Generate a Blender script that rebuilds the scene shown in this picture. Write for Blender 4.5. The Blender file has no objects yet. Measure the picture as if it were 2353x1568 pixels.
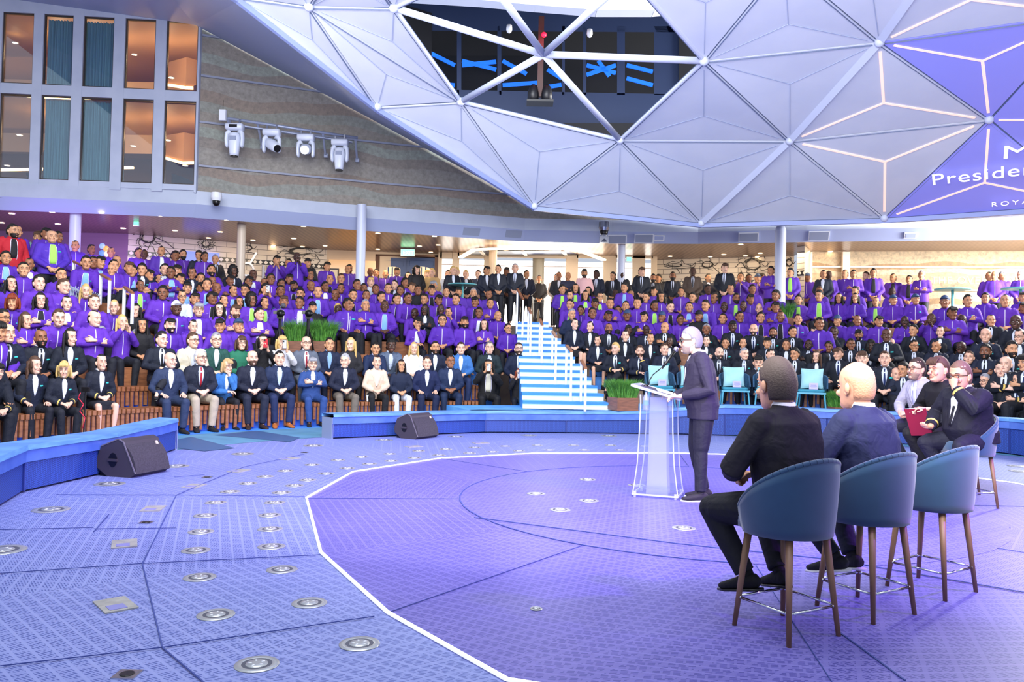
import bpy, bmesh, math, random
from mathutils import Vector, Matrix
from mathutils.bvhtree import BVHTree
R = random.Random(11)
sc = bpy.context.scene
COL = sc.collection
# ------------------------------------------------------------ camera
F = 1830.0; CXP, CYP = 1176.5, 784.0; CH = 1.41
PITCH = math.atan(42/F); ROLL = 0.020
_f = Vector((0, math.cos(PITCH), math.sin(PITCH)))
_u0 = Vector((0, -math.sin(PITCH), math.cos(PITCH)))
_r = Vector((1,0,0))*math.cos(ROLL) + _u0*math.sin(ROLL)
_u = _u0*math.cos(ROLL) - Vector((1,0,0))*math.sin(ROLL)
cd = bpy.data.cameras.new('camera'); cam = bpy.data.objects.new('camera', cd); COL.objects.link(cam)
cd.sensor_width = 36; cd.lens = F/2353*36; cd.clip_end = 300
cam.matrix_world = Matrix(((_r.x,_u.x,-_f.x,0),(_r.y,_u.y,-_f.y,0),(_r.z,_u.z,-_f.z,CH),(0,0,0,1)))
sc.camera = cam
CAMP = Vector((0,0,CH))
def ray(px,py):
    return _f + _r*((px-CXP)/F) - _u*((py-CYP)/F)
def P(px,py,Y):
    d = ray(px,py); return CAMP + d*(Y/d.y)
def FL(px,py,z=0.0):
    d = ray(px,py); return CAMP + d*((z-CH)/d.z)
def XP(px,Y):   # ground x for a pixel column near the horizon at depth Y
    return P(px,826,Y).x
# ------------------------------------------------------------ world, lights, exposure
w = bpy.data.worlds.new('world'); sc.world = w; w.use_nodes = True
bg = w.node_tree.nodes['Background']; bg.inputs[0].default_value = (0.76,0.84,1.0,1); bg.inputs[1].default_value = 0.66
sc.view_settings.view_transform = 'Standard'; sc.view_settings.look = 'None'
sc.view_settings.exposure = 0.08; sc.view_settings.gamma = 1.0; sc.view_settings.use_curve_mapping = False
sc.cycles.max_bounces = 6; sc.cycles.transparent_max_bounces = 12
def light(name, kind, loc, target, energy, color, size=1.0, spot=None, blend=0.5, sizey=None):
    l = bpy.data.lights.new(name, kind); l.energy = energy; l.color = color
    if kind == 'AREA':
        l.size = size
        if sizey: l.shape = 'RECTANGLE'; l.size_y = sizey
    elif kind == 'SPOT':
        l.shadow_soft_size = size; l.spot_size = math.radians(spot); l.spot_blend = blend
    elif kind == 'SUN': l.angle = size
    else: l.shadow_soft_size = size
    o = bpy.data.objects.new(name, l); COL.objects.link(o); o.location = loc
    o.rotation_euler = (Vector(target)-Vector(loc)).to_track_quat('-Z','Y').to_euler()
    return o
light('overhead_fill', 'AREA', (0,2,13), (1,14,0), 900, (0.86,0.92,1.0), 10)  # added soft fill from overhead, out of view; no skylight is known there
light('stage_light_purple', 'SPOT', (9.5,2.5,8.5), (1.9,8.0,0.9), 9000, (0.36,0.07,1.0), 0.25, 42, 0.7)
light('stage_light_violet', 'SPOT', (3.2,14.0,9.0), (2.6,6.0,0), 700, (0.42,0.18,1.0), 0.4, 75, 0.7)
light('stage_light_face', 'SPOT', (-5.0,7.0,7.5), (1.7,7.9,1.4), 260, (1.0,0.58,0.86), 0.2, 20, 0.5)
light('crowd_light', 'AREA', (-1,6,9), (-2,17,2), 1000, (0.92,0.95,1.0), 5)  # added area lamp for shaping the crowd, no fixture seen
light('wall_fill', 'AREA', (-5,9,7), (-6,21,8), 800, (0.98,0.97,1.0), 5)  # added fill to lift the dark stone wall, not a known lamp
light('dome_fill', 'AREA', (1,3.0,4.4), (4,14,9), 1550, (1.0,0.98,0.97), 6)  # added fill from low in front to brighten the dome panels
light('daylight_side', 'AREA', (15.5,18.5,6.4), (9,23,4.6), 6500, (1,0.97,0.92), 4)
light('pool_blue_light', 'AREA', (-2,13.2,7.5), (-2,14,0), 50, (0.15,0.4,1.0), 6)
# ------------------------------------------------------------ materials
def lin(c):
    if isinstance(c,str):
        c = c.lstrip('#'); c = [int(c[i:i+2],16)/255 for i in (0,2,4)]
    return tuple((v/12.92 if v<=0.04045 else ((v+0.055)/1.055)**2.4) for v in c)+(1.0,)
MATS = {}
def mat(name, c='#808080', rough=0.6, metal=0.0, em=0.0, emc=None, trans=0.0, coat=0.0, spec=0.5, sheen=0.0, alpha=1.0):
    if name in MATS: return MATS[name]
    m = bpy.data.materials.new(name); m.use_nodes = True
    b = m.node_tree.nodes['Principled BSDF']
    b.inputs['Base Color'].default_value = lin(c); b.inputs['Roughness'].default_value = rough
    b.inputs['Metallic'].default_value = metal; b.inputs['Specular IOR Level'].default_value = spec
    b.inputs['Transmission Weight'].default_value = trans; b.inputs['Coat Weight'].default_value = coat
    b.inputs['Sheen Weight'].default_value = sheen; b.inputs['Alpha'].default_value = alpha
    if em>0:
        b.inputs['Emission Color'].default_value = lin(emc or c); b.inputs['Emission Strength'].default_value = em
    MATS[name] = m; return m
def nd(nt, t, **k):
    n = nt.nodes.new(t)
    for a,v in k.items(): setattr(n,a,v)
    return n
def noise_mat(name, c1, c2, scale=8, rough=0.7, bump=0.0, detail=4, coords='Object', stretch=(1,1,1), sheen=0.0, metal=0.0, lo=0.35, hi=0.65):
    m = mat(name, c1, rough, metal, sheen=sheen); nt = m.node_tree; b = nt.nodes['Principled BSDF']
    tc = nd(nt,'ShaderNodeTexCoord'); mp = nd(nt,'ShaderNodeMapping'); mp.inputs['Scale'].default_value = stretch
    n = nd(nt,'ShaderNodeTexNoise'); n.inputs['Scale'].default_value = scale; n.inputs['Detail'].default_value = detail
    cr = nd(nt,'ShaderNodeValToRGB'); cr.color_ramp.elements[0].position = lo; cr.color_ramp.elements[1].position = hi
    cr.color_ramp.elements[0].color = lin(c1); cr.color_ramp.elements[1].color = lin(c2)
    nt.links.new(tc.outputs[coords], mp.inputs[0]); nt.links.new(mp.outputs[0], n.inputs['Vector'])
    nt.links.new(n.outputs['Fac'], cr.inputs[0]); nt.links.new(cr.outputs[0], b.inputs['Base Color'])
    if bump:
        bp = nd(nt,'ShaderNodeBump'); bp.inputs['Strength'].default_value = bump; bp.inputs['Distance'].default_value = 0.02
        nt.links.new(n.outputs['Fac'], bp.inputs['Height']); nt.links.new(bp.outputs[0], b.inputs['Normal'])
    return m
def mth(nt, op, a, b=None, clamp=False):
    n = nd(nt,'ShaderNodeMath', operation=op); n.use_clamp = clamp
    for i,v in enumerate((a,b)):
        if v is None: continue
        if isinstance(v,(int,float)): n.inputs[i].default_value = v
        else: nt.links.new(v, n.inputs[i])
    return n.outputs[0]
def mixc(nt, f, a, b):
    n = nd(nt,'ShaderNodeMix', data_type='RGBA')
    if isinstance(f,(int,float)): n.inputs[0].default_value = f
    else: nt.links.new(f, n.inputs[0])
    for i,v in ((6,a),(7,b)):
        if isinstance(v,(str,tuple)): n.inputs[i].default_value = lin(v) if isinstance(v,str) else v
        else: nt.links.new(v, n.inputs[i])
    return n.outputs[2]
# colour read from the object, so repeats can share one mesh
def objcol_mat(name, rough=0.75, sheen=0.0, bump=0.15, bscale=9.0, spec=0.4, weave=0.0):
    m = mat(name, '#888888', rough, sheen=sheen, spec=spec); nt = m.node_tree; b = nt.nodes['Principled BSDF']
    oi = nd(nt,'ShaderNodeObjectInfo'); nt.links.new(oi.outputs['Color'], b.inputs['Base Color'])
    if bump:
        tc = nd(nt,'ShaderNodeTexCoord'); n = nd(nt,'ShaderNodeTexNoise'); n.inputs['Scale'].default_value = bscale; n.inputs['Detail'].default_value = 3
        n.inputs['Distortion'].default_value = 0.5
        bp = nd(nt,'ShaderNodeBump'); bp.inputs['Strength'].default_value = bump; bp.inputs['Distance'].default_value = 0.06
        nt.links.new(tc.outputs['Object'], n.inputs['Vector']); nt.links.new(n.outputs['Fac'], bp.inputs['Height']); nt.links.new(bp.outputs[0], b.inputs['Normal'])
    return m
M_SKIN = objcol_mat('skin', 0.5, bump=0.0, spec=0.45)
M_CLOTH = objcol_mat('cloth', 0.78, sheen=0.0, bump=0.34, bscale=8)
M_HAIR = objcol_mat('hair', 0.65, bump=0.22, bscale=110)
M_DARK = mat('dark', '#0b0a0c', 0.35)
M_EYE = mat('eye_white', '#d8d4d0', 0.3)
M_LIP = mat('lip', '#a8645c', 0.45)
M_WHITE = mat('white_paint', '#dfe3ec', 0.5)
M_STEEL = mat('steel', '#b9bcc2', 0.25, 1.0)
M_CHROME = mat('chrome', '#d5d8e0', 0.12, 1.0)
# ------------------------------------------------------------ mesh helpers
def tag(o, label=None, cat=None, group=None, kind=None):
    if label: o['label'] = label
    if cat: o['category'] = cat
    if group: o['group'] = group
    if kind: o['kind'] = kind
    return o
def empty(name, loc=(0,0,0), rz=0.0, label=None, cat=None, group=None):
    o = bpy.data.objects.new(name, None); COL.objects.link(o); o.location = loc; o.rotation_euler = (0,0,rz)
    o.empty_display_size = 0.1
    return tag(o, label, cat, group)
def obj(name, me, parent=None, col=None, loc=None):
    o = bpy.data.objects.new(name, me); COL.objects.link(o)
    if parent: o.parent = parent
    if col: o.color = lin(col)
    if loc: o.location = loc
    return o
class MB:
    def __init__(s): s.v=[]; s.f=[]; s.m=[]; s.mi=0; s.mats=[]; s.uv=None
    def use(s, m):
        if m not in s.mats: s.mats.append(m)
        s.mi = s.mats.index(m); return s
    def add(s, vs, fs):
        n=len(s.v); s.v += [tuple(v) for v in vs]
        for f in fs: s.f.append([i+n for i in f]); s.m.append(s.mi)
    def poly(s, pts): s.add(pts, [list(range(len(pts)))])
    def box(s, c, d, rz=0, mt=None):
        x,y,z = d[0]/2,d[1]/2,d[2]/2; c=Vector(c)
        r = mt or Matrix.Rotation(rz,3,'Z')
        vs = [c + r@Vector((i,j,k)) for i in (-x,x) for j in (-y,y) for k in (-z,z)]
        s.add(vs, [[0,1,3,2],[4,6,7,5],[0,4,5,1],[2,3,7,6],[0,2,6,4],[1,5,7,3]])
    def tube(s, a, b, r1, r2=None, n=10, cap=True):
        a=Vector(a); b=Vector(b); r2 = r1 if r2 is None else r2
        s.loft([(a,r1,r1),(b,r2,r2)], n=n, cap=cap)
    def loft(s, pts, side=(1,0,0), n=12, cap=True, ex=1.0):
        side = Vector(side); N=len(pts); rings=[]
        for i,(c,a,b) in enumerate(pts):
            c=Vector(c); p0=Vector(pts[max(i-1,0)][0]); p1=Vector(pts[min(i+1,N-1)][0])
            t=(p1-p0)
            if t.length<1e-7: t=Vector((0,0,1))
            t.normalize(); sd = side - t*side.dot(t)
            if sd.length<0.05: sd = Vector((0,1,0)) - t*t.y
            sd.normalize(); u=t.cross(sd); ring=[]
            for k in range(n):
                th=2*math.pi*k/n; cc,ss=math.cos(th),math.sin(th)
                if ex!=1.0: cc=math.copysign(abs(cc)**ex,cc); ss=math.copysign(abs(ss)**ex,ss)
                ring.append(c+sd*(a*cc)+u*(b*ss))
            rings.append(ring)
        vs=[v for r in rings for v in r]; fs=[]
        for i in range(N-1):
            for k in range(n):
                k2=(k+1)%n; fs.append([i*n+k,i*n+k2,(i+1)*n+k2,(i+1)*n+k])
        if cap:
            fs.append(list(range(n))[::-1]); fs.append([(N-1)*n+k for k in range(n)])
        s.add(vs,fs)
    def ell(s, c, r, mt=None, nu=12, nv=8):
        vs=[]; fs=[]; c=Vector(c)
        for j in range(1,nv):
            ph=math.pi*j/nv
            for i in range(nu):
                th=2*math.pi*i/nu; v=Vector((r[0]*math.sin(ph)*math.cos(th), r[1]*math.sin(ph)*math.sin(th), r[2]*math.cos(ph)))
                vs.append(c+(mt@v if mt else v))
        t=Vector((0,0,r[2])); 
        vs.append(c+(mt@t if mt else t)); vs.append(c-(mt@t if mt else t)); T=len(vs)-2; B=T+1
        for j in range(nv-2):
            for i in range(nu):
                i2=(i+1)%nu; fs.append([j*nu+i,(j+1)*nu+i,(j+1)*nu+i2,j*nu+i2])
        for i in range(nu):
            i2=(i+1)%nu; fs.append([T,i,i2]); fs.append([B,(nv-2)*nu+i2,(nv-2)*nu+i])
        s.add(vs,fs)
    def lathe(s, prof, c=(0,0,0), n=24, a0=0, a1=2*math.pi):
        c=Vector(c); full=abs(a1-a0-2*math.pi)<1e-6; m=n if full else n+1; vs=[]
        for (r,z) in prof:
            for i in range(m):
                th=a0+(a1-a0)*i/n; vs.append(c+Vector((r*math.cos(th),r*math.sin(th),z)))
        fs=[]
        for j in range(len(prof)-1):
            for i in range(n):
                i2=(i+1)%m if full else i+1; fs.append([j*m+i,j*m+i2,(j+1)*m+i2,(j+1)*m+i])
        s.add(vs,fs)
    def prism(s, pts, z0, z1):
        n=len(pts); a=[Vector((p[0],p[1],z0)) for p in pts]; b=[Vector((p[0],p[1],z1)) for p in pts]
        s.add(a+b, [list(range(n))[::-1], [n+i for i in range(n)]]+[[i,(i+1)%n,n+(i+1)%n,n+i] for i in range(n)])
    def bar(s, a, b, wd, th, up=(0,0,1)):
        a=Vector(a); b=Vector(b); t=(b-a).normalized(); up=Vector(up); sd=t.cross(up); sd.normalize(); u=sd.cross(t)
        vs=[q+sd*(i*wd/2)+u*(j*th/2) for q in (a,b) for i,j in ((-1,-1),(1,-1),(1,1),(-1,1))]
        s.add(vs,[[0,3,2,1],[4,5,6,7],[0,1,5,4],[1,2,6,5],[2,3,7,6],[3,0,4,7]])
    def mesh(s, name, smooth=False, mt=None):
        me=bpy.data.meshes.new(name); me.from_pydata([tuple(v) for v in s.v],[],s.f)
        for m in (s.mats or [mt or M_WHITE]): me.materials.append(m)
        me.polygons.foreach_set('material_index', s.m)
        if s.uv is not None:
            l=me.uv_layers.new(name='uv'); k=0
            for f in s.uv:
                for q in f: l.data[k].uv=q; k+=1
        bm=bmesh.new(); bm.from_mesh(me)
        if s.uv is None: bmesh.ops.recalc_face_normals(bm, faces=bm.faces)
        bm.to_mesh(me); bm.free()
        if smooth: me.polygons.foreach_set('use_smooth',[True]*len(me.polygons))
        me.update(); return me
    def build(s, name, m=None, parent=None, smooth=False, loc=None):
        return obj(name, s.mesh(name, smooth, m), parent, loc=loc)
def struct(o, label=None):
    o['kind']='structure'
    if label: o['label']=label
    return o
AC = Vector((2.1,8.2,0))      # arena centre
def pol(r, deg, z=0.0):
    a=math.radians(deg); return Vector((AC.x+r*math.cos(a), AC.y+r*math.sin(a), z))
def PR(px,py,r):
    d=ray(px,py); ax,ay=CAMP.x-AC.x,CAMP.y-AC.y
    A=d.x*d.x+d.y*d.y; B=2*(ax*d.x+ay*d.y); Cc=ax*ax+ay*ay-r*r
    t=(-B+math.sqrt(B*B-4*A*Cc))/(2*A); return CAMP+d*t
# ------------------------------------------------------------ stage floor
def deck_mat(name, base, dash, light_c, rough=0.45):
    m = mat(name, base, rough, spec=0.5); nt=m.node_tree; b=nt.nodes['Principled BSDF']
    uvn=nd(nt,'ShaderNodeUVMap'); uvn.uv_map='uv'; sp=nd(nt,'ShaderNodeSeparateXYZ'); nt.links.new(uvn.outputs[0],sp.inputs[0])
    u,v=sp.outputs[0],sp.outputs[1]
    band=mth(nt,'FRACT',mth(nt,'DIVIDE',u,0.078))            # stripe period
    isband=mth(nt,'LESS_THAN',band,0.80)
    su=mth(nt,'ADD',u,mth(nt,'MULTIPLY',v,0.30))
    du=mth(nt,'FRACT',mth(nt,'DIVIDE',su,0.0165))
    dv=mth(nt,'FRACT',mth(nt,'DIVIDE',mth(nt,'ADD',v,mth(nt,'MULTIPLY',mth(nt,'FLOOR',mth(nt,'DIVIDE',su,0.0495)),0.031)),0.046))
    g=mth(nt,'MULTIPLY',mth(nt,'LESS_THAN',du,0.5),mth(nt,'LESS_THAN',mth(nt,'ABSOLUTE',mth(nt,'SUBTRACT',dv,0.5)),0.36))
    gap=mth(nt,'GREATER_THAN',mth(nt,'FRACT',mth(nt,'DIVIDE',mth(nt,'ADD',v,mth(nt,'MULTIPLY',u,0.5)),0.16)),0.16)
    g=mth(nt,'MULTIPLY',mth(nt,'MULTIPLY',g,gap),isband)
    tc=nd(nt,'ShaderNodeTexCoord'); n=nd(nt,'ShaderNodeTexNoise'); n.inputs['Scale'].default_value=1.7; n.inputs['Detail'].default_value=5
    nt.links.new(tc.outputs['Object'],n.inputs['Vector'])
    c=mixc(nt,n.outputs['Fac'],base,light_c)
    c=mixc(nt,mth(nt,'MULTIPLY',mth(nt,'SUBTRACT',1.0,isband),0.45),c,light_c)
    c=mixc(nt,mth(nt,'MULTIPLY',g,0.85),c,dash)
    nt.links.new(c,b.inputs['Base Color'])
    bp=nd(nt,'ShaderNodeBump'); bp.inputs['Strength'].default_value=0.25; bp.inputs['Distance'].default_value=0.004
    nt.links.new(mth(nt,'SUBTRACT',1.0,g),bp.inputs['Height']); nt.links.new(bp.outputs[0],b.inputs['Normal'])
    return m
M_DECK = deck_mat('deck_bluelit','#707ab4','#3a4a90','#8a93c8')  # pale grey deck, with the blue stage light put into its colour
M_DECKP = deck_mat('deck_lavender','#5a549c','#363284','#7670b8')  # lavender is partly the floor's own, partly violet stage light in the colour
M_SEAM = mat('seam','#38458a',0.7)
def deck_obj(name, polys, m, z):
    mb=MB().use(m); mb.uv=[]
    for pts,ang in polys:
        vs=[Vector((p[0],p[1],z)) for p in pts]
        if sum(vs[i].x*vs[(i+1)%len(vs)].y-vs[(i+1)%len(vs)].x*vs[i].y for i in range(len(vs)))<0: vs=vs[::-1]
        mb.poly(vs); c,s=math.cos(ang),math.sin(ang)
        mb.uv.append([(v.x*c+v.y*s,-v.x*s+v.y*c) for v in vs])
    return mb.build(name)
# the rim of the lavender stage, from its visible corners; the rest closes the round
RIM=[FL(*q) for q in ((1560,1043),(1236,1043),(1012,1055),(812,1086),(704,1147),(737,1273),(890,1412),(1165,1568))]
RIM += [pol(5.2,a) for a in (262,288,312,335)] + [pol(4.45,a) for a in (0,22,45,66)]
def ringpoly(a0,a1,r): return [pol(r,a) for a in (a0,a1)]
ang_of=lambda p: math.degrees(math.atan2(p[1]-AC.y,p[0]-AC.x))
# base slab
mb=MB().use(mat('pool_base','#5f86d8',0.6)); mb.prism([(-16,-3),(18,-3),(18,30),(-16,30)],-0.3,-0.02)
struct(mb.build('floor'))
outer=[]
n=len(RIM)
for i in range(n):
    a,b=RIM[i],RIM[(i+1)%n]; a0,a1=ang_of(a),ang_of(b)
    if a1<a0: a1+=360
    c0,c1=pol(11,a0),pol(11,a1); m0=a.lerp(c0,0.34); m1=b.lerp(c1,0.34)
    t=math.radians((a0+a1)/2)
    outer.append(([a,m0,m1,b],t)); outer.append(([m0,c0,c1,m1],t+ (0.5 if i%2 else -0.35)))
# seen seam corners on the left, kept as dark joint lines
struct(deck_obj('stage_floor_outer',outer,M_DECK,0.0))
inner=[]
for i in range(n):
    a,b=RIM[i],RIM[(i+1)%n]; a0,a1=ang_of(a),ang_of(b)
    if a1<a0: a1+=360
    d0,d1=pol(2.6,a0),pol(2.6,a1)
    inner.append(([a,b,d1,d0],math.radians((a0+a1)/2)))
struct(deck_obj('stage_floor_inner',inner,M_DECKP,0.004))
struct(deck_obj('stage_floor_centre',[([pol(2.6,a) for a in range(0,360,10)],math.radians(62))],M_DECKP,0.006))
mb=MB().use(mat('edge_light','#ffffff',0.4,em=.6,emc='#e8e6ff'))
for i in range(n):
    a,b=RIM[i]+Vector((0,0,.012)),RIM[(i+1)%n]+Vector((0,0,.012)); mb.bar(a,b,0.021,0.012)
tag(mb.build('edge_light_strip'),'white glowing strip edging the lavender stage','light strip')
mb=MB().use(M_SEAM)
def seam(pts,w_=0.012,z=0.008):
    w_*=.62
    for a,b in zip(pts[:-1],pts[1:]):
        mb.bar(Vector((a[0],a[1],z)),Vector((b[0],b[1],z)),w_,0.004)
seam([pol(2.6,a) for a in range(55,262,6)],0.02)
seam([FL(405,1140),FL(327,1298),FL(373,1492),FL(500,1600)],0.011)
seam([FL(405,1140),FL(470,1112),FL(560,1075),FL(700,1045)],0.010)
for q in (((0,1321),(327,1298)),((327,1298),(737,1278)),((373,1492),(860,1420)),((0,1220),(215,1215)),((0,1535),(373,1492)),((215,1218),(405,1216)),((250,1185),(215,1225)),((405,1140),(130,1139)),((405,1140),(700,1143)),((470,1093),(400,1098))):
    seam([FL(*q[0]),FL(*q[1])],0.009)
seam([FL(1090,1192),FL(1553,1252),FL(1920,1290),FL(2353,1365)],0.022,0.010)
seam([FL(1920,1450),FL(2080,1568)],0.014)
for k in range(n):
    if k%2==0: seam([RIM[k],pol(2.6,ang_of(RIM[k]))],0.006)
struct(mb.build('trim_1'))
# ------------------------------------------------------------ floor fittings
def nozzle_mesh(rad, name, dark='#4a4c58'):
    mb=MB().use(mat('nozzle_steel','#b4b6b8',.32,.55)); mb.lathe([(rad,0.0),(rad*.98,.003),(rad*.70,.004),(rad*.68,.003)],n=28)
    mb.use(mat('nozzle_dark',dark,0.5)); mb.lathe([(rad*.68,.003),(rad*.50,.003)],n=28)
    mb.use(mat('nozzle_steel')); mb.lathe([(rad*.50,.003),(rad*.48,.006),(rad*.2,.007),(0.001,.007)],n=28)
    mb.use(mat('nozzle_glass','#e8eaf4',0.15))
    for a in range(5):
        t=a*2*math.pi/5; mb.box((math.cos(t)*rad*.3,math.sin(t)*rad*.3,.007),(rad*.16,rad*.08,.003),t)
    return mb.mesh(name,True)
NZ_M=nozzle_mesh(0.10,'fountain_nozzle'); NZ_L=nozzle_mesh(0.155,'large_fountain_nozzle'); NZ_S=nozzle_mesh(0.035,'small_fountain_nozzle')
ringA=[(252,1113),(117,1172),(5,1265),(558,1044),(720,1025),(405,1072),(882,1012),(1048,1004),(1215,1001),(1399,1002),(2341,1072),(2346,1084)]
ringB=[(496,1156),(472,1186),(462,1223),(450,1266),(459,1328),(496,1414),(590,1528),(529,1131),(570,1112),(610,1096),(656,1083),(717,1069),(777,1058),(831,1051),(895,1044),(962,1037),(1024,1033),(1091,1029),(1161,1026),(1235,1024),(1318,1024),(1403,1024),(1479,1026)]
ringC=[(631,1156),(620,1185),(621,1217),(624,1257),(648,1310),(711,1387),(826,1481),(647,1133),(677,1117),(707,1104),(750,1089),(798,1077),(849,1067),(899,1060),(952,1053),(1009,1047),(1079,1042),(1132,1039),(1193,1037),(1263,1035),(1343,1035),(1426,1035),(1697,1031),(1709,1041)]
centre=[(1232,1137),(1287,1174),(1354,1153),(1351,1104),(1463,1117),(1571,1216)]
for lst,me,lab,grp in ((ringA,NZ_L,'large round steel fountain plate set in the outermost ring of the blue stage floor','large fountain plates beside the low wall'),
    (ringB,NZ_M,'round steel fountain nozzle set in the blue floor, outer row of the two even rows','fountain nozzles, outer of the two rows'),
    (ringC,NZ_M,'round steel fountain nozzle in the blue floor, row next to the white light strip','fountain nozzles, row beside the light strip'),
    (centre,NZ_M,'round steel fountain nozzle set in the lavender centre of the stage','fountain nozzles in the lavender centre')):
    for q in lst:
        o=obj('fountain_nozzle',me); o.location=FL(*q)+Vector((0,0,.008 if lst is centre else .002)); o.rotation_euler=(0,0,R.random()*3); tag(o,lab,'nozzle',grp)
o=obj('fountain_nozzle',NZ_S); o.location=FL(1232,1402)+Vector((0,0,.006)); tag(o,'tiny round steel nozzle alone in the empty part of the lavender stage','nozzle')
cov=MB().use(noise_mat('bare_metal','#9a9894','#aeaca6',14,0.5,metal=0.3)); cov.box((0,0,.004),(0.26,0.17,.008)); cov.use(mat('plate_mark','#7d7cb4',.6)); cov.box((.06,-.01,.009),(.09,.09,.003)); covm=cov.mesh('floor_cover')
for q in ((265,1392),(286,1251),(352,1170),(446,1118),(549,1083),(665,1055),(950,1027),(1105,1019)):
    o=obj('floor_cover',covm); p=FL(*q); o.location=p; o.rotation_euler=(0,0,math.radians(ang_of(p)+90)); tag(o,'flat metal cover plate in the blue floor, '+{265:'nearest the camera and largest',286:'second nearest the camera',352:'beside the small round drain',446:'before the larger stage speaker',549:'between larger speaker and nozzle rows',665:'near the aisle gap',950:'right before the smaller stage speaker',1105:'past the smaller stage speaker'}[q[0]],'cover plate','rectangular cover plates in the floor')
dr=MB().use(M_STEEL); dr.box((0,0,.003),(0.10,0.10,.006)); dr.use(M_DARK); dr.lathe([(.032,.007),(.03,.009),(.001,.009)],n=14); drm=dr.mesh('floor_drain')
for q,wd_ in (((336,1202),'between two cover plates'),((292,1552),'at the bottom edge, nearest the camera'),((476,1098),'in front of the larger stage speaker'),((700,1041),'near the aisle gap')):
    o=obj('floor_drain',drm); o.location=FL(*q); tag(o,'small square drain with a dark hole '+wd_,'drain','small square drains')
# ------------------------------------------------------------ low ring wall
def grid_mat(name,c1,c2,su=0.05,sv=0.018):
    m=mat(name,c1,0.5); nt=m.node_tree; b=nt.nodes['Principled BSDF']
    uvn=nd(nt,'ShaderNodeUVMap'); uvn.uv_map='uv'; sp=nd(nt,'ShaderNodeSeparateXYZ'); nt.links.new(uvn.outputs[0],sp.inputs[0])
    row=mth(nt,'FLOOR',mth(nt,'DIVIDE',sp.outputs[1],sv))
    a=mth(nt,'LESS_THAN',mth(nt,'FRACT',mth(nt,'ADD',mth(nt,'DIVIDE',sp.outputs[0],su),mth(nt,'MULTIPLY',row,0.5))),0.78)
    g=mth(nt,'MULTIPLY',a,mth(nt,'LESS_THAN',mth(nt,'FRACT',mth(nt,'DIVIDE',sp.outputs[1],sv)),0.62))
    nt.links.new(mixc(nt,g,c1,c2),b.inputs['Base Color'])
    return m
M_GRID=grid_mat('blue_grille','#2f52a8','#142468')
M_COP=noise_mat('coping','#4a7cc0','#6298d4',3,0.5,stretch=(1,1,8))
M_BAND=noise_mat('wall_band','#3e60b4','#5272c2',4,0.5)
def quad_uv(mb, a,b,c,d, u0,u1,v0,v1):
    mb.poly([a,b,c,d]); 
    if mb.uv is None: mb.uv=[]
    mb.uv.append([(u0,v0),(u1,v0),(u1,v1),(u0,v1)])
def ring_wall(name, pts, ztops, label):
    """pts: floor points of the inner face, ztops: top heights; coping leans outward"""
    e=empty(name,(0,0,0),0,label,'wall')
    L=0; g=MB().use(M_GRID); band=MB().use(M_BAND); cop=MB().use(M_COP); fr=MB().use(mat('wall_joint','#24357f',.6))
    for i in range(len(pts)-1):
        a,b=Vector(pts[i]),Vector(pts[i+1]); za,zb=ztops[i],ztops[i+1]; d=(b-a).length
        oa=(a-AC); oa.z=0; oa.normalize(); ob=(b-AC); ob.z=0; ob.normalize()
        z=lambda p,h: Vector((p.x,p.y,h))
        quad_uv(g,z(a,0.02),z(b,0.02),z(b,zb-.17),z(a,za-.17),L,L+d,0,za)
        band.add([z(a-oa*.03,za-.17),z(b-ob*.03,zb-.17),z(b-ob*.03,zb-.05),z(a-oa*.03,za-.05),z(a+oa*.3,za-.17),z(b+ob*.3,zb-.17),z(b+ob*.3,zb-.05),z(a+oa*.3,za-.05)],[[0,1,2,3],[0,4,5,1],[4,7,6,5],[3,2,6,7]])
        band.add([z(a+oa*.3,0),z(b+ob*.3,0),z(b+ob*.3,zb-.1),z(a+oa*.3,za-.1)],[[0,1,2,3]])
        cop.add([z(a-oa*.05,za-.05),z(b-ob*.05,zb-.05),z(b-ob*.04,zb),z(a-oa*.04,za),z(b+ob*.34,zb),z(a+oa*.34,za),z(b+ob*.34,zb-.05),z(a+oa*.34,za-.05)],[[0,1,2,3],[3,2,4,5],[5,4,6,7],[0,7,6,1]])
        fr.box(z(a-oa*.012,(za-.17)/2+.01),(.02,.02,za-.19))
        L+=d
    for p,zt in ((pts[0],ztops[0]),(pts[-1],ztops[-1])):
        p=Vector(p); o_=(p-AC); o_.z=0; o_.normalize()
        fr.use(mat('wall_end','#8d9bb8',.4,0.3)).box(p+o_*.14+Vector((0,0,zt/2-.03)),(.32,.03,zt-.06),math.atan2(o_.y,o_.x))
    g.build('grille_face',parent=e); band.build('band',parent=e); cop.build('coping',parent=e); fr.build('joint_post',parent=e)
    return e
Lw=[FL(403,1035),FL(260,1085),FL(51,1133),FL(-80,1215),FL(-400,1420)]
ring_wall('low_wall',Lw,[.46,.46,.47,.48,.48],'low curved blue wall in the corner near the camera, behind the bigger stage speaker')
Rw=[FL(762,1009),FL(985,1000),FL(1115,995),FL(1300,996),FL(1480,998),FL(1560,999),FL(1665,1002),FL(1760,1004),FL(1900,1011),FL(2050,1020),FL(2200,1032),FL(2320,1045),FL(2520,1075)]
ring_wall('low_wall',Rw,[.42,.42,.42,.42,.45,.52,.60,.60,.58,.58,.58,.6,.6],'long low curved blue wall behind the lectern and the smaller stage speaker')
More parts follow.
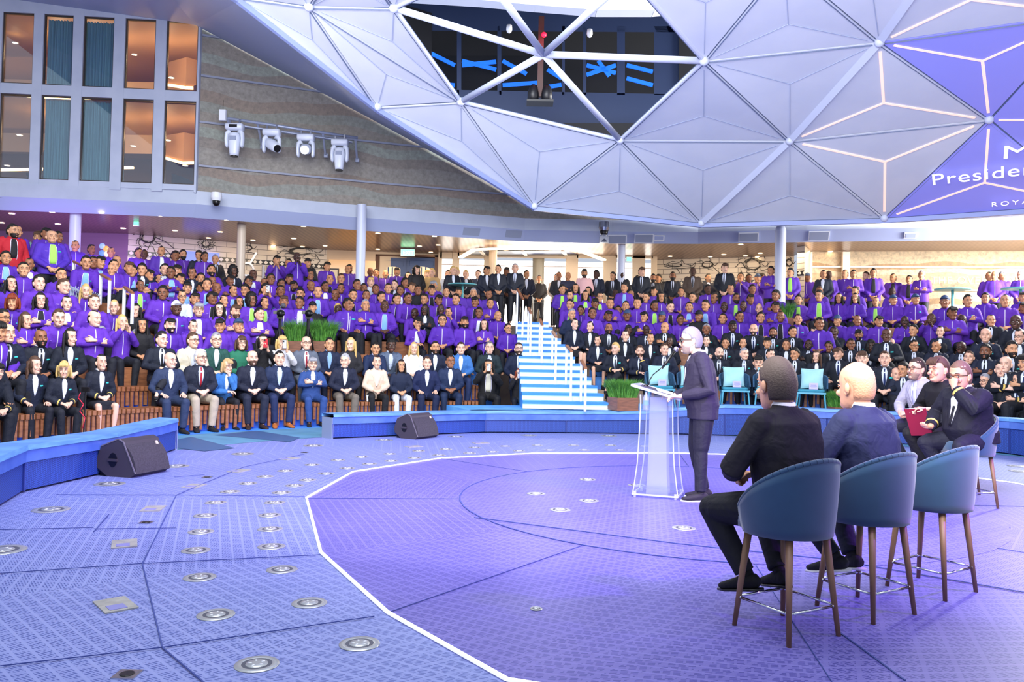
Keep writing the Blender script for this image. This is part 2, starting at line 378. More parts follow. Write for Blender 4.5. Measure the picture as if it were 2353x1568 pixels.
# dark mats in the gap between the walls
mb=MB().use(noise_mat('aisle_floor','#4a7c98','#588ca8',2,0.55)); pts=[pol(7.2,a) for a in range(20,200,5)]+[pol(10.4,a) for a in range(195,15,-5)]
for i in range(35): mb.add([pol(7.7,20+i*5,.003),pol(7.7,25+i*5,.003),pol(10.6,25+i*5,.003),pol(10.6,20+i*5,.003)],[[0,1,2,3]])
struct(mb.build('floor_aisle'))
mb=MB().use(mat('dark_panel','#34547c',0.5))
mb.poly([FL(490,1000,.006),FL(590,990,.006),FL(690,1006,.006),FL(665,1016,.006)]); mb.poly([FL(398,1012,.006),FL(440,1004,.006),FL(540,1030,.006),FL(470,1037,.006),FL(402,1030,.006)])
struct(mb.build('floor_panel'))
# ------------------------------------------------------------ raised front deck, terraces
NROW=7; RK=lambda k: 10.0+.7*k
ZL=[.33*k for k in range(NROW)]; ZR=[.45+.29*k for k in range(NROW)]
M_TERR=noise_mat('terrace','#2f6fc4','#3f8ad8',3,0.6); M_TERR2=noise_mat('terrace_tan','#8a7462','#a08a72',3,0.6)
M_WOOD=noise_mat('bench_wood','#7a4a2e','#96603c',6,0.5,stretch=(1,1,4))
def wedge(mb,r0,r1,a0,a1,z0,z1,step=4):
    m_=max(1,int(round(abs(a1-a0)/step)))
    for i in range(m_):
        b0=a0+(a1-a0)*i/m_; b1=a0+(a1-a0)*(i+1)/m_
        q=[pol(r0,b0),pol(r1,b0),pol(r1,b1),pol(r0,b1)]; mb.prism([(v.x,v.y) for v in q],z0,z1)
mb=MB()
for k in range(NROW):
    if k>0:
        mb.use(M_TERR); wedge(mb,9.45+.7*k-.0,10.15+.7*k+.01,103.5,200,ZL[k]-.33 if k else -.1,ZL[k])
    mb.use(M_TERR2 if k<2 else M_TERR); wedge(mb,(9.92 if k==0 else 9.45+.7*k),10.15+.7*k+.01,12,(86.0 if k==0 else 92.0),0.0 if k==0 else ZR[k]-.3,ZR[k])
mb.use(M_TERR); wedge(mb,9.4,10.16,103.5,200,-.02,0.005)
struct(mb.build('terrace'))
mb=MB().use(noise_mat('promenade','#6b5a50','#83705f',2,0.5)); wedge(mb,14.35,24,12,92.5,0,2.4,6); wedge(mb,14.35,24,102.5,205,0,2.4,6); wedge(mb,15.4,24,92.5,102.5,0,2.4)
struct(mb.build('floor_promenade'))
# landing before the stairs
mb=MB().use(noise_mat('landing','#4f9be6','#6cb4f0',2,0.5)); wedge(mb,7.6,9.2,86,112,0.0,.42); wedge(mb,8.25,10.2,60,86,0.0,.452); wedge(mb,8.4,10.0,14,60,0.0,.06)
struct(mb.build('floor_landing'))
# slatted wooden benches, one per row and block
def bench(k,a0,a1,z,label,detail):
    e=empty('slatted_bench',pol(9.95+.7*k,(a0+a1)/2,z),0,label,'bench','curved slatted wooden benches')
    r0=9.72+.7*k; mb=MB().use(M_WOOD); fl=MB().use(M_WOOD); off=-Vector(e.location)
    if detail:
        step=math.degrees(.085/r0); a=a0
        while a<a1:
            c=pol(r0+.22,a,z+.43); rz=math.radians(a); mb.box(c+off,(.46,.055,.075),rz)
            h=.36 if int((a-a0)/step)%2 else .26
            fl.box(pol(r0+.03,a,z+.40-h/2)+off,(.04,.05,h),rz); a+=step
        sup=MB().use(mat('bench_core','#1f4fae',.6)); 
        m_=int((a1-a0)/5)
        for i in range(m_):
            q=[pol(r0+.1,a0+i*5),pol(r0+.4,a0+i*5),pol(r0+.4,a0+i*5+5),pol(r0+.1,a0+i*5+5)]
            sup.prism([(v.x+off.x,v.y+off.y) for v in q],z+off.z,z+.39+off.z)
        sup.build('core',parent=e); fl.build('front_slats',parent=e)
    else:
        for i in range(int((a1-a0)/5)):
            q=[pol(r0,a0+i*5),pol(r0+.44,a0+i*5),pol(r0+.44,a0+i*5+5.0),pol(r0,a0+i*5+5.0)]
            mb.prism([(v.x+off.x,v.y+off.y) for v in q],z+off.z+.02,z+.46+off.z)
    mb.build('seat_slats',parent=e)
WHERE=['first','second','third','fourth','fifth','sixth','topmost']
for k in range(NROW):
    bench(k,106,196,ZL[k],'%s slatted bench up from the stage, window side of the stairs'%WHERE[k],k<2)
    bench(k,14,89 if k else 84,ZR[k],'%s slatted bench up, behind the teal armchairs'%WHERE[k],k<2)
# ------------------------------------------------------------ stairs with lit risers
NS=13
bl=Vector((XP(1203,15.85),15.85,.44)); br=Vector((XP(1404,15.85),15.85,.44)); tl=Vector((XP(1183,21.3),21.3,2.4)); tr=Vector((XP(1250,21.3),21.3,2.4))
e=empty('staircase',(bl+br)/2,0,'wide staircase with glowing white and blue steps between the two seating blocks','staircase')
off=-Vector(e.location)
tr_m=MB().use(noise_mat('tread','#3e8fe0','#59a6ee',5,.5)); ri=MB().use(mat('lit_riser','#b8d8f0',.4,em=0.45,emc='#b8e8ff')); ri2=MB().use(mat('riser_blue','#1f7ad6',.5))
for k in range(NS):
    t0=k/NS; t1=(k+1)/NS; a=bl.lerp(tl,t0)+off; b=br.lerp(tr,t0)+off; c=br.lerp(tr,t1)+off; d=bl.lerp(tl,t1)+off
    z0=.44+1.96*t0+off.z; z1=.44+1.96*t1+off.z
    V=lambda p,z: Vector((p.x,p.y,z))
    ri.add([V(a,z0),V(b,z0),V(b,z0+.095),V(a,z0+.095)],[[0,1,2,3]])
    a2=a-Vector((0,.03,0)); b2=b-Vector((0,.03,0))
    ri2.add([V(a2,z0+.095),V(b2,z0+.095),V(b2,z1),V(a2,z1),V(a,z0+.095),V(b,z0+.095)],[[0,1,2,3],[0,4,5,1]])
    tr_m.add([V(a2,z1),V(b2,z1),V(c,z1),V(d,z1)],[[0,1,2,3]])
    tr_m.add([V(b,off.z+.0),V(c,off.z+.0),V(c,z1),V(b,z1)],[[0,1,2,3]]); tr_m.add([V(a,off.z),V(d,off.z),V(d,z1),V(a,z1)],[[0,1,2,3]])
tr_m.build('treads',parent=e); ri.build('lit_risers',parent=e); ri2.build('blue_risers',parent=e)
mb=MB().use(M_TERR2)
mb.prism([(tr.x,tr.y),(br.x,br.y+.2),(pol(10.3,87).x,pol(10.3,87).y),(pol(15,91).x,pol(15,91).y)],0,.44)
for k in range(1,NROW):
    r0=9.45+.7*k; t=(r0-7.2)/6.0; q=[pol(r0,90),pol(r0,95.5-0.2*k),pol(15.0,96),pol(15,90)]
    mb.prism([(v.x,v.y) for v in q],ZR[k]-.31,ZR[k]-.02)
struct(mb.build('terrace_side'))
# white handrails
def handrail(a,b,za,zb,label):
    """a,b: ground points of the two posts (with z of feet); top heights za,zb"""
    a=Vector(a); b=Vector(b); e=empty('handrail',a,0,label,'handrail','white double-post handrails on the stairs')
    m1=MB().use(M_WHITE); m1.box(Vector((0,0,(za-a.z)/2)),(.045,.045,za-a.z)); m1.build('post',parent=e)
    d=b-a; m2=MB().use(M_WHITE); m2.box(Vector((d.x,d.y,(zb+b.z)/2-a.z)),(.045,.045,zb-b.z)); m2.build('post',parent=e)
    m3=MB().use(M_WOOD); m3.bar(Vector((0,0,za-a.z+.02)),Vector((d.x,d.y,zb-a.z+.02)),.06,.035); m3.build('rail_cap',parent=e)
hr=[((1239,736,830),(1244,749,850)),((1268,764,850),(1276,777,886)),((1300,796,887),(1311,810,924)),((1334,831,930),(1344,849,946)),((1213,709,800),(1218,722,822)),((1187,666,768),(1200,690,790))]
names=['handrail with two white posts halfway up the stairs','handrail with two white posts, third set up the stairs','handrail with two white posts, second set up the stairs','handrail with two white posts at the foot of the lit stairs','handrail with two white posts, second set below the promenade','handrail with two white posts at the very top of the stairs']
for (q0,q1),nm in zip(hr,names):
    out=[]
    for (x,yt,yb) in (q0,q1):
        # find point on stair slope hit by the foot pixel
        Y=15.2
        for it in range(200):
            p=P(x,yb,Y); zs=.44+1.96*min(1,max(0,(Y-15.85)/5.45))
            if p.z<=zs: break
            Y+=.03
        top=P(x,yt,Y); out.append((Vector((p.x,p.y,zs)),top.z))
    handrail(out[0][0],out[1][0],out[0][1],out[1][1],nm)
for (q0,q1,Y,nm) in (((167,603,672),(190,615,692),17.2,'handrail with two white posts, topmost above the blond woman'),((230,633,700),(250,645,720),16.4,'handrail with two white posts beside the bald man in a light blue shirt'),((284,662,727),(303,676,745),15.6,'handrail with two white posts above the raised phone in the officers block')):
    a=P(q0[0],q0[2],Y); b=P(q1[0],q1[2],Y-.25)
    handrail(a,b,P(q0[0],q0[1],Y).z,P(q1[0],q1[1],Y-.25).z,nm)
# ------------------------------------------------------------ fascia, ceiling, back walls
FAS=[(-420,19.6),(0,19.8),(440,20.3),(820,21.8),(1200,23.3),(1400,23.3),(1600,23.05),(1850,22.3),(2100,21.7),(2353,21.2),(2750,20)]
fp=[Vector((XP(x,Y),Y,0)) for x,Y in FAS]
def outw(p,d):
    v=Vector((p.x-AC.x,p.y-AC.y,0)).normalized(); return Vector((p.x+v.x*d,p.y+v.y*d,p.z))
def zat(p,z): return Vector((p.x,p.y,z))
M_FAS=noise_mat('fascia','#aab4c8','#b2bccf',2,0.55); M_FAS2=mat('fascia_low','#a3afd4',0.55)
mb=MB()
for a,b in zip(fp[:-1],fp[1:]):
    mb.use(M_FAS); mb.poly([zat(a,5.22),zat(b,5.22),zat(b,5.56),zat(a,5.56)]); mb.poly([zat(a,5.56),zat(b,5.56),outw(zat(b,5.56),.3),outw(zat(a,5.56),.3)])
    mb.use(M_FAS2); mb.poly([outw(zat(a,4.9),.22),outw(zat(b,4.9),.22),zat(b,5.22),zat(a,5.22)])
struct(mb.build('wall_fascia'))
BW=[(-420,23.5),(286,23.7),(745,26.4),(1010,27.0)]; bw=[Vector((XP(x,Y),Y,0)) for x,Y in BW]
BW2=[(1500,27.3),(1822,25.6)]; bw2=[Vector((XP(x,Y),Y,0)) for x,Y in BW2]
BW3=[(1855,24.6),(2353,23.6),(2800,22.8)]; bw3=[Vector((XP(x,Y),Y,0)) for x,Y in BW3]
M_CEIL=mat('ceiling_planks','#8d7468',0.28,0.35); nt=M_CEIL.node_tree; b_=nt.nodes['Principled BSDF']
tc=nd(nt,'ShaderNodeTexCoord'); wv=nd(nt,'ShaderNodeTexWave'); wv.inputs['Scale'].default_value=2.2; wv.inputs['Distortion'].default_value=0.4; nt.links.new(tc.outputs['Object'],wv.inputs['Vector'])
nt.links.new(mixc(nt,wv.outputs['Fac'],'#a08474','#7c6358'),b_.inputs['Base Color'])
mb=MB().use(M_CEIL)
backs=[bw[0],bw[1],bw[1].lerp(bw[2],.5),bw[2],bw[3],Vector((XP(1200,27.2),27.2,0)),Vector((XP(1500,27.3),27.3,0)),bw2[1],bw3[0],bw3[1],bw3[2]]
fr_=[outw(p,.2) for p in fp]
for i in range(10):
    mb.poly([zat(fr_[i],4.93),zat(fr_[i+1],4.93),zat(backs[i+1],4.93),zat(backs[i],4.93)])
struct(mb.build('ceiling'))
M_MAUVE=noise_mat('mauve_wall','#8f6f90','#9d7d98',1.2,.6,stretch=(.2,.2,3))
def tile_mat():
    m=mat('subway_tile','#e6dccb',0.3); nt=m.node_tree; b=nt.nodes['Principled BSDF']
    uvn=nd(nt,'ShaderNodeUVMap'); uvn.uv_map='uv'; br=nd(nt,'ShaderNodeTexBrick'); nt.links.new(uvn.outputs[0],br.inputs['Vector'])
    br.inputs['Scale'].default_value=1.0; br.inputs['Brick Width'].default_value=.62; br.inputs['Row Height'].default_value=.17; br.inputs['Mortar Size'].default_value=.009
    br.inputs['Color1'].default_value=lin('#e2d8c8'); br.inputs['Color2'].default_value=lin('#d8ccba'); br.inputs['Mortar'].default_value=lin('#6e675e')
    nt.links.new(br.outputs['Color'],b.inputs['Base Color']); return m
M_TILE=tile_mat()
def check_mat():
    m=mat('diamond_band','#101218',0.3); nt=m.node_tree; b=nt.nodes['Principled BSDF']
    uvn=nd(nt,'ShaderNodeUVMap'); uvn.uv_map='uv'; sp=nd(nt,'ShaderNodeSeparateXYZ'); nt.links.new(uvn.outputs[0],sp.inputs[0])
    fu=mth(nt,'ABSOLUTE',mth(nt,'SUBTRACT',mth(nt,'FRACT',mth(nt,'DIVIDE',sp.outputs[0],.17)),.5)); fv=mth(nt,'ABSOLUTE',mth(nt,'SUBTRACT',mth(nt,'FRACT',mth(nt,'DIVIDE',sp.outputs[1],.15)),.5))
    g=mth(nt,'LESS_THAN',mth(nt,'ADD',fu,fv),.42)
    nt.links.new(mixc(nt,g,'#14161c','#e8e2d4'),b.inputs['Base Color']); return m
M_DIA=check_mat()
def wall_uv(name,pts,z0,z1,m,band=None,label=None):
    mb=MB().use(m); mb.uv=[]; L=0
    for a,b in zip(pts[:-1],pts[1:]):
        d=(b-a).length; quad_uv(mb,zat(a,z0),zat(b,z0),zat(b,z1),zat(a,z1),L,L+d,z0,z1)
        if band:
            mb.use(M_DIA); ca=outw(a,-.02); cb=outw(b,-.02); quad_uv(mb,zat(ca,band),zat(cb,band),zat(cb,band+.15),zat(ca,band+.15),L,L+d,0,.15); mb.use(m)
        L+=d
    return struct(mb.build(name),label)
wall_uv('wall_back',bw[0:2],2.4,4.93,M_MAUVE)
wall_uv('wall_back_tile',bw[1:3],2.4,4.93,M_TILE,band=4.28)
wall_uv('wall_right_tile',bw2,2.4,4.93,M_TILE,band=4.02)
M_CREAM=mat('cream_wall','#d9c4a6',.5)
wall_uv('wall_doors',bw[2:4],2.4,4.93,M_CREAM)
def strata_mat(name,cs,zs=1.0,off=0.0,rough=.8):
    m=mat(name,cs[0],rough); nt=m.node_tree; b=nt.nodes['Principled BSDF']
    geo=nd(nt,'ShaderNodeNewGeometry'); sp=nd(nt,'ShaderNodeSeparateXYZ'); nt.links.new(geo.outputs['Position'],sp.inputs[0])
    n1=nd(nt,'ShaderNodeTexNoise'); n1.inputs['Scale'].default_value=.35; n1.inputs['Detail'].default_value=1
    n2=nd(nt,'ShaderNodeTexNoise'); n2.inputs['Scale'].default_value=9; n2.inputs['Detail'].default_value=6; n2.inputs['Roughness'].default_value=.7
    nt.links.new(geo.outputs['Position'],n2.inputs['Vector'])
    cmb=nd(nt,'ShaderNodeCombineXYZ'); nt.links.new(sp.outputs[0],cmb.inputs[0]); nt.links.new(cmb.outputs[0],n1.inputs['Vector'])
    z=mth(nt,'ADD',mth(nt,'ADD',sp.outputs[2],mth(nt,'MULTIPLY',n1.outputs['Fac'],.9)),off)
    fz=mth(nt,'FRACT',mth(nt,'MULTIPLY',z,zs))
    cr=nd(nt,'ShaderNodeValToRGB'); cr.color_ramp.interpolation='CONSTANT'
    el=cr.color_ramp.elements
    while len(el)<len(cs): el.new(0.5)
    ps=[0,.2,.34,.5,.72,.86][:len(cs)]
    for i,c in enumerate(cs): el[i].position=ps[i]; el[i].color=lin(c)
    nt.links.new(fz,cr.inputs[0])
    k=nd(nt,'ShaderNodeMapRange'); k.inputs[1].default_value=.35; k.inputs[2].default_value=.7; k.inputs[3].default_value=.0; k.inputs[4].default_value=.6; nt.links.new(n2.outputs['Fac'],k.inputs[0])
    nt.links.new(mixc(nt,k.outputs[0],cr.outputs[0],'#5f5d5a'),b.inputs['Base Color']); return m
M_STONE=strata_mat('strata_stone',['#989289','#959890','#94877c','#9b978f','#918a82','#9ba298'],.52)
M_STONE2=strata_mat('warm_stone',['#c8ab86','#d8c4a4','#b8966e','#d4bd9a'],.9)
wall_uv('wall_right_back',bw3,2.4,4.93,M_STONE2)
mb=MB().use(mat('bright_trim','#eae0d0',.5))
for p in (bw3[0],bw3[0].lerp(bw3[1],.18),): q=outw(p,-.06); mb.box(zat(q,3.66),(.22,.1,2.5))
for z in (4.45,3.75):
    a,b=outw(bw3[0],-.05),outw(bw3[1],-.05); mb.bar(zat(a,z),zat(b,z),.04,.05)
struct(mb.build('trim_2'))
# tile pillar
a=Vector((XP(1829,23.6),23.6,0)); b=Vector((XP(1846,23.4),23.4,0)); c=Vector((XP(1860,24.4),24.4,0))
wall_uv('wall_pillar',[a,b],2.4,4.93,M_TILE,band=4.05); wall_uv('wall_pillar_side',[b,c],2.4,4.93,M_CREAM)
# vestibule between the doors and the right tiles
mb=MB().use(M_CREAM)
VY=26.5
def vbox(x0,x1,y0,y1,Y,d=.15):   # wall piece from pixel rectangle at depth Y
    p0=P(x0,y0,Y); p1=P(x1,y1,Y); mb.box(((p0.x+p1.x)/2,Y+d/2,(p0.z+p1.z)/2),(abs(p1.x-p0.x),d,abs(p0.z-p1.z)))
for (x0,x1) in ((1008,1012),(1040,1052),(1113,1127),(1302,1326),(1388,1415),(1455,1480),(1498,1508)):
    vbox(x0,x1,560,742,VY)
for (x0,x1) in ((1012,1040),(1052,1113),(1127,1302),(1326,1388),(1415,1500)): vbox(x0,x1,570,594,VY)
mb.use(mat('brown_band','#a0684a',.5)); vbox(1010,1500,608,617,VY+2.2)
struct(mb.build('wall_vestibule'))
gl=MB().use(mat('bright_daylight','#ffffff',.5,em=3.0,emc='#fff6ea')); q0=P(1000,575,VY+4); q1=P(1520,745,VY+4); gl.poly([(q0.x,VY+4,2.3),(q1.x,VY+4,2.3),(q1.x,VY+4,5.2),(q0.x,VY+4,5.2)])
struct(gl.build('window_1'),'bright daylight window wall at the end of the vestibule')
mb=MB().use(mat('navy_panel','#1c2742',.35)); mb.poly([P(1095,577,25.5),P(1305,577,25.5),P(1345,592,27),P(1068,592,27)])
struct(mb.build('ceiling_panel'))
mb=MB().use(mat('cove_glow','#fff0d8',.5,em=3.2,emc='#ffe2b4'))
cv=[P(1058,592,26.2),P(1090,574,24.9),P(1130,572,24.7),P(1300,572,24.7),P(1335,577,24.9),P(1388,598,26.2)]
for a,b in zip(cv[:-1],cv[1:]): mb.bar(a,b,.16,.05)
tag(mb.build('cove_light'),'curved warm white cove light on the ceiling above the vestibule','light')
mb=MB().use(mat('cove_trim','#efe4d2',.5))
for x in (1112,1208,1300): mb.bar(P(x-8,577,25.4),P(x+6,592,26.9),.1,.04)
struct(mb.build('trim_3'))
# daylight wash from the vestibule on the deck ceiling
light('vestibule_daylight','AREA',(XP(1260,25.8),25.9,3.6),(XP(1260,20),21,4.9),260,(1,.93,.82),2.4)
# blue double doors
Yd=26.75
def pbox(mb,x0,x1,y0,y1,Y,d):
    p0=P(x0,y0,Y); p1=P(x1,y1,Y); mb.box(((p0.x+p1.x)/2,Y,(p0.z+p1.z)/2),(abs(p1.x-p0.x),d,abs(p0.z-p1.z)))
mb=MB().use(mat('door_frame_wood','#5e3a22',.5)); pbox(mb,862,870,588,745,Yd,.2); pbox(mb,1000,1008,588,745,Yd,.2); pbox(mb,862,1008,585,592,Yd,.2)
e=struct(mb.build('door_frame'))
for i,(x0,x1) in enumerate(((870,932),(935,1000))):
    mb=MB().use(mat('door_blue','#1d4680',.45)); pbox(mb,x0,x1,592,745,Yd+.02,.08); d=struct(mb.build('door_%d'%(i+1)),'blue panelled door with an arched window of small panes')
    g=MB().use(mat('door_glass','#e8c898',.2,em=.8,emc='#e8c490')); xm=(x0+x1)/2; pts=[P(x0+12,680,Yd-.04),P(x1-12,680,Yd-.04),P(x1-12,619,Yd-.04)]+[P(xm+(x1-x0-24)/2*math.cos(t*.314),619-6*math.sin(t*.314),Yd-.04) for t in range(1,10)]+[P(x0+12,619,Yd-.04)]
    n_=len(pts); g.add(pts,[list(range(n_))]); g.build('door_window',parent=d)
    g=MB().use(mat('door_blue','#1d4680'))
    for k in (1,2,3): x=x0+12+(x1-x0-24)*k/4; pbox(g,x-.7,x+.7,614,680,Yd-.06,.03)
    for y in (632,652): pbox(g,x0+12,x1-12,y-.7,y+.7,Yd-.06,.03)
    pbox(g,x0+5,x0+6,600,612,Yd-.04,.03); pbox(g,x1-6,x1-5,600,612,Yd-.04,.03); pbox(g,x0+5,x1-5,599,600,Yd-.04,.03)
    g.build('glazing_bars',parent=d)
def text_obj(name,body,loc,size,m,rot,parent=None,ext=.004,bold=False,align='LEFT',spacing=1.0):
    c=bpy.data.curves.new(name,'FONT'); c.body=body; c.size=size; c.extrude=ext; c.align_x=align; c.space_character=spacing
    o=bpy.data.objects.new(name,c); COL.objects.link(o); o.location=loc; o.rotation_euler=rot
    dg=bpy.context.evaluated_depsgraph_get(); me=bpy.data.meshes.new_from_object(o.evaluated_get(dg)); mw=o.matrix_world.copy()
    bpy.data.objects.remove(o); me.materials.clear(); me.materials.append(m)
    o=bpy.data.objects.new(name,me); COL.objects.link(o); o.location=loc; o.rotation_euler=rot
    if parent: o.parent=parent
    return o
# exit signs
def exit_sign(px,py,Y,w_,h_,label):
    p=P(px,py,Y); e=empty('exit_sign',p,0,label,'exit sign'); mb=MB().use(M_WHITE); mb.box((0,0,0),(w_+.03,.05,h_+.03)); mb.build('housing',parent=e)
    mb=MB().use(mat('exit_green','#58e0a0',.4,em=1.6,emc='#7cf0b8')); mb.box((0,-.03,0),(w_,.01,h_)); mb.build('lit_panel',parent=e)
    if w_>.25: text_obj('lettering','EXIT',(-w_*.36,-.037,-h_*.3),h_*.85,mat('sign_white','#ffffff',.5,em=2),(math.pi/2,0,0),e,.002)
exit_sign(937,581,25.6,.42,.2,'green lit exit sign above the blue double doors'); exit_sign(314,512,21.5,.13,.16,'small green exit sign hanging from the mauve-lit ceiling'); exit_sign(1445,596,25.5,.14,.12,'small green exit sign beside the round column near the vestibule')
# round columns
def column(px,Y,r,z0,z1,label,m=None,dome=False):
    mb=MB().use(m or mat('column_white','#c3cbe2',.4)); x=XP(px,Y); pr=[(r,z0),(r,z1)]
    if dome: pr+= [(r*.9,z1+r*.6),(r*.6,z1+r*1.1),(.01,z1+r*1.3)]
    mb.lathe(pr,(x,Y,0),28); return tag(mb.build('column',smooth=True),label,'column')
column(823,21.4,.125,2.4,5.5,'tall slim white round column in front of the stone wall','x' and None)
column(163,20.4,.135,2.4,4.93,'white round column behind the bald man in a purple jacket')
column(547,21.6,.115,2.4,4.93,'white round column between the two sea-creature tile drawings',mat('column_warm','#cdbfae',.4))
column(1424,24.0,.115,2.4,4.93,'white round column between the vestibule and the tiled wall')
column(1790,22.0,.15,2.4,5.1,'thick white column with a rounded top standing before the fascia',None,True)
column(1128,25.3,.13,2.4,4.93,'cream round column inside the vestibule entrance',mat('column_cream','#d8c0a0',.4))
column(1233,26.9,.2,2.4,4.93,'greyish column seen inside the vestibule glass',mat('column_grey','#a8a08a',.5))
# vents on the fascia
M_GREY=mat('grille_grey','#8d97b0',.6)
vm=MB().use(M_WHITE); vm.box((0,0,0),(.56,.03,.28)); vm.use(M_GREY); vm.box((0,-.018,0),(.5,.012,.24)); vme=vm.mesh('air_grille')
vs_=MB().use(M_WHITE); vs_.box((0,0,0),(.32,.03,.18)); vs_.use(M_FAS2); vs_.box((0,-.018,0),(.25,.012,.12)); vse=vs_.mesh('access_panel')
def on_fascia(px,py,r_off=0.1):
    for (x0,Y0),(x1,Y1) in zip(FAS[:-1],FAS[1:]):
        if x0<=px<=x1:
            t=(px-x0)/(x1-x0); Y=Y0+(Y1-Y0)*t; a=Vector((XP(x0,Y0),Y0,0)); b=Vector((XP(x1,Y1),Y1,0)); ang=math.atan2((b-a).y,(b-a).x); p=P(px,py,Y+.08); return p,ang
GRL={8:'cut off below the curtained windows',325:'first of the pair below the piano window',397:'second of the pair below the piano window',717:'first of the pair beside the tall column',774:'next to the tall column',1083:'above the cream wall',1180:'above the start of the vestibule cove',1418:'just past the grey pan-tilt camera',1480:'beside the small framed access panel',1720:'before the thick white column',1882:'past the thick white column'}
for px,py in ((8,463),(325,474),(397,477),(717,503),(774,508),(1083,532),(1180,537),(1418,550),(1480,548),(1720,545),(1882,542)):
    p,an=on_fascia(px,py); o=obj('air_grille',vme); o.location=p; o.rotation_euler=(math.radians(34),0,an); tag(o,'grey rectangular grille on the sloping fascia, '+GRL[px],'grille','rectangular grilles along the fascia')
for px,py in ((436,480),(1514,547),(2092,541)):
    p,an=on_fascia(px,py); o=obj('access_cover',vse); o.location=p; o.rotation_euler=(math.radians(34),0,an); tag(o,'small white framed cover on the sloping fascia '+{436:'under the dome security camera',1514:'near the grey pan-tilt camera',2092:'in the overexposed corner'}[px],'cover','small white covers on the fascia')
# surveillance cameras
def dome_camera(px,py,Y,s,label,big=False):
    e=empty('security_camera',P(px,py,Y),0,label,'camera'); mb=MB().use(M_WHITE if not big else M_STEEL)
    mb.lathe([(.001,.22*s),(.13*s,.22*s),(.14*s,.08*s),(.11*s,0)],n=20); mb.box((0,.12*s,.16*s),(.12*s,.25*s,.1*s)); mb.build('housing',parent=e,smooth=False)
    mb=MB().use(M_DARK); mb.ell((0,-.0,-.03*s),(.1*s,.1*s,.11*s)); mb.build('lens_dome',parent=e,smooth=True)
    if big:
        mb=MB().use(M_STEEL); mb.lathe([(.07*s,0),(.08*s,-.2*s),(.11*s,-.28*s)],n=18); mb.box((0,0,-.22*s),(.22*s,.16*s,.16*s)); mb.build('yoke',parent=e); 
dome_camera(497,462,20.0,.95,'white dome security camera on the fascia below the stone wall'); dome_camera(1388,531,22.6,1.15,'grey pan-tilt camera hanging on the fascia near the rounded beam corner',True)
# downlights
dl=MB().use(M_WHITE); dl.lathe([(.09,0),(.085,-.012),(.07,-.012)],n=16); dl.use(mat('lamp_glow','#ffe8c0',.5,em=14,emc='#ffdca6')); dl.lathe([(.07,-.010),(.001,-.010)],n=16); dlm=dl.mesh('downlight')
for (px,py) in ((27,491),(119,487),(234,490),(367,496),(4,512),(133,515),(283,525),(402,530),(520,505),(506,533),(479,547),(697,520),(581,552),(675,548),(628,564),(695,567),(747,565),(868,536),(998,543),(964,566),(868,573),(990,580),(1007,563),(1702,562),(1740,590),(1663,585),(1632,590),(1713,588),(1747,582),(1808,591),(1908,578),(1540,589),(1259,587),(1163,577)):
    d=ray(px,py); p=CAMP+d*((4.925-CH)/d.z)
    o=obj('downlight',dlm); o.location=(p.x,p.y,4.928); tag(o,'small round recessed downlight glowing warm in the promenade ceiling','downlight','recessed downlights in the promenade ceiling')
for x,Y,e_ in ((-11,21.5,0),(-7.5,23.3,1),(-3.8,24.6,1),(6,24.5,1),(8.3,24,1)):
    light('promenade_lamp','AREA',(x,Y,4.85),(x,Y+.6,2.4),70 if e_ else 60,(1,.72,.44) if e_ else (.62,.25,1),1.6)
light('promenade_uplight','AREA',(-11.5,20.5,3.2),(-12,21,5),90,(.42,.16,1.0),3)
# line drawings on the tile walls
M_INK=mat('ink','#3a3836',.6)
def wall_frame(pts,px):
    # point & tangent on the wall at pixel column px
    a,b=pts; 
    d=ray(px,640); t=((a.x-CAMP.x)*(b.y-a.y)-(a.y-CAMP.y)*(b.x-a.x))/(d.x*(b.y-a.y)-d.y*(b.x-a.x)); return t
def on_wall(pts,px,py,off=.03):
    a,b=pts; d=ray(px,py); den=(d.x*(b.y-a.y)-d.y*(b.x-a.x)); t=((a.x-CAMP.x)*(b.y-a.y)-(a.y-CAMP.y)*(b.x-a.x))/den
    p=CAMP+d*t; return outw(p,-off)
def drawing(name,wall,strokes,label,w_=.018):
    mb=MB().use(M_INK)
    for s in strokes:
        q=[on_wall(wall,x,y) for x,y in s]
        for a,b in zip(q[:-1],q[1:]): mb.bar(a,b,.006,w_,up=(0,-.3,1))
    tag(mb.build(name),label,'drawing')
def scribble(cx,cy,rx,ry,n,seed,legs=0,llen=20):
    q=random.Random(seed); S=[]
    for i in range(n):
        a0=q.random()*6.28; S.append([(cx+rx*math.cos(a0+t*.5)*(1-.06*i),cy+ry*math.sin(a0+t*.5)*(1-.06*i)) for t in range(9)])
    for i in range(legs):
        a0=i*6.28/legs; S.append([(cx+math.cos(a0+.25*math.sin(t))*(rx+t*llen/5),cy+math.sin(a0+.25*math.sin(t))*(ry+t*llen/8)) for t in range(6)])
    return S
WL=(bw[1],bw[2]); WR=(bw2[0],bw2[1])
drawing('lobster_drawing',WL,scribble(340,545,18,14,6,1,7,18)+[[(355,545),(380,556),(400,572)],[(352,553),(372,566),(392,586),(396,600)],[(345,560),(338,575)],[(350,566),(360,590)],[(322,540),(318,560),(325,570)]],'black line drawing of a lobster on the white tiles, nearest the mauve wall')
drawing('pufferfish_drawing',WL,scribble(473,561,10,8,5,2,14,12),'black line drawing of a spiny pufferfish on the white tiles')
drawing('fish_drawing',WL,scribble(568,570,12,7,5,3,5,10)+[[(556,578),(580,582),(592,586)]],'black line drawing of a fish on tiles beside the warm-lit column')
drawing('octopus_drawing',WL,scribble(692,578,30,9,6,4,10,26)+[[(725,585),(735,600),(722,615),(712,608)]],'black line drawing of an octopus with curling arms on the tiles')
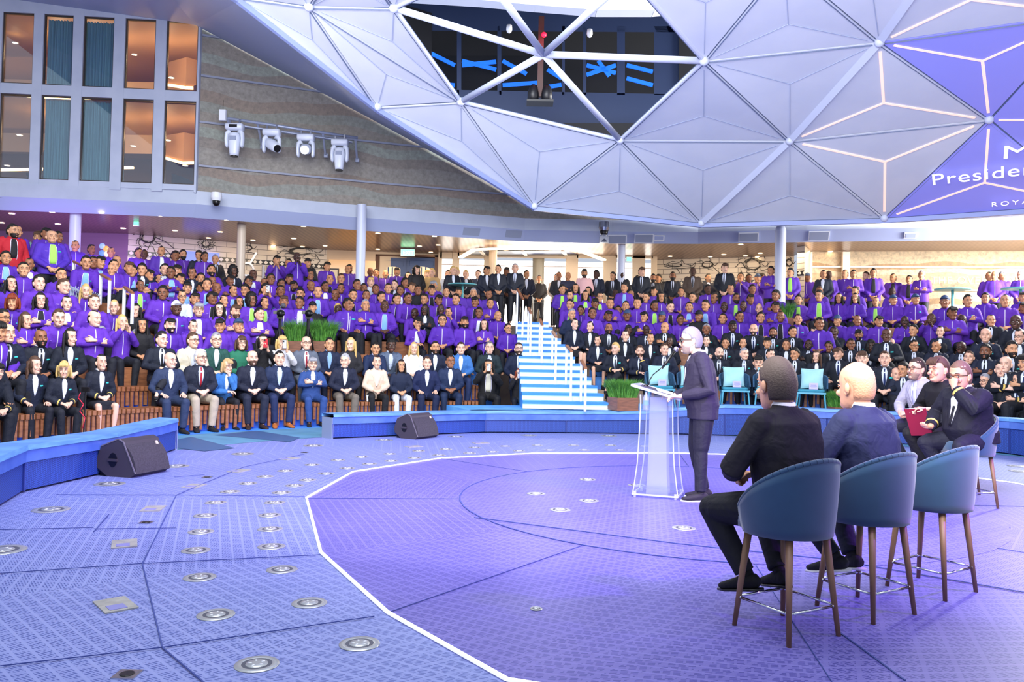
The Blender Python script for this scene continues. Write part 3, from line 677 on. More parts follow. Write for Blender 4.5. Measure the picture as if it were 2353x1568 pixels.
drawing('shark_drawing',WR,[[(1525,610),(1545,601),(1560,604),(1568,598),(1572,606),(1590,611),(1598,604),(1596,614),(1570,617),(1545,617),(1525,612)],[(1530,610),(1560,612),(1590,612)],[(1555,617),(1562,628)]]+scribble(1550,610,18,4,4,5),'black line drawing of a shark on the tiled wall behind the officers')
drawing('crab_drawing',WR,scribble(1625,608,14,8,5,6,5,12)+[[(1635,610),(1650,625),(1662,632)]],'black line drawing of a shrimp on the tiled wall')
drawing('squid_drawing',WR,scribble(1730,608,22,14,6,7,10,20),'black line drawing of a sea creature with looping arms behind the phone-holding crew')
drawing('coral_drawing',WR,scribble(1813,604,8,9,6,8,5,8),'black line drawing of branching coral next to the tiled pillar')
# HOOKED style wall sign
ps=on_wall(WL,565,616,.12); e=empty('restaurant_sign',ps,math.atan2(bw[2].y-bw[1].y,bw[2].x-bw[1].x),'dark raised wall sign with a fish-hook ring and block letters on the tiles','sign')
mb=MB().use(M_STEEL)
for i in range(24):
    t0,t1=i*math.pi/12,(i+1)*math.pi/12; mb.bar((math.cos(t0)*.2,0,math.sin(t0)*.2-.05),(math.cos(t1)*.2,0,math.sin(t1)*.2-.05),.06,.06,up=(0,1,0))
mb.bar((.1,0,.15),(.28,0,.5),.06,.05,up=(0,1,0)); mb.bar((-.12,0,.1),(-.2,0,.28),.05,.05,up=(0,1,0)); mb.build('hook_ring',parent=e)
text_obj('lettering','KED',(.42,-.02,-.32),.62,mat('sign_letter','#9aa0b4',.35,.4),(math.pi/2,0,0),e,.05,True,spacing=1.25)
# tv screen + buffet glow on left back
p=on_wall(WL,460,596,.1); mb=MB().use(mat('tv_screen','#6a78e8',.3,em=1.2,emc='#5f70f0')); mb.box((0,0,0),(1.05,.05,.42),0); o=mb.build('tv_screen',loc=p); o.rotation_euler=(0,0,.3); tag(o,'wide blue-lit screen on the tiled wall behind the standing officers','screen')
# warm window / poster right of sign
mb=MB().use(mat('warm_glass','#c89a62',.2,em=.5,emc='#d8a468')); a=Vector((XP(750,26.3),26.3,0)); b=Vector((XP(858,26.55),26.55,0)); mb.poly([zat(a,2.6),zat(b,2.6),zat(b,4.6),zat(a,4.6)]); struct(mb.build('window_2'),'warm lit glass partition beside the blue doors')
o=obj('wall_poster',MB().use(mat('poster_cream','#efe6cf',.5,em=.4)).mesh('x')); bpy.data.objects.remove(o)
mb=MB().use(mat('poster_frame','#3a3a40',.4)); pbox(mb,756,778,617,655,26.26,.05); mb.use(mat('poster_cream2','#e8dcc0',.5)); pbox(mb,759,775,620,652,26.22,.03); tag(mb.build('framed_poster'),'framed cream poster on the warm glass beside the tall column','poster')
# glowing wall art near mauve wall (flower lamps)
for px,py,c,nm in ((235,566,'#8fb8e8','pale blue'),(244,572,'#e0b050','gold'),(234,582,'#5f8fe0','blue'),(246,584,'#f0e0b0','cream')):
    mb=MB().use(mat('ball_'+c[1:],c,.3,em=.6)); mb.ell((0,0,0),(.09,.05,.09)); o=mb.build('wall_ornament',smooth=True,loc=P(px,py,22.9)); tag(o,'%s glossy ball ornament hanging before the mauve wall'%nm,'ornament')
# lettering on the warm stone wall
wl_=text_obj('lettering','THE OVERLOOK',P(2138,652,23.5),.30,mat('letter_cream','#d4bf9c',.5),(math.pi/2,0,-.16),None,.015,False,spacing=1.15)
tag(wl_,'pale raised venue lettering low on the warm striped stone wall','lettering')
# ------------------------------------------------------------ stone wall and window wall above the fascia
WZ=lambda px: next(Y0+(Y1-Y0)*(px-x0)/(x1-x0) for (x0,Y0),(x1,Y1) in zip(FAS[:-1],FAS[1:]) if x0<=px<=x1)
def wp(px,py,off=0.0):  # point on the upper wall plane for a pixel
    return P(px,py,WZ(px)+off)
sw=[outw(Vector((XP(x,WZ(x)),WZ(x),0)),.06) for x in (443,820,1200,1400,1600,1850,2353,2700)]
mb=MB().use(M_STONE)
for a,b in zip(sw[:-1],sw[1:]): mb.poly([zat(a,5.56),zat(b,5.56),zat(b,11.5),zat(a,11.5)])
struct(mb.build('wall_stone'))
mb=MB().use(mat('ledge','#8b92a6',.5))
for z in (6.22,7.35,8.55,9.6):
    for a,b in zip(sw[:3],sw[1:4]): mb.bar(zat(outw(a,-.05),z),zat(outw(b,-.05),z),.05,.05)
struct(mb.build('trim_4'))
# window wall
a0=Vector((XP(-330,19.65),19.65,0)); b0=Vector((XP(441,20.3),20.3,0)); dirw=(b0-a0).normalized(); nrm=Vector((dirw.y,-dirw.x,0))
def at_u(u,z,off=0): p=a0+dirw*u+nrm*off; return Vector((p.x,p.y,z))
Lwall=(b0-a0).length; angw=math.atan2(dirw.y,dirw.x)
M_WF=noise_mat('window_frame','#acb6cc','#b6bfd3',2,.45)
def ubox(mb,u0,u1,z0,z1,off,d): c=at_u((u0+u1)/2,(z0+z1)/2,off); mb.box(c,(u1-u0,d,z1-z0),angw)
u_of=lambda px: (Vector((XP(px,WZ(px)),WZ(px),0))-a0).dot(dirw)
panes=[]; 
edges=[(-325,-250),(-222,-150),(-122,-50),(-24,50),(73,143),(167,239),(265,337),(362,436)]
us=[(u_of(a)-.0,u_of(b)) for a,b in edges]
mb=MB().use(M_WF)
ubox(mb,0,Lwall,5.56,5.70,0,.14); ubox(mb,0,Lwall,7.84,8.10,0,.14); ubox(mb,0,Lwall,9.9,10.3,0,.14)
prev=0
for (u0,u1) in us+[(Lwall,Lwall)]:
    ubox(mb,prev,u0,5.5,10.0,0,.16); prev=u1
struct(mb.build('wall_window_grid'))
gm=mat('window_glass','#ffffff',.03,trans=0.0); nt=gm.node_tree; o_=nt.nodes['Material Output']; tr_=nd(nt,'ShaderNodeBsdfTransparent'); gl_=nd(nt,'ShaderNodeBsdfGlossy'); gl_.inputs['Roughness'].default_value=.03; gl_.inputs['Color'].default_value=(.75,.85,1,1); mx=nd(nt,'ShaderNodeMixShader'); mx.inputs[0].default_value=.13
nt.links.new(tr_.outputs[0],mx.inputs[1]); nt.links.new(gl_.outputs[0],mx.inputs[2]); nt.links.new(mx.outputs[0],o_.inputs[0])
M_GLASS=gm
wn=3
for (u0,u1) in us:
    for (z0,z1) in ((5.70,7.84),(8.10,9.9)):
        g=MB().use(M_GLASS); ubox(g,u0,u1,z0,z1,-.02,.02); f=MB().use(mat('window_frame_dark','#3c3430',.4))
        for q in ((u0,u0+.03,z0,z1),(u1-.03,u1,z0,z1),(u0,u1,z0,z0+.03),(u0,u1,z1-.03,z1)): ubox(f,*q,.0,.06)
        o=struct(g.build('window_%d'%wn),'tall clear pane of the two-storey white window wall'); f.build('window_frame',parent=o); wn+=1
# rooms behind
RM=mat('room_brown','#6e5038',.6); RC=mat('room_ceiling','#b08a68',.5); 
mb=MB().use(RM)
def upoly(mb,pts): mb.poly([at_u(u,z,o) for u,z,o in pts])
upoly(mb,[(-2,5.5,-6.5),(Lwall+.5,5.5,-6.5),(Lwall+.5,10.1,-6.5),(-2,10.1,-6.5)]); upoly(mb,[(Lwall+.02,5.5,-.1),(Lwall+.02,5.5,-6.5),(Lwall+.02,10.1,-6.5),(Lwall+.02,10.1,-.1)])
upoly(mb,[(-2,5.5,-.1),(Lwall,5.5,-.1),(Lwall,5.5,-6.5),(-2,5.5,-6.5)])
mb.use(RC); upoly(mb,[(-2,7.86,-.3),(Lwall,7.86,-.3),(Lwall,7.86,-6.5),(-2,7.86,-6.5)]); upoly(mb,[(-2,10.05,-.1),(Lwall,10.05,-.1),(Lwall,10.05,-6.5),(-2,10.05,-6.5)])
mb.use(mat('room_fascia','#cfae88',.5)); upoly(mb,[(-2,7.3,-4.2),(Lwall,7.3,-3.2),(Lwall,7.86,-3.2),(-2,7.86,-4.2)]); upoly(mb,[(-2,9.2,-4.2),(Lwall,9.2,-3.4),(Lwall,9.5,-3.4),(-2,9.5,-4.2)])
struct(mb.build('wall_lounge'))
mb=MB().use(mat('warm_cove','#ffd9a0',.5,em=5,emc='#ffcf8c'))
uc=u_of(340); 
for (z,o1,o2) in ((7.05,-4.6,-2.2),(9.2,-4.6,-2.4)):
    mb.bar(at_u(-1,z-.25,o1),at_u(u_of(150),z-.1,-3.8),.10,.06); mb.bar(at_u(u_of(262),z+.05,-3.0),at_u(uc,z-.28,-2.2),.10,.07); mb.bar(at_u(uc,z-.28,-2.2),at_u(Lwall-.1,z+.05,-3.2),.10,.07)
tag(mb.build('cove_light'),'warm zigzag cove light strips inside the lounge behind the big windows','light')
mb=MB().use(RC)
for (z,o1) in ((7.05,0),(9.2,0)):
    mb.add([at_u(u_of(262),z+.07,-3.0),at_u(uc,z-.25,-2.2),at_u(Lwall-.05,z+.07,-3.2),at_u(Lwall-.05,z+.65,-3.2),at_u(uc,z+.6,-2.2),at_u(u_of(262),z+.7,-3.0)],[[0,1,4,5],[1,2,3,4]])
struct(mb.build('ceiling_lounge'))
for px in (30,120,190,300,400):
    for z in (7.8,9.98): light('lounge_lamp','POINT',at_u(u_of(px),z-.5,-1.6),(0,0,0),22,(1,.68,.38),.1)
for px,py,dY in ((4,63,2),(27,52,3),(35,98,1.5),(335,55,2),(309,125,2.5),(282,178,3),(394,178,1.2),(281,222,.6),(331,280,2),(306,335,2.5),(416,264,1.2),(386,322,1.8),(426,380,1),(45,310,1),(17,380,2)):
    o=obj('downlight',dlm); p=P(px,py,WZ(px)+dY+.3); o.location=p; tag(o,'small round warm downlight seen through the tall lounge windows','downlight','downlights inside the lounge')
# curtains
def curtain(u0,u1,z0,z1,label):
    mb=MB().use(noise_mat('teal_curtain','#4a7c8c','#5c94a4',5,.8,stretch=(6,6,.3))); N=60; vs=[]
    for i in range(N+1):
        u=u0+(u1-u0)*i/N; o=-.45+.06*math.sin(i*1.35)+.02*math.sin(i*.5); vs+= [at_u(u,z0,o),at_u(u,z1,o)]
    mb.add(vs,[[2*i,2*i+2,2*i+3,2*i+1] for i in range(N)])
    tag(mb.build('curtain',smooth=True),label,'curtain','teal curtains in the lounge windows')
for (u0,u1),nm in ((us[4],'second column of panes'),(us[5],'third column of panes')):
    curtain(u0-.12,u1+.12,8.05,9.95,'teal curtain drawn behind the upper window in the %s'%nm); curtain(u0-.12,u1+.12,5.6,7.86,'teal curtain drawn behind the lower window in the %s'%nm)
# lounge chair and piano silhouettes
mb=MB().use(mat('lounge_dark','#171417',.25)); 
def prism_u(mb,pts,o0,o1):
    A=[at_u(u,z,o0) for u,z in pts]; B=[at_u(u,z,o1) for u,z in pts]; n_=len(A); mb.add(A+B,[list(range(n_)),[n_+i for i in range(n_)][::-1]]+[[i,(i+1)%n_,n_+(i+1)%n_,n_+i] for i in range(n_)])
uu=u_of(362)
prism_u(mb,[(uu+.0,5.52),(uu+.72,5.52),(uu+.72,5.78),(uu+.60,5.9),(uu+.25,6.05),(uu+.0,6.12)],-.6,-1.4)
tag(mb.build('piano'),'black glossy piano lid behind the lowest lounge window next to the stone wall','piano')
e=empty('lounge_chair',at_u(u_of(18),5.52,-.9),angw,'dark high-backed chair behind the lowest leftmost lounge window','chair')
m2=MB().use(mat('chair_brown','#2c1d18',.5)); m2.box((.1,0,.45),(.45,.45,.06)); m2.build('seat',parent=e); m2=MB().use(mat('chair_brown')); m2.box((.32,0,.75),(.06,.44,.7)); m2.build('backrest',parent=e)
for x,y in ((-.08,-.18),(.3,-.18),(-.08,.18),(.3,.18)): m2=MB().use(mat('chair_brown')); m2.tube((x,y,.43),(x-.03,y,0),.02); m2.build('leg',parent=e)
e=empty('lounge_armchair',at_u(u_of(425),8.12,-1.0),angw,'dark red armchair behind the upper lounge window next to the stone wall','chair')
m2=MB().use(mat('dark_red','#5e1c18',.5)); m2.loft([((0,0,.1),.28,.28),((0,0,.42),.3,.3)],n=16); m2.build('seat',parent=e,smooth=False); m2=MB().use(mat('dark_red')); m2.lathe([(.30,.35),(.33,.8),(.27,.8),(.25,.35)],n=14,a0=-1.2,a1=1.8); m2.build('backrest',parent=e,smooth=True)
# ------------------------------------------------------------ geodesic dome
ND=dict(a=(710,15,13.8),b=(905,18,13.5),c=(867,246,16.5),d=(1059,234,16.2),e=(1228,474,19.2),f=(1425,322,17),g=(1618,140,14),h=(1612,513,19.6),i=(1815,324,16.5),j=(2021,97,13.5),k=(2032,502,18.3),l=(2273,275,15.2),m=(2510,470,16.4),n=(2500,30,12.2),o=(1803,-85,11.5),p=(2190,-145,10.8),q=(1447,-57,11.6),r=(1103,-74,11.6),s=(545,-8,13.9),t=(800,-130,11.4),u=(1260,-230,9.8),v=(1640,-230,9.9),w=(260,-180,11.6),x=(600,-230,10.6),hub=(1249,125,13.9))
NP={k_:P(*v_) for k_,v_ in ND.items()}
dome_c=Vector((2,6,2))
M_PANEL=noise_mat('dome_panel','#d2d8e6','#d8dde9',1.5,.55); M_RIB=mat('dome_rib','#c4cbe0',.45); M_CREASE=mat('dome_crease','#a9b4d0',.6); M_PROJ=mat('projected_violet','#8e94e0',.5,em=.22,emc='#8a80ff'); M_GOLD=mat('projected_gold','#f3d8c8',.5,em=.55,emc='#ffd9c4'); M_GAP=mat('panel_gap','#5d6a86',.6)  # projected violet light is put into the panel colour and glow
TR=['abd','acd','cde','def','efh','fhi','fgi','gij','hik','ikl','ijl','jln','klm','lmn','gjo','goq','ojp','jpn','abt','tbr','sac','sat','qov','tru','swt','ruq']
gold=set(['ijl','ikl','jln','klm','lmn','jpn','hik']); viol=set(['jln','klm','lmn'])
TR=[t for t in TR if t!='ruq']
DOME=empty('geodesic_dome',(0,0,0),0,'white faceted geodesic dome of triangular panels with an open dark hexagon','dome')
for tnum,t in enumerate(TR):
    A,B,Cc=[NP[x] for x in t]; cen=(A+B+Cc)/3; nv=(B-A).cross(Cc-A).normalized()
    if nv.dot(CAMP-cen)<0: nv=-nv
    sh=lambda p:p+(cen-p).normalized()*.035
    A2,B2,C2=sh(A),sh(B),sh(Cc); apex=cen-nv*.035
    mb=MB(); m_=M_PROJ if t in viol else M_PANEL; mb.use(m_)
    bk=-nv*.02
    mb.add([A2,B2,C2,apex,A2+bk-nv*.02,B2+bk-nv*.02,C2+bk-nv*.02],[[0,1,3],[1,2,3],[2,0,3],[0,1,5,4],[1,2,6,5],[2,0,4,6]])
    names_={'abd':'just below','':''}
    o=mb.build('triangular_panel',parent=DOME)
    where={'abd':'touching the upper edge of the dark opening on its window-wall side','acd':'above the rim on the window-wall side, below a long crease','cde':'long panel along the rim nearest the four spotlights','def':'directly below the dark opening','efh':'on the rim above the grey pan-tilt camera','fhi':'pointing down to the rim above the speaker','fgi':'bordering the dark opening on the lettering side','gij':'between the opening corner and the gold-lined panels','hik':'on the rim above the thick white column','ikl':'with faint gold lines above the lettering word','ijl':'with gold lines at the edge of the violet area','jln':'glowing violet with gold lines, high beside the frame edge','klm':'violet, carrying the white lettering','lmn':'violet sliver at the frame edge'}.get(t,'high panel at the top edge of the picture, number %d around the opening'%tnum)
    if t in viol: o['label']='violet projected panel'
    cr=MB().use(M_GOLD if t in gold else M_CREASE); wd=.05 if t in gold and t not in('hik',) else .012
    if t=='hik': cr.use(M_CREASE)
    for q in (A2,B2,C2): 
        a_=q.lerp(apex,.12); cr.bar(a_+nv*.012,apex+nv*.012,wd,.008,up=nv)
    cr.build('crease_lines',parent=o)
gp=MB().use(M_GAP); seen_=set()
for t in TR:
    for x,y in ((0,1),(1,2),(2,0)):
        kx=tuple(sorted((t[x],t[y])))
        if kx in seen_: continue
        seen_.add(kx); A,B=NP[kx[0]],NP[kx[1]]; m_=(A+B)/2; nv=(CAMP-m_).normalized(); gp.bar(A-nv*.05,B-nv*.05,.10,.02,up=nv)
gp.build('panel_backing',parent=DOME)
ballm=MB().use(M_RIB); ballm.ell((0,0,0),(.085,.085,.085),nu=16,nv=10); ballme=ballm.mesh('joint_ball',True)
LN={'a':'highest on the window-wall side','b':'at the upper corner of the dark opening','c':'on the rim above the four spotlights','d':'at the lower corner of the dark opening','e':'on the rim near the stone wall tip','f':'at the bottom corner of the dark opening','g':'at the lettering-side corner of the dark opening','h':'on the rim above the speaker','i':'between the opening and the gold-lined panels','j':'at the upper start of the gold lines','k':'on the rim above the bright corner','l':'just above the white lettering'}
for k_ in 'abcdefghijkl':
    o=obj('joint_ball',ballme,DOME,loc=NP[k_]+(CAMP-NP[k_]).normalized()*.04)
# tubes across the opening
for k_,nm in (('b','running to the upper corner by the window-wall side'),('d','running down to the lower corner'),('f','running down to the bottom corner'),('g','running level toward the lettering side'),('q','rising to the upper edge on the lettering side'),('r','rising steeply to the top edge')):
    mb=MB().use(M_RIB); mb.tube(NP['hub'],NP[k_],.062,n=14); mb.build('strut',parent=DOME,smooth=True)
for a,b in (('b','d'),('d','f'),('f','g'),('g','q'),('b','r'),('q','r')):
    mb=MB().use(M_RIB); mb.tube(NP[a],NP[b],.038,n=10); mb.build('edge_strut',parent=DOME)
# double rib strips
mb=MB().use(M_RIB)
for a,b in (('h','i'),('i','j'),('j','p')):
    A,B=NP[a],NP[b]; nv=(CAMP-(A+B)/2).normalized(); mb.bar(A.lerp(B,.03)+nv*.05,B.lerp(A,.03)+nv*.05,.13,.04,up=nv)
mb.build('rib_beam',parent=DOME)
# rim edge and soffit
rim=['w','s','c','e','h','k','m']; con=[(0,-60),(452,57),(850,272),(1187,455),(1600,521),(2080,512),(2600,480)]
mb=MB().use(mat('soffit','#98a8cc',.5))
cp=[P(-120,-20,19.9),wp(448,57,-.06),wp(850,272,-.06),wp(1187,455,-.06),wp(1600,519,-.1),wp(2090,511,-.1),P(2690,480,20)]
rp=[NP[x]+Vector((0,0,-.10)) for x in rim]
for a in range(len(rp)-1): mb.poly([rp[a],rp[a+1],cp[a+1],cp[a]])
struct(mb.build('ceiling_soffit'))
mb=MB().use(mat('rim_edge','#8a98c8',.5))
for a,b in zip(rim[:-1],rim[1:]):
    A,B=NP[a],NP[b]; mb.bar(A+Vector((0,0,-.06)),B+Vector((0,0,-.06)),.08,.10)
struct(mb.build('trim_5'))
mb=MB().use(mat('soffit_upper','#b0bcda',.5))
mb.poly([P(-150,-20,19.85),wp(449,57,-.02),at_u(Lwall,10.35,0),at_u(-1,10.6,0)]); mb.poly([NP['w'],cp[0],P(-400,-200,12)])
struct(mb.build('ceiling_upper'))
# projected lettering on the violet panels
def text_on(body,px,py,size,m,px2,py2,spacing=1.0,bold=False,label='',cat='lettering'):
    # baseline from pixel to pixel, laid on the plane of the klm panels
    A,B,Cc=NP['k'],NP['l'],NP['m']; nv=(B-A).cross(Cc-A).normalized(); 
    if nv.dot(CAMP-A)<0: nv=-nv
    def hit(x,y):
        d=ray(x,y); t=(A-CAMP).dot(nv)/d.dot(nv); return CAMP+d*t+nv*.10
    p0,p1=hit(px,py),hit(px2,py2); xa=(p1-p0).normalized(); za=nv; ya=za.cross(xa)
    M_=Matrix((xa,ya,za)).transposed().to_4x4(); M_.translation=p0
    o=text_obj('projected_text',body,(0,0,0),size,m,(0,0,0),None,.003,bold,spacing=spacing); o.matrix_world=M_@(Matrix.Diagonal((1.35,1,1,1)) if bold else Matrix.Identity(4)); tag(o,label,'lettering'); return o
M_PT=mat('projected_white','#eef0ff',.5,em=.8,emc='#ececff')
text_on('M',2299,357,.52,M_PT,2353,352,1.1,True,'bold white letter M projected on the violet dome panel'); text_on('Presiden',2140,418,.50,M_PT,2353,394,1.08,False,'white projected word Presiden on the violet dome panel'); text_on('ROYA',2277,467,.20,M_PT,2353,460,1.5,False,'small white projected letters ROYA below the larger words')
# ------------------------------------------------------------ control booth behind the opening
e=None
BY=20.6
mb=MB().use(mat('booth_navy','#1a2d52',.6))
def pq(mb,pts,Y): mb.poly([P(x,y,Y) for x,y in pts])
pq(mb,[(960,205),(1620,218),(1620,300),(1440,330),(1090,250)],BY); pq(mb,[(900,-40),(1660,-40),(1660,75),(900,70)],BY)
for x0,x1 in ((900,992),(1050,1060),(1143,1152),(1292,1298),(1340,1347),(1418,1436),(1503,1560)): pq(mb,[(x0,60),(x1,60),(x1,218),(x0,218)],BY)
mb.use(mat('booth_dark','#0a0d16',.7)); pq(mb,[(1560,30),(1700,30),(1660,180),(1560,285)],BY-.05); pq(mb,[(860,-10),(992,30),(992,180),(940,120)],BY-.05)
mb.poly([P(860,-20,BY),P(1700,-20,BY),P(1720,-60,15.5),P(840,-60,15.5)]); pq(mb,[(1250,283),(1640,283),(1420,345)],BY-.3)
struct(mb.build('wall_booth'))
gl=MB().use(mat('booth_room','#05070d',.8)); pq(gl,[(900,30),(1660,30),(1660,245),(920,235)],BY+1.7); struct(gl.build('wall_booth_room'))
gl=MB().use(mat('booth_glass','#0a0f1c',.1,alpha=.25)); pq(gl,[(960,128),(1560,128),(1560,214),(1000,214)],BY+.02); struct(gl.build('window_40'),'dark strip window of the control booth behind the dome opening')
bl_=MB().use(mat('booth_blue','#1c6cf0',.5,em=1.1,emc='#1e74ff'))  # glowing strips imitate the blue-lit dome mirrored in the booth glass
for i,(x0,x1,ya,yb) in enumerate(((985,1045,120,150),(985,1045,190,196),(1062,1140,140,160),(1062,1140,150,142),(1155,1210,140,170),(1155,1240,196,190),(1258,1290,160,180),(1258,1290,200,195),(1348,1415,150,168),(1348,1415,172,150),(1375,1400,140,175),(1440,1500,180,196),(1440,1500,150,165))):
    bl_.bar(P(x0,ya,BY+1.0),P(x1,yb,BY+1.0),.10,.05,up=(0,-1,0))
tag(bl_.build('blue_reflections'),'glowing blue strips imitating reflections in the control booth windows','beam')
wa=MB().use(M_WHITE); pts=[(930,-14),(1100,-4),(1230,8),(1370,19),(1500,19),(1600,10)]
for a,b in zip(pts[:-1],pts[1:]): wa.bar(P(a[0],a[1],16.5),P(b[0],b[1],16.5),.35,.22,up=(0,0,1))
tag(wa.build('roof_ring'),'curved white roof ring at the top edge above the dark opening','beam')
e=empty('hanging_projector',P(1241,215,18.5),0,'pair of black rounded fixtures on a tray hanging in the dark opening','spotlight')
mb=MB().use(mat('black_metal','#17181f',.4)); mb.box((0,0,-.22),(.62,.4,.05)); mb.build('tray',parent=e)
for s in (-1,1):
    mb=MB().use(mat('black_metal')); mb.loft([((s*.16,0,-.2),.13,.12),((s*.16,0,.0),.13,.12),((s*.16,0,.14),.1,.1),((s*.16,0,.2),.05,.05)],n=14); mb.build('fixture_body',parent=e,smooth=True)
mb=MB().use(mat('pole_brown','#4a2c28',.5)); mb.box((0,.1,.9),(.13,.13,1.9)); mb.build('pole',parent=e)
o=MB().use(mat('red_lamp','#ff2030',.4,em=4,emc='#ff1030')); o.ell((0,0,0),(.06,.06,.06)); o=o.build('red_lamp',smooth=True,loc=P(1250,80,18.4)); tag(o,'small red warning lamp glowing high in the dark opening','lamp')
light('red_glow','POINT',P(1250,84,18.2),(0,0,0),6,(1,.05,.08),.05)
for px,py in ((1170,68),(1355,78)):
    mb=MB().use(M_WHITE); mb.lathe([(.001,.1),(.06,.1),(.07,0),(.05,-.06),(.001,-.09)],n=16); tag(mb.build('ceiling_sensor',smooth=True,loc=P(px,py,18)),'small white ceiling sensor in the dark opening, '+('beside the steep tube' if px<1200 else 'over the level tube'),'sensor')
# ------------------------------------------------------------ moving head lights on a wall bar
r0,r1=P(523,272,19.7),P(822,317,20.9); 
e=empty('lighting_bar',r0,0,'long grey mounting bar on brackets carrying four white spotlights','bar')
mb=MB().use(mat('bar_grey','#9aa4be',.4,.3)); mb.tube((0,0,0),r1-r0,.035,n=12); mb.build('pipe',parent=e,smooth=True)
d_=(r1-r0)
mb=MB().use(mat('bar_grey'))
for t in (.0,.22,.72,.98):
    q=d_*t; mb.bar(q,q+Vector((-.05,.55,-.42)),.05,.05); mb.box(q+Vector((-.05,.6,-.45)),(.1,.04,.1))
mb.bar(d_*.1+Vector((0,.1,-.12)),d_*.95+Vector((0,.1,-.12)),.1,.03); mb.build('wall_brackets',parent=e)
tagn=['with its long body hanging down and a small display','with its lens turned sideways showing a black ring','lit and shining white','last on the bar, body hanging straight down']
for i,(px,py) in enumerate(((540,300),(622,315),(700,330),(780,346))):
    t=(px-523)/299; c=r0.lerp(r1,t)+Vector((0,-.02,0)); e=empty('moving_head_light',c,0,'white moving-head spotlight '+tagn[i],'spotlight','four white spotlights on the wall bar')
    W=mat('fixture_white','#d4dcec',.35)
    mb=MB().use(W); mb.loft([((-.21,0,-.20),.075,.12),((-.19,0,-.20),.09,.14),((.19,0,-.20),.09,.14),((.21,0,-.20),.075,.12)],side=(0,0,1),n=16,ex=.7); mb.build('base',parent=e,smooth=True)
    for s in (-1,1):
        mb=MB().use(M_STEEL); mb.box((s*.12,0,-.06),(.04,.05,.13)); mb.build('clamp',parent=e)
        mb=MB().use(W); mb.loft([((s*.11,0,-.30),.08,.07),((s*.19,0,-.36),.05,.08),((s*.2,0,-.5),.045,.09),((s*.19,0,-.66),.045,.08),((s*.18,0,-.71),.02,.05)],side=(1,0,0),n=12); mb.build('yoke_arm',parent=e,smooth=True)
    mb=MB().use(W); L=.62
    ang={0:(0,0),1:(1.05,.9),2:(1.25,.15),3:(0.05,0)}[i]
    T=Matrix.Rotation(ang[1],3,'Z')@Matrix.Rotation(-ang[0],3,'X')
    piv=Vector((0,0,-.5)); hp=lambda z:piv+T@Vector((0,0,z))
    s0=T@Vector((1,0,0))
    mb.loft([(hp(.16),.07,.07),(hp(.12),.13,.12),(hp(-.02),.145,.135),(hp(-.2),.13,.125),(hp(-.36 if i in(0,3) else -.25),.11,.11),(hp(-.42 if i in (0,3) else -.27),.1,.1)],side=s0,n=18,ex=.8); mb.build('head',parent=e,smooth=True)
    zt=-.425 if i in (0,3) else -.275
    mb=MB().use(mat('lens_lit','#ffffff',.3,em=60,emc='#fff4dc') if i==2 else M_DARK); mb.loft([(hp(zt+.005),.095,.095),(hp(zt-.02),.095,.095)],side=s0,n=18); mb.build('lens',parent=e)
    if i in (0,3):
        mb=MB().use(M_GREY); mb.box(hp(.0)+Vector((0,-.135,0)),(.16,.02,.1)); mb.build('vent',parent=e)
    if i==0:
        mb=MB().use(M_DARK); mb.box((0,-.135,-.2),(.2,.02,.07)); mb.build('display',parent=e)
light('spot_beam','SPOT',P(701,335,19.2),(1.5,8,1),900,(1,.95,.85),.1,30,.8)
e=empty('wireless_receiver',P(512,265,19.6),0,'small white box with an antenna at the end of the spotlight bar','antenna box'); mb=MB().use(M_WHITE); mb.box((0,0,0),(.16,.08,.27)); mb.build('housing',parent=e); mb=MB().use(M_DARK); mb.tube((0,0,.13),(0,0,.38),.007,n=6); mb.build('antenna',parent=e)
# ------------------------------------------------------------ people: shapes
def remeshed(mb, vox, name, mats, smooth=2, extra=None, fac=.6):
    """one continuous surface grown from overlapping closed forms; extra forms are appended after"""
    me=bpy.data.meshes.new('tmp'); me.from_pydata([tuple(v) for v in mb.v],[],mb.f)
    bm=bmesh.new(); bm.from_mesh(me); bmesh.ops.recalc_face_normals(bm,faces=bm.faces); bm.to_mesh(me); bm.free()
    o=bpy.data.objects.new('tmp',me); COL.objects.link(o)
    m=o.modifiers.new('r','REMESH'); m.mode='VOXEL'; m.voxel_size=vox; m.use_smooth_shade=True
    if smooth: s=o.modifiers.new('s','SMOOTH'); s.factor=fac; s.iterations=smooth
    dg=bpy.context.evaluated_depsgraph_get(); out=bpy.data.meshes.new_from_object(o.evaluated_get(dg)); bpy.data.objects.remove(o); bpy.data.meshes.remove(me)
    out.name=name; out.materials.clear()
    for q in mats: out.materials.append(q)
    if extra is not None and extra.v:
        bm=bmesh.new(); bm.from_mesh(out); vs=[bm.verts.new(v) for v in extra.v]
        for f,mi in zip(extra.f,extra.m):
            try:
                fc=bm.faces.new([vs[i] for i in f]); fc.material_index=mi; fc.smooth=True
            except ValueError: pass
        bm.to_mesh(out); bm.free()
    out.polygons.foreach_set('use_smooth',[True]*len(out.polygons)); return out
V=Vector
HEADP=[(-.122,.020,-.082,-.050),(-.112,.036,-.094,-.030),(-.092,.050,-.098,.000),(-.070,.059,-.096,.040),(-.040,.068,-.092,.070),(-.005,.0735,-.086,.086),(.022,.0755,-.094,.094),(.055,.076,-.090,.099),(.085,.070,-.076,.090),(.108,.055,-.050,.068),(.122,.032,-.022,.040),(.127,.010,.0,.016)]
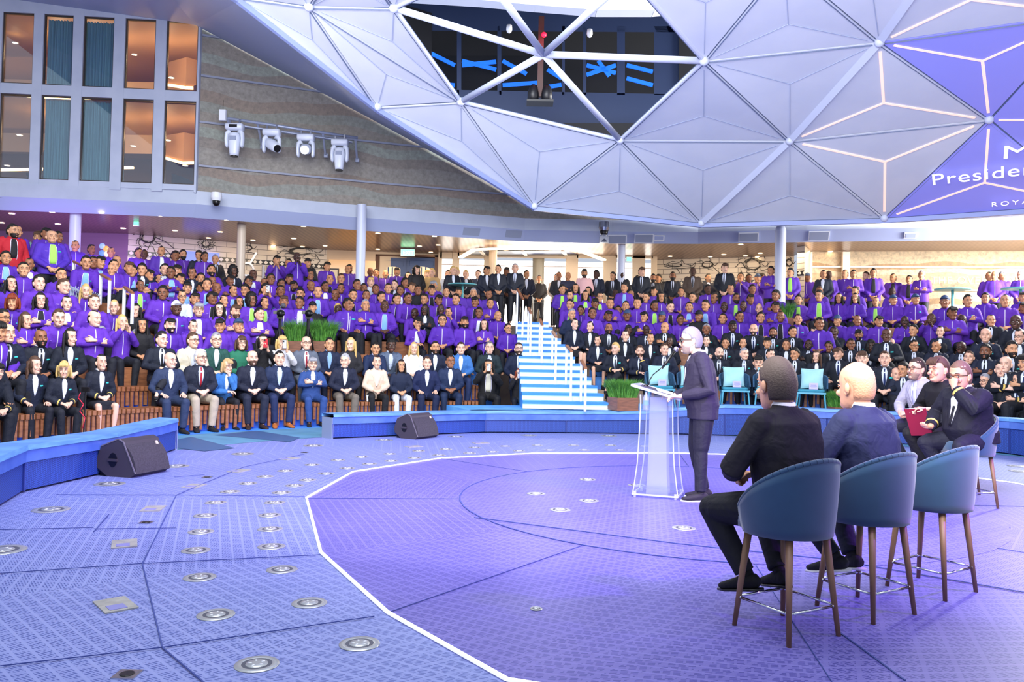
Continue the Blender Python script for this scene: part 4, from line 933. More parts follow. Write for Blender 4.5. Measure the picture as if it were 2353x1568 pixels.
def head_forms(mb, ex, c, Rm, s=1.0, fem=False, smile=False):
    X=Rm@V((1,0,0)); jaw=.90 if fem else 1.0
    pts=[(c+Rm@V((0,(yf+yb)/2*s,z*s)), w_*s*(jaw if z<-.03 else (.97 if fem else 1)), abs(yb-yf)/2*s) for z,w_,yf,yb in HEADP]
    mb.loft(pts,side=X,n=20,ex=.92)
    T=lambda *v: c+Rm@(V(v)*s)
    # nose, brow, cheeks, chin
    mb.loft([(T(0,-.086,.018),.008*s,.008*s),(T(0,-.101,-.010),.010*s,.010*s),(T(0,-.113,-.034),.0135*s,.011*s),(T(0,-.096,-.046),.012*s,.008*s)],side=X,n=8)
    mb.ell(T(0,-.088,-.098),(.022*s,.016*s,.016*s),nu=8,nv=6)
    if not fem: mb.loft([(T(-.05,-.080,.026),.006*s,.007*s),(T(-.02,-.094,.026),.007*s,.008*s),(T(.02,-.094,.026),.007*s,.008*s),(T(.05,-.080,.026),.006*s,.007*s)],side=(0,0,1),n=8)
    for sx in (-1,1):
        mb.ell(T(sx*.04,-.078,-.035),(.022*s,.016*s,.02*s),nu=8,nv=6)
        if ex is not None:
            ex.mi=0; ex.ell(T(sx*.077,.008,-.010),(.009*s,.019*s,.032*s),mt=Rm@Matrix.Rotation(sx*-.35,3,'Z'),nu=10,nv=7); ex.ell(T(sx*.084,.014,-.006),(.008*s,.014*s,.026*s),mt=Rm@Matrix.Rotation(sx*.35,3,'Z'),nu=10,nv=7); ex.ell(T(sx*.076,.0,-.036),(.007*s,.009*s,.012*s),nu=8,nv=6)
            ex.mi=1; ex.ell(T(sx*.030,-.0845,.0035),(.0120*s,.0052*s,.0048*s),mt=Rm,nu=10,nv=6)
            ex.mi=2; ex.ell(T(sx*.030,-.0872,.0035),(.0052*s,.0036*s,.0048*s),mt=Rm,nu=8,nv=6)
            ex.mi=0; ex.loft([(T(sx*.015,-.0885,.0085),.002*s,.002*s),(T(sx*.030,-.0905,.0100),.0035*s,.0028*s),(T(sx*.045,-.083,.0075),.002*s,.002*s)],side=(0,0,1),n=6)
            ex.loft([(T(sx*.016,-.0885,-.002),.002*s,.002*s),(T(sx*.030,-.0895,-.004),.003*s,.002*s),(T(sx*.044,-.084,-.002),.002*s,.002*s)],side=(0,0,1),n=6); ex.mi=2
            ex.loft([(T(sx*.016,-.0935,.011),.0012*s,.0012*s),(T(sx*.030,-.0940,.0125),.002*s,.0015*s),(T(sx*.044,-.088,.009),.0012*s,.0012*s)],n=5)
            ex.loft([(T(sx*.014,-.099,.026),.0025*s,.002*s),(T(sx*.032,-.098,.032),.004*s,.0025*s),(T(sx*.052,-.084,.026),.002*s,.002*s)],side=(0,0,1),n=6)
            ex.mi=2; ex.ell(T(sx*.006,-.1085,-.046),(.0035*s,.003*s,.002*s),nu=6,nv=4)
    if ex is not None:
        ex.mi=3; wd=.028 if smile else .022
        ex.loft([(T(-wd,-.088,-.068+(.006 if smile else 0)),.0015*s,.0015*s),(T(-.01,-.0985,-.070),.0052*s,.004*s),(T(0,-.100,-.071),.0050*s,.004*s),(T(.01,-.0985,-.070),.0052*s,.004*s),(T(wd,-.088,-.068+(.006 if smile else 0)),.0015*s,.0015*s)],side=(0,0,1),n=6)
        ex.mi=2; ex.loft([(T(-wd*.7,-.0965,-.069),.0010*s,.0010*s),(T(0,-.1030,-.071),.0014*s,.0015*s),(T(wd*.7,-.0965,-.069),.0010*s,.0010*s)],side=(0,0,1),n=6)
def hand_forms(mb, fg, w, d, nrm, thumb_side, curl=.35, s=1.0, spread=.0, rad=.0088):
    """w wrist, d along the palm, nrm out of the palm, thumb_side unit vector across the palm"""
    d=V(d).normalized(); nrm=V(nrm); nrm=(nrm-d*nrm.dot(d)).normalized(); t=V(thumb_side); t=(t-d*t.dot(d)-nrm*t.dot(nrm)).normalized()
    w=V(w); mb.loft([(w-d*.02,.026*s,.020*s),(w+d*.015*s,.030*s,.018*s),(w+d*.055*s,.041*s,.016*s),(w+d*.090*s,.040*s,.013*s)],side=t,n=10,ex=.8)
    for i,(off,L) in enumerate(((.030,.074),(.010,.082),(-.011,.077),(-.031,.062))):
        p=w+d*.080*s+t*off*s; dd=(d+t*(off*spread*8)).normalized(); pts=[(p,rad*s,rad*s)]; ang=curl*(1+.12*i)
        a=0
        for k,fr in enumerate((.44,.31,.25)):
            a+=ang*(1.0 if k else .8); q=dd*math.cos(a)+nrm*math.sin(a); p=p+q*L*fr*s; pts.append((p,rad*(.95-.12*k)*s,rad*(.92-.12*k)*s))
        fg.mi=0; fg.loft(pts,side=t,n=7)
    p=w+d*.022*s+t*.022*s; pts=[(p,.014*s,.012*s)]
    for k,(q,L) in enumerate(((d*.7+t*.75+nrm*.25,.038),(d*.92+t*.30+nrm*.35*(1+curl),.030),(d*.95-t*.05*curl+nrm*.5*curl,.026))):
        p=p+q.normalized()*L*s; pts.append((p,(.0115-.0015*k)*s,(.0105-.0015*k)*s))
    fg.loft(pts,side=d,n=7)
def lerp(a,b,t): return V(a)*(1-t)+V(b)*t
def body_forms(mb, fg, J, skin=True, s=0.0, arms=True):
    """whole figure; s = extra radius for clothing"""
    X=J['sx']; bk=J.get('bulk',1.0); be=J.get('belly',0)
    pel,wai,che,nec=J['pel'],J['wai'],J['che'],J['nec']; up=(nec-che).normalized(); fw=J['fw']
    mb.loft([(pel-V((0,0,.09)),(.13+s)*bk,(.10+s)*bk),(pel,(.165+s)*bk,(.115+s)*bk+be*.3),(lerp(pel,wai,.6)+fw*be*.4,(.152+s)*bk,(.108+s)*bk+be*.7),(wai+fw*be*.5,(.150+s)*bk,(.105+s)*bk+be*.8),(lerp(wai,che,.6)+fw*be*.2,(.165+s)*bk,(.110+s)*bk+be*.3),(che,(.180+s)*bk,(.112+s)*bk),(lerp(che,nec,.55),(.160+s)*bk,(.096+s)*bk),(lerp(che,nec,.80),(.122+s)*bk,(.072+s)),(lerp(che,nec,.93),(.078+s)*bk,(.060+s)),(nec,.062+s*.7,.062+s*.7)],side=X,n=20,ex=.88)
    for i in ((0,1) if arms else ()):
        sh,el,wr=J['sh'][i],J['el'][i],J['wr'][i]; r=J.get('armr',1.0)
        ax=(el-sh).normalized()
        mb.ell(sh-ax*.005,((.058+s)*r,)*3,nu=12,nv=8)
        mb.loft([(lerp(sh,nec,.35)+up*.01,.05+s,.05+s),(sh,(.058+s)*r,(.056+s)*r),(lerp(sh,el,.5),(.047+s)*r,(.047+s)*r),(el,(.040+s)*r,(.040+s)*r),(lerp(el,wr,.4),(.038+s)*r,(.038+s)*r),(lerp(el,wr,.9 if s else 1.0),(.026+s*.75)*r,(.024+s*.75)*r)],n=12)
def leg_forms(mb, J, s=0.0, bare=False, i0=(0,1)):
    bk=J.get('legr',J.get('bulk',1.0))
    for i in i0:
        hp,kn,an=J['hip'][i],J['kn'][i],J['an'][i]
        mb.loft([(hp+(hp-kn).normalized()*.03,(.075+s)*bk,(.080+s)*bk),(lerp(hp,kn,.2),(.077+s)*bk,(.078+s)*bk),(lerp(hp,kn,.6),(.064+s)*bk,(.064+s)*bk),(lerp(hp,kn,.92),(.052+s)*bk,(.052+s)*bk),(kn,(.050+s),(.052+s))],n=14)
        mb.loft([(kn-(an-kn).normalized()*.015,(.050+s),(.050+s)),(lerp(kn,an,.28),(.052+s*.9),(.052+s*.9)),(lerp(kn,an,.65),(.040+s*1.1),(.040+s*1.1)),(lerp(kn,an,.97),(.031+s*1.2),(.033+s*1.3))],n=14)
        mb.ell(kn,((.050+s),)*3,nu=10,nv=8)
def shoe_mesh(J,i,name='shoe',sole=None):
    an,t=J['an'][i],V(J['toe'][i]).normalized(); mb=MB().use(M_CLOTH); side=t.cross(V((0,0,1)) if abs(t.z)<.8 else V((1,0,0))).normalized(); u=side.cross(t)
    b=an-u*.045 if False else an+u*(-.055)
    L=J.get('shoeL',1.0)
    if u.z<0: u=-u
    b=an-u*.052
    mb.loft([(b-t*.075*L,.026,.026),(b-t*.05*L+u*.012,.036,.042),(b+u*.016,.038,.046),(b+t*.06*L+u*.004,.041,.033),(b+t*.13*L-u*.006,.044,.025),(b+t*.175*L-u*.010,.034,.019),(b+t*.195*L-u*.012,.016,.012)],side=side,n=14,ex=.85)
    mb.loft([(b+u*.02-t*.01,.036,.044),(an+u*.03,.035,.04)],side=side,n=12)
    mb.use(sole or M_DARK)
    mb.loft([(b-t*.085*L-u*.034,.030,.010),(b-u*.034,.038,.010),(b+t*.06*L-u*.034,.042,.009),(b+t*.14*L-u*.034,.044,.009),(b+t*.205*L-u*.030,.020,.008)],side=side,n=10,ex=.6)
    return mb.mesh(name,True)
def frame_panel(bvh,J,rows,nx=5,off=.006,name='panel',m=None,inner=None,up=None):
    """cloth panel laid on the front of a garment: rows of (height along torso from chest, x left, x right)"""
    che,X,fw=J['che'],J['sx'],J['fw']; up=up or (J['nec']-J['che']).normalized(); mb=MB().use(m or M_CLOTH); G=[]
    for z,xl,xr in rows:
        r=[]
        for k in range(nx):
            x=xl+(xr-xl)*k/(nx-1); o=che+up*z+X*x+fw*.6; h=bvh.ray_cast(o,-fw,1.2)
            r.append(h[0]+fw*off if h[0] is not None else che+up*z+X*x+fw*.1)
        G.append(r)
    vs=[v for r in G for v in r]; fs=[[i*nx+k,i*nx+k+1,(i+1)*nx+k+1,(i+1)*nx+k] for i in range(len(G)-1) for k in range(nx-1)]
    n0=len(vs); vs+= [v-fw*(off+.012) for v in vs]
    per=[k for k in range(nx)]+[i*nx+nx-1 for i in range(1,len(G))]+[(len(G)-1)*nx+k for k in range(nx-2,-1,-1)]+[i*nx for i in range(len(G)-2,0,-1)]
    for a,b in zip(per,per[1:]+per[:1]): fs.append([a,b,b+n0,a+n0])
    mb.add(vs,fs); return mb.mesh(name,True)
# ---- hair, worn in head space (origin at head centre, face toward -Y)
def hair_shell(cond, grow=1.06, thick=.010, nz=.004, seed=0, name='hair', nu=28, nv=18, extra=None):
    mb=MB().use(M_HAIR); q=random.Random(seed); vs=[]; 
    prof=[(z,w_,yf,yb) for z,w_,yf,yb in HEADP]
    def rad(th,ph):
        # radius of head along direction
        d=V((math.sin(ph)*math.cos(th),math.sin(ph)*math.sin(th),math.cos(ph)))
        return V((d.x*.0765,.004+d.y*.0975,.003+d.z*.126))
    for j in range(1,nv):
        ph=math.pi*j/nv
        for i in range(nu):
            th=2*math.pi*i/nu; p=rad(th,ph); inside=cond(p)
            n_=V((p.x/.0765,p.y/.0975,p.z/.126)).normalized()
            k=thick*inside-(.016)*(1-inside); vs.append(p+n_*(k+ (q.random()-.5)*nz*inside))
    top=V((0,.004,.129+thick)); bot=V((0,.0,-.10))
    vs+= [top,bot]; T=len(vs)-2; fs=[]
    for j in range(nv-2):
        for i in range(nu): i2=(i+1)%nu; fs.append([j*nu+i,(j+1)*nu+i,(j+1)*nu+i2,j*nu+i2])
    for i in range(nu): i2=(i+1)%nu; fs.append([T,i,i2]); fs.append([T+1,(nv-2)*nu+i2,(nv-2)*nu+i])
    mb.add(vs,fs)
    if extra: extra(mb,q)
    return mb.mesh(name,True)
def _c_short(p): return 0.0 if (abs(p.x)>.055 and -.020<p.y<.028 and p.z<.012) else 1.0 if (p.z>.070-.25*max(0,p.y+.075)*2 and p.z>.03) or (p.y>.012 and p.z>-.070) or (p.y>-.012 and p.z>-.005) else 0.0
def _c_bald(p): return 1.0 if (p.y>.02 and -.06<p.z<.035) or (p.y>-.005 and -.02<p.z<.03) else 0.0
def _c_long(p): return 1.0 if (p.z>.070) or (p.y>-.03 and p.z>-.12) or (abs(p.x)>.06 and p.y>-.055 and p.z>-.02) else 0.0
def _locks(L,n,back=.06,w0=.075,wave=.0,front=True):
    def f(mb,q):
        for i in range(n):
            a=math.pi*(i+.5)/n; x=math.cos(a)*w0*1.08; y=.012+math.sin(a)*back
            if not front and abs(x)>.06: continue
            pts=[]; 
            for k in range(7):
                t=k/6; pts.append((V((x*(1+.25*math.sin(t*2.2))+wave*math.sin(t*14+i),y+.02*t-(.03*t if abs(x)>.06 else 0)+wave*math.cos(t*12+i*2),.06-L*t)),.020*(1-.35*t)+.004,.016*(1-.4*t)+.004))
            mb.loft(pts,n=7)
    return f
def _fringe(mb,q):
    for i in range(7):
        x=-.055+i*.018; mb.loft([(V((x*.8,-.05,.118)),.016,.010),(V((x,-.088,.085)),.014,.008),(V((x*1.05,-.100,.048)),.007,.005)],n=6)
def _quiff(h=.014):
    def f(mb,q):
        for i in range(26):
            a=q.random()*6.28; r_=q.random()**.5; x=.055*r_*math.cos(a); y=.0+.07*r_*math.sin(a); z=.118*math.sqrt(max(.1,1-(x/.08)**2-(y/.11)**2))
            mb.loft([(V((x,y,z)),.014,.013),(V((x+.004,y-.012,z+h)),.010,.009),(V((x+.006,y-.024,z+h*1.1)),.003,.003)],n=5)
    return f
HAIR={}
def hair(kind):
    if kind in HAIR: return HAIR[kind]
    H={'short':lambda:hair_shell(_c_short,thick=.013,seed=1,extra=_quiff(.010)),
     'neat':lambda:hair_shell(_c_short,thick=.011,nz=.0012,seed=14,nu=40,nv=26),
     'buzz':lambda:hair_shell(_c_short,thick=.0045,nz=.001,seed=2),
     'full':lambda:hair_shell(_c_short,thick=.020,nz=.008,seed=3,extra=_quiff(.020)),
     'swept':lambda:hair_shell(_c_short,thick=.014,seed=4,extra=_fringe),
     'balding':lambda:hair_shell(_c_bald,thick=.007,nz=.002,seed=5),
     'long':lambda:hair_shell(_c_long,thick=.012,seed=6,extra=_locks(.34,13)),
     'wavy':lambda:hair_shell(_c_long,thick=.018,seed=7,extra=_locks(.32,15,.07,.085,.010)),
     'bob':lambda:hair_shell(_c_long,thick=.018,seed=8,extra=lambda mb,q:(_locks(.175,13,.065,.082)(mb,q),_fringe(mb,q))),
     'bun':lambda:hair_shell(_c_short,thick=.008,nz=.001,seed=9,extra=lambda mb,q:mb.ell((0,.105,.035),(.034,.03,.034))),
     'ponytail':lambda:hair_shell(_c_short,thick=.009,nz=.001,seed=10,extra=lambda mb,q:mb.loft([(V((0,.10,.03)),.02,.02),(V((0,.125,-.03)),.026,.022),(V((.01,.12,-.12)),.022,.02),(V((.02,.10,-.19)),.006,.006)],n=9)),
     'afro':lambda:hair_shell(_c_long,thick=.045,nz=.030,seed=11,nu=36,nv=24),
     'curly':lambda:hair_shell(_c_short,thick=.022,nz=.022,seed=12,nu=34,nv=22)}
    if kind=='cap':
        def ex(mb,q):
            mb.loft([(V((-.055,-.085,.058)),.004,.012),(V((-.03,-.125,.060)),.004,.03),(V((.03,-.125,.060)),.004,.03),(V((.055,-.085,.058)),.004,.012)],side=(0,0,1),n=10)
            mb.ell((0,.004,.142),(.008,.008,.005),nu=8,nv=5)
        HAIR[kind]=hair_shell(lambda p:1.0 if p.z>.045 else 0.0,thick=.014,nz=0,seed=13,extra=ex,name='cap'); return HAIR[kind]
    HAIR[kind]=H[kind](); return HAIR[kind]
def beard_mesh(big=False):
    k='beard2' if big else 'beard1'
    if k in HAIR: return HAIR[k]
    mb=MB().use(M_HAIR); g=.008 if big else .004
    pts=[]
    for z,w_,yf,yb in HEADP[:5]:
        z2=min(z,-.052); pts.append((V((0,(yf-g+min(yb,.015))/2,z2-(g if z<-.09 else 0))),w_+g*.8,abs(min(yb,.015)-yf+g)/2))
    mb.loft(pts,side=(1,0,0),n=20,ex=.92)
    mb.loft([(V((-.03,-.088,-.062)),.004,.005),(V((-.012,-.1005,-.056)),.005,.005),(V((.012,-.1005,-.056)),.005,.005),(V((.03,-.088,-.062)),.004,.005)],side=(0,0,1),n=6)
    HAIR[k]=mb.mesh('beard',True); return HAIR[k]
def glasses_mesh(thick=.0022):
    k='glasses%.4f'%thick
    if k in HAIR: return HAIR[k]
    mb=MB().use(M_DARK)
    for s in (-1,1):
        P_=[V((s*.031+math.copysign(abs(math.cos(a))**.7,math.cos(a))*.022,-.1045+.004*abs(math.cos(a)),.003+math.copysign(abs(math.sin(a))**.7,math.sin(a))*.0165)) for a in [i*math.pi/8 for i in range(16)]]
        for a,b in zip(P_,P_[1:]+P_[:1]): mb.bar(a,b,thick*1.6,thick*1.6,up=(0,1,0))
        mb.bar((s*.053,-.100,.010),(s*.078,-.010,.006),thick*1.6,thick*2.2)
    mb.bar((-.010,-.108,.008),(.010,-.108,.008),thick*1.6,thick*1.6)
    HAIR[k]=mb.mesh('glasses'); return HAIR[k]
# ---- poses (origin on the floor between the feet / below the hips, facing -Y)
def base_seated(seat=.46,lean=.0,bulk=1.0,belly=0,kneex=.12,kf=.45,ankle=None):
    J=dict(sx=V((1,0,0)),bulk=bulk,belly=belly)
    J['pel']=V((0,0,seat+.10)); J['wai']=V((0,-.02-lean*.3,seat+.24)); J['che']=V((0,-.03-lean*.75,seat+.42)); J['nec']=V((0,-.03-lean*1.15,seat+.62)); J['hd']=V((0,-.068-lean*1.32,seat+.748))
    up=(J['che']-J['pel']).normalized(); J['fw']=V((0,-1,0))-up*(-up.y); J['fw'].normalize()
    J['hip']=[V((-.09,-.02,seat+.07)),V((.09,-.02,seat+.07))]; J['kn']=[V((-kneex-.03,-kf,seat+.06)),V((kneex+.03,-kf,seat+.06))]
    J['an']=ankle or [V((-kneex,-kf+.02,.085)),V((kneex,-kf+.02,.085))]; J['toe']=[V((-.18,-1,-.02)),V((.18,-1,-.02))]
    u=(J['nec']-J['che']).normalized(); s_=J['nec']-u*.065
    J['sh']=[s_+V((-.158*bulk,.0,-.040)),s_+V((.158*bulk,0,-.040))]; return J
def pose(name):
    if name=='stand' or name.startswith('st_'):
        J=base_seated(.82); J['pel']=V((0,0,.93)); J['wai']=V((0,-.005,1.08)); J['che']=V((0,-.005,1.27)); J['nec']=V((0,.005,1.47)); J['hd']=V((0,-.025,1.600)); J['fw']=V((0,-1,0))
        J['hip']=[V((-.085,0,.90)),V((.085,0,.90))]; J['kn']=[V((-.10,-.01,.50)),V((.10,-.01,.50))]; J['an']=[V((-.11,.02,.085)),V((.11,.02,.085))]; J['toe']=[V((-.25,-1,0)),V((.25,-1,0))]
        J['sh']=[V((-.162,.01,1.385)),V((.162,.01,1.385))]
        if name=='st_clasp': J['el']=[V((-.24,-.03,1.12)),V((.24,-.03,1.12))]; J['wr']=[V((-.075,-.19,.96)),V((.065,-.20,.95))]; J['hand']=[((.55,-.15,-.75),(0,.8,.5),(.3,-.9,.2),.9),((-.55,-.15,-.75),(0,.8,.5),(-.3,-.9,.2),.9)]
        elif name=='st_cross': J['el']=[V((-.235,-.06,1.14)),V((.235,-.06,1.14))]; J['wr']=[V((.06,-.205,1.17)),V((-.06,-.23,1.20))]; J['hand']=[((.9,.2,.15),(0,1,0),(0,0,1),.6),((-.9,.25,.1),(0,1,0),(0,0,1),.5)]
        elif name=='st_phone': J['el']=[V((-.25,-.13,1.17)),V((.23,-.10,1.15))]; J['wr']=[V((-.09,-.30,1.41)),V((.03,-.30,1.38))]; J['hand']=[((.35,-.1,.95),(.6,-.1,.2),(.5,.3,.2),.75),((-.2,-.1,.95),(-.6,-.2,.1),(-.5,.3,.2),.75)]
        else: J['el']=[V((-.25,.03,1.13)),V((.25,.03,1.13))]; J['wr']=[V((-.25,-.05,.88)),V((.25,-.05,.88))]; J['hand']=[((0,-.1,-1),(1,0,0),(0,-1,0),.45),((0,-.1,-1),(-1,0,0),(0,-1,0),.45)]
        return J
    if name=='lap':
        J=base_seated(.46,.07); J['el']=[V((-.245,-.11,.74)),V((.245,-.11,.74))]; J['wr']=[V((-.065,-.32,.655)),V((.065,-.33,.665))]
        J['hand']=[((.75,-.5,-.25),(.2,.5,-.8),(.3,-.2,.9),.8),((-.75,-.5,-.25),(-.2,.5,-.8),(-.3,-.2,.9),.8)]
    elif name=='knee':
        J=base_seated(.46,.03); J['el']=[V((-.26,-.06,.74)),V((.26,-.06,.74))]; J['wr']=[V((-.16,-.29,.645)),V((.15,-.31,.645))]; J['hand']=[((.1,-1,-.12),(0,0,-1),(1,0,0),.25),((-.1,-1,-.12),(0,0,-1),(-1,0,0),.25)]
    elif name=='lean':
        J=base_seated(.46,.20); J['el']=[V((-.21,-.33,.66)),V((.21,-.33,.66))]; J['wr']=[V((-.05,-.52,.62)),V((.06,-.53,.63))]; J['hand']=[((.7,-.6,-.35),(.2,.4,-.8),(.3,-.2,.9),.8),((-.7,-.6,-.35),(-.2,.4,-.8),(-.3,-.2,.9),.8)]
    elif name=='cross':
        J=base_seated(.46,.0); J['el']=[V((-.24,-.10,.80)),V((.24,-.10,.80))]; J['wr']=[V((.06,-.235,.83)),V((-.06,-.26,.86))]; J['hand']=[((.9,.2,.12),(0,1,0),(0,0,1),.55),((-.9,.25,.1),(0,1,0),(0,0,1),.45)]
    elif name=='chin':
        J=base_seated(.46,.12); J['el']=[V((-.24,-.20,.72)),V((.12,-.34,.80))]; J['wr']=[V((.02,-.36,.72)),V((.03,-.29,1.04))]; J['hand']=[((.8,-.4,.0),(.0,.2,-1),(0,-1,.3),.5),((-.1,.12,1),(-.3,1,0),(-.9,.1,.2),1.0)]
    elif name=='phone':
        J=base_seated(.46,.02); J['el']=[V((-.25,-.20,.86)),V((.23,-.20,.84))]; J['wr']=[V((-.085,-.37,1.10)),V((.035,-.36,1.06))]; J['hand']=[((.3,-.1,.95),(.6,-.1,.2),(.5,.3,.2),.75),((-.2,-.1,.95),(-.6,-.2,.1),(-.5,.3,.2),.75)]
    elif name=='legx':
        J=base_seated(.46,.03); J['kn']=[V((-.10,-.44,.55)),V((.07,-.43,.65))]; J['an']=[V((-.14,-.40,.085)),V((-.13,-.60,.40))]; J['toe']=[V((-.1,-1,0)),V((-.35,-.75,-.5))]
        J['el']=[V((-.25,-.10,.76)),V((.25,-.10,.77))]; J['wr']=[V((-.02,-.33,.735)),V((.10,-.32,.745))]; J['hand']=[((.7,-.5,-.1),(.1,.3,-.9),(.3,-.5,.6),.6),((-.8,-.4,-.1),(-.1,.3,-.9),(-.2,-.5,.6),.6)]
    return J
KIT={}
def skin_body(J,vox,yaw,pitch,fem,smile,hs=1.07,name="body",tilt=0.0,bare_legs=True):
    Rm=Matrix.Rotation(yaw,3,'Z')@Matrix.Rotation(pitch,3,'X')@Matrix.Rotation(tilt,3,'Y')
    mb=MB(); ex=MB(); ex.use(M_SKIN); ex.use(M_EYE); ex.use(M_DARK); ex.use(M_LIP)
    body_forms(mb,None,J); leg_forms(mb,J)
    mb.loft([(J['nec']-V((0,0,.03)),.058,.056),(lerp(J['nec'],J['hd'],.35),.054,.055),(J['hd']+Rm@V((0,.02,-.06)),.054,.062)],side=(1,0,0),n=14)
    head_forms(mb,ex,J['hd'],Rm,hs,fem,smile)
    fing=mb if vox<.0075 else ex
    for i in (0,1):
        d,n_,t,c=J['hand'][i]; hand_forms(mb,fing,J['wr'][i],d,n_,t,c,1.0,rad=.0092)
    for i in (0,1):  # feet inside the shoes
        t=V(J['toe'][i]).normalized(); an=J['an'][i]; mb.loft([(an-t*.03,.028,.03),(an-V((0,0,.035))+t*.05,.032,.022),(an-V((0,0,.05))+t*.12,.03,.014)],side=t.cross(V((0,0,1))),n=10)
    return remeshed(mb,vox,name,[M_SKIN,M_EYE,M_DARK,M_LIP],2,ex,.5),Rm
def garments(J,vox,skirt=False,long_coat=0.0,collar=True,nz=0.0):
    K={}; mb=MB(); s=.026; body_forms(mb,None,J,s=s)
    bk=J.get('bulk',1.0)
    if J['pel'].z>.75:  # hanging hem
        mb.loft([(J['pel']+V((0,0,.05)),(.165+s)*bk,(.115+s)*bk),(J['pel']-V((0,0,.10+long_coat)),(.19)*bk,(.135)*bk)],side=J['sx'],n=20,ex=.85)
    else: mb.loft([(J['pel']+V((0,0,.06)),(.165+s)*bk,(.12+s)*bk),(J['pel']-V((0,0,.055)),(.195)*bk,(.15)*bk)],side=J['sx'],n=20,ex=.85)
    up=(J['nec']-J['che']).normalized()
    if collar: mb.loft([(J['nec']-up*.055,.105,.090),(J['nec']-up*.01+V((0,.008,0)),.076,.068),(J['nec']+up*.020+V((0,.014,0)),.070,.062)],side=J['sx'],n=18)
    K['jacket']=remeshed(mb,vox,'jacket',[M_CLOTH],2)
    mb=MB(); 
    if skirt:
        kn=[lerp(J['hip'][i],J['kn'][i],.88) for i in (0,1)]; m_=(kn[0]+kn[1])/2
        mb.loft([(J['pel'],.165,.13),(lerp(J['hip'][0],J['hip'][1],.5)+V((0,-.05,-.0)),.185,.105),(m_,abs(kn[1].x-kn[0].x)/2+.075,.08)],side=(1,0,0),n=18,ex=.8)
        K['skirt']=remeshed(mb,vox,'skirt',[M_CLOTH],1)
    mb=MB(); leg_forms(mb,J,s=.020); mb.loft([(J['pel']-V((0,0,.09)),.13*bk,.11*bk),(J['pel']+V((0,0,.06)),.168*bk,.125*bk)],side=(1,0,0),n=16)
    K['trousers']=remeshed(mb,vox,'trousers',[M_CLOTH],2)
    K['shoe']=[shoe_mesh(J,0),shoe_mesh(J,1)]
    mb=MB(); body_forms(mb,None,J,s=s,arms=False); mb.loft([(J['pel']+V((0,0,.05)),(.165+s)*bk,(.115+s)*bk),(J['pel']-V((0,0,.10)),(.19)*bk,(.135)*bk)],side=J['sx'],n=20,ex=.85)
    if collar: mb.loft([(J['nec']-up*.055,.105,.090),(J['nec']-up*.01+V((0,.008,0)),.076,.068),(J['nec']+up*.020+V((0,.014,0)),.070,.062)],side=J['sx'],n=18)
    bvh=BVHTree.FromPolygons([V(v) for v in mb.v],mb.f)
    t=(J['nec']-J['che']).length; b=-(J['che']-J['pel']).length+.10
    K['zip']=frame_panel(bvh,J,[(z,-.006,.006) for z in [t-.03+(b-t+.03)*i/10 for i in range(11)]],2,.004,'zip')
    K['open_shirt']=frame_panel(bvh,J,[(t+.012,-.028,.028),(t-.035,-.040,.040),(t-.09,-.045,.045),(.03,-.05,.05),(-.05,-.055,.055),(-.14,-.055,.055),(b+.02,-.045,.045)],7,.004,'shirt')
    K['v_shirt']=frame_panel(bvh,J,[(t+.0,-.024,.024),(t-.03,-.034,.034),(t-.07,-.046,.046),(.05,-.042,.042),(-.02,-.030,.030),(-.09,-.014,.014),(-.13,-.002,.002)],7,.004,'shirt')
    K['tie']=frame_panel(bvh,J,[(t-.012,-.013,.013),(t-.040,-.009,.009),(.02,-.017,.017),(-.05,-.018,.018),(-.12,-.006,.006)],3,.011,'tie')
    K['edge']=[frame_panel(bvh,J,[(t-.035,s_*.035,s_*.043),(t-.09,s_*.048,s_*.056),(.03,s_*.053,s_*.061),(-.14,s_*.058,s_*.066),(b,s_*.045,s_*.053)],2,.006,'zip') for s_ in (-1,1)]
    K['lapel']=[frame_panel(bvh,J,[(t-.045,s_*.036,s_*.062),(.08,s_*.046,s_*.094),(.055,s_*.044,s_*.080),(-.02,s_*.031,s_*.062),(-.09,s_*.015,s_*.034),(-.13,s_*.002,s_*.010)],4,.0065,'lapel') for s_ in (-1,1)]
    K['badge']=frame_panel(bvh,J,[(.045,.075,.125),(.022,.075,.125)],3,.006,'name_badge'); K['logo']=frame_panel(bvh,J,[(.035,-.125,-.075),(.018,-.115,-.085)],3,.003,'logo')
    mb=MB().use(M_CLOTH); mb.loft([(J['nec']-up*.02+V((0,.004,0)),.074,.070),(J['nec']+up*.034+V((0,.010,0)),.063,.062),(J['nec']+up*.030+V((0,.010,0)),.057,.056)],side=J['sx'],n=20,cap=False); K['scollar']=mb.mesh('shirt_collar',True)
    c=[]
    for i in (0,1):
        el,wr=J['el'][i],J['wr'][i]; mb=MB().use(M_CLOTH); a,b_=lerp(el,wr,.72),lerp(el,wr,.80); ar_=J.get('armr',1.0)*1.09; mb.loft([(a,.049*ar_,.049*ar_),(b_,.047*ar_,.046*ar_)],n=14,cap=False); c.append(mb.mesh('cuff_stripe',True))
    K['cuff']=c; return K
def head_mat(J,Rm,s=1.0):
    M_=Rm.to_4x4()@Matrix.Scale(s,4); M_.translation=J['hd']; return M_
def kit(p,yi,fem,vox=.0095):
    k=(p,vox)
    if k not in KIT: J=pose(p); KIT[k]=(J,garments(J,vox*1.15 if vox<.012 else vox,skirt=(p in ('lap','knee','st_clasp'))))
    kb=(p,yi,fem,vox)
    if kb not in KIT:
        J=KIT[k][0]; KIT[kb]=skin_body(J,vox,(-.45,0,.40)[yi],(.05,-.10,.0)[yi] if p not in('lean','chin') else .06,fem,(yi+fem)%2==0)
    return KIT[k][0],KIT[k][1],KIT[kb]
def child(name,me,par,col=None,mtx=None):
    o=obj(name,me,par,col)
    if mtx is not None: o.matrix_local=mtx
    return o
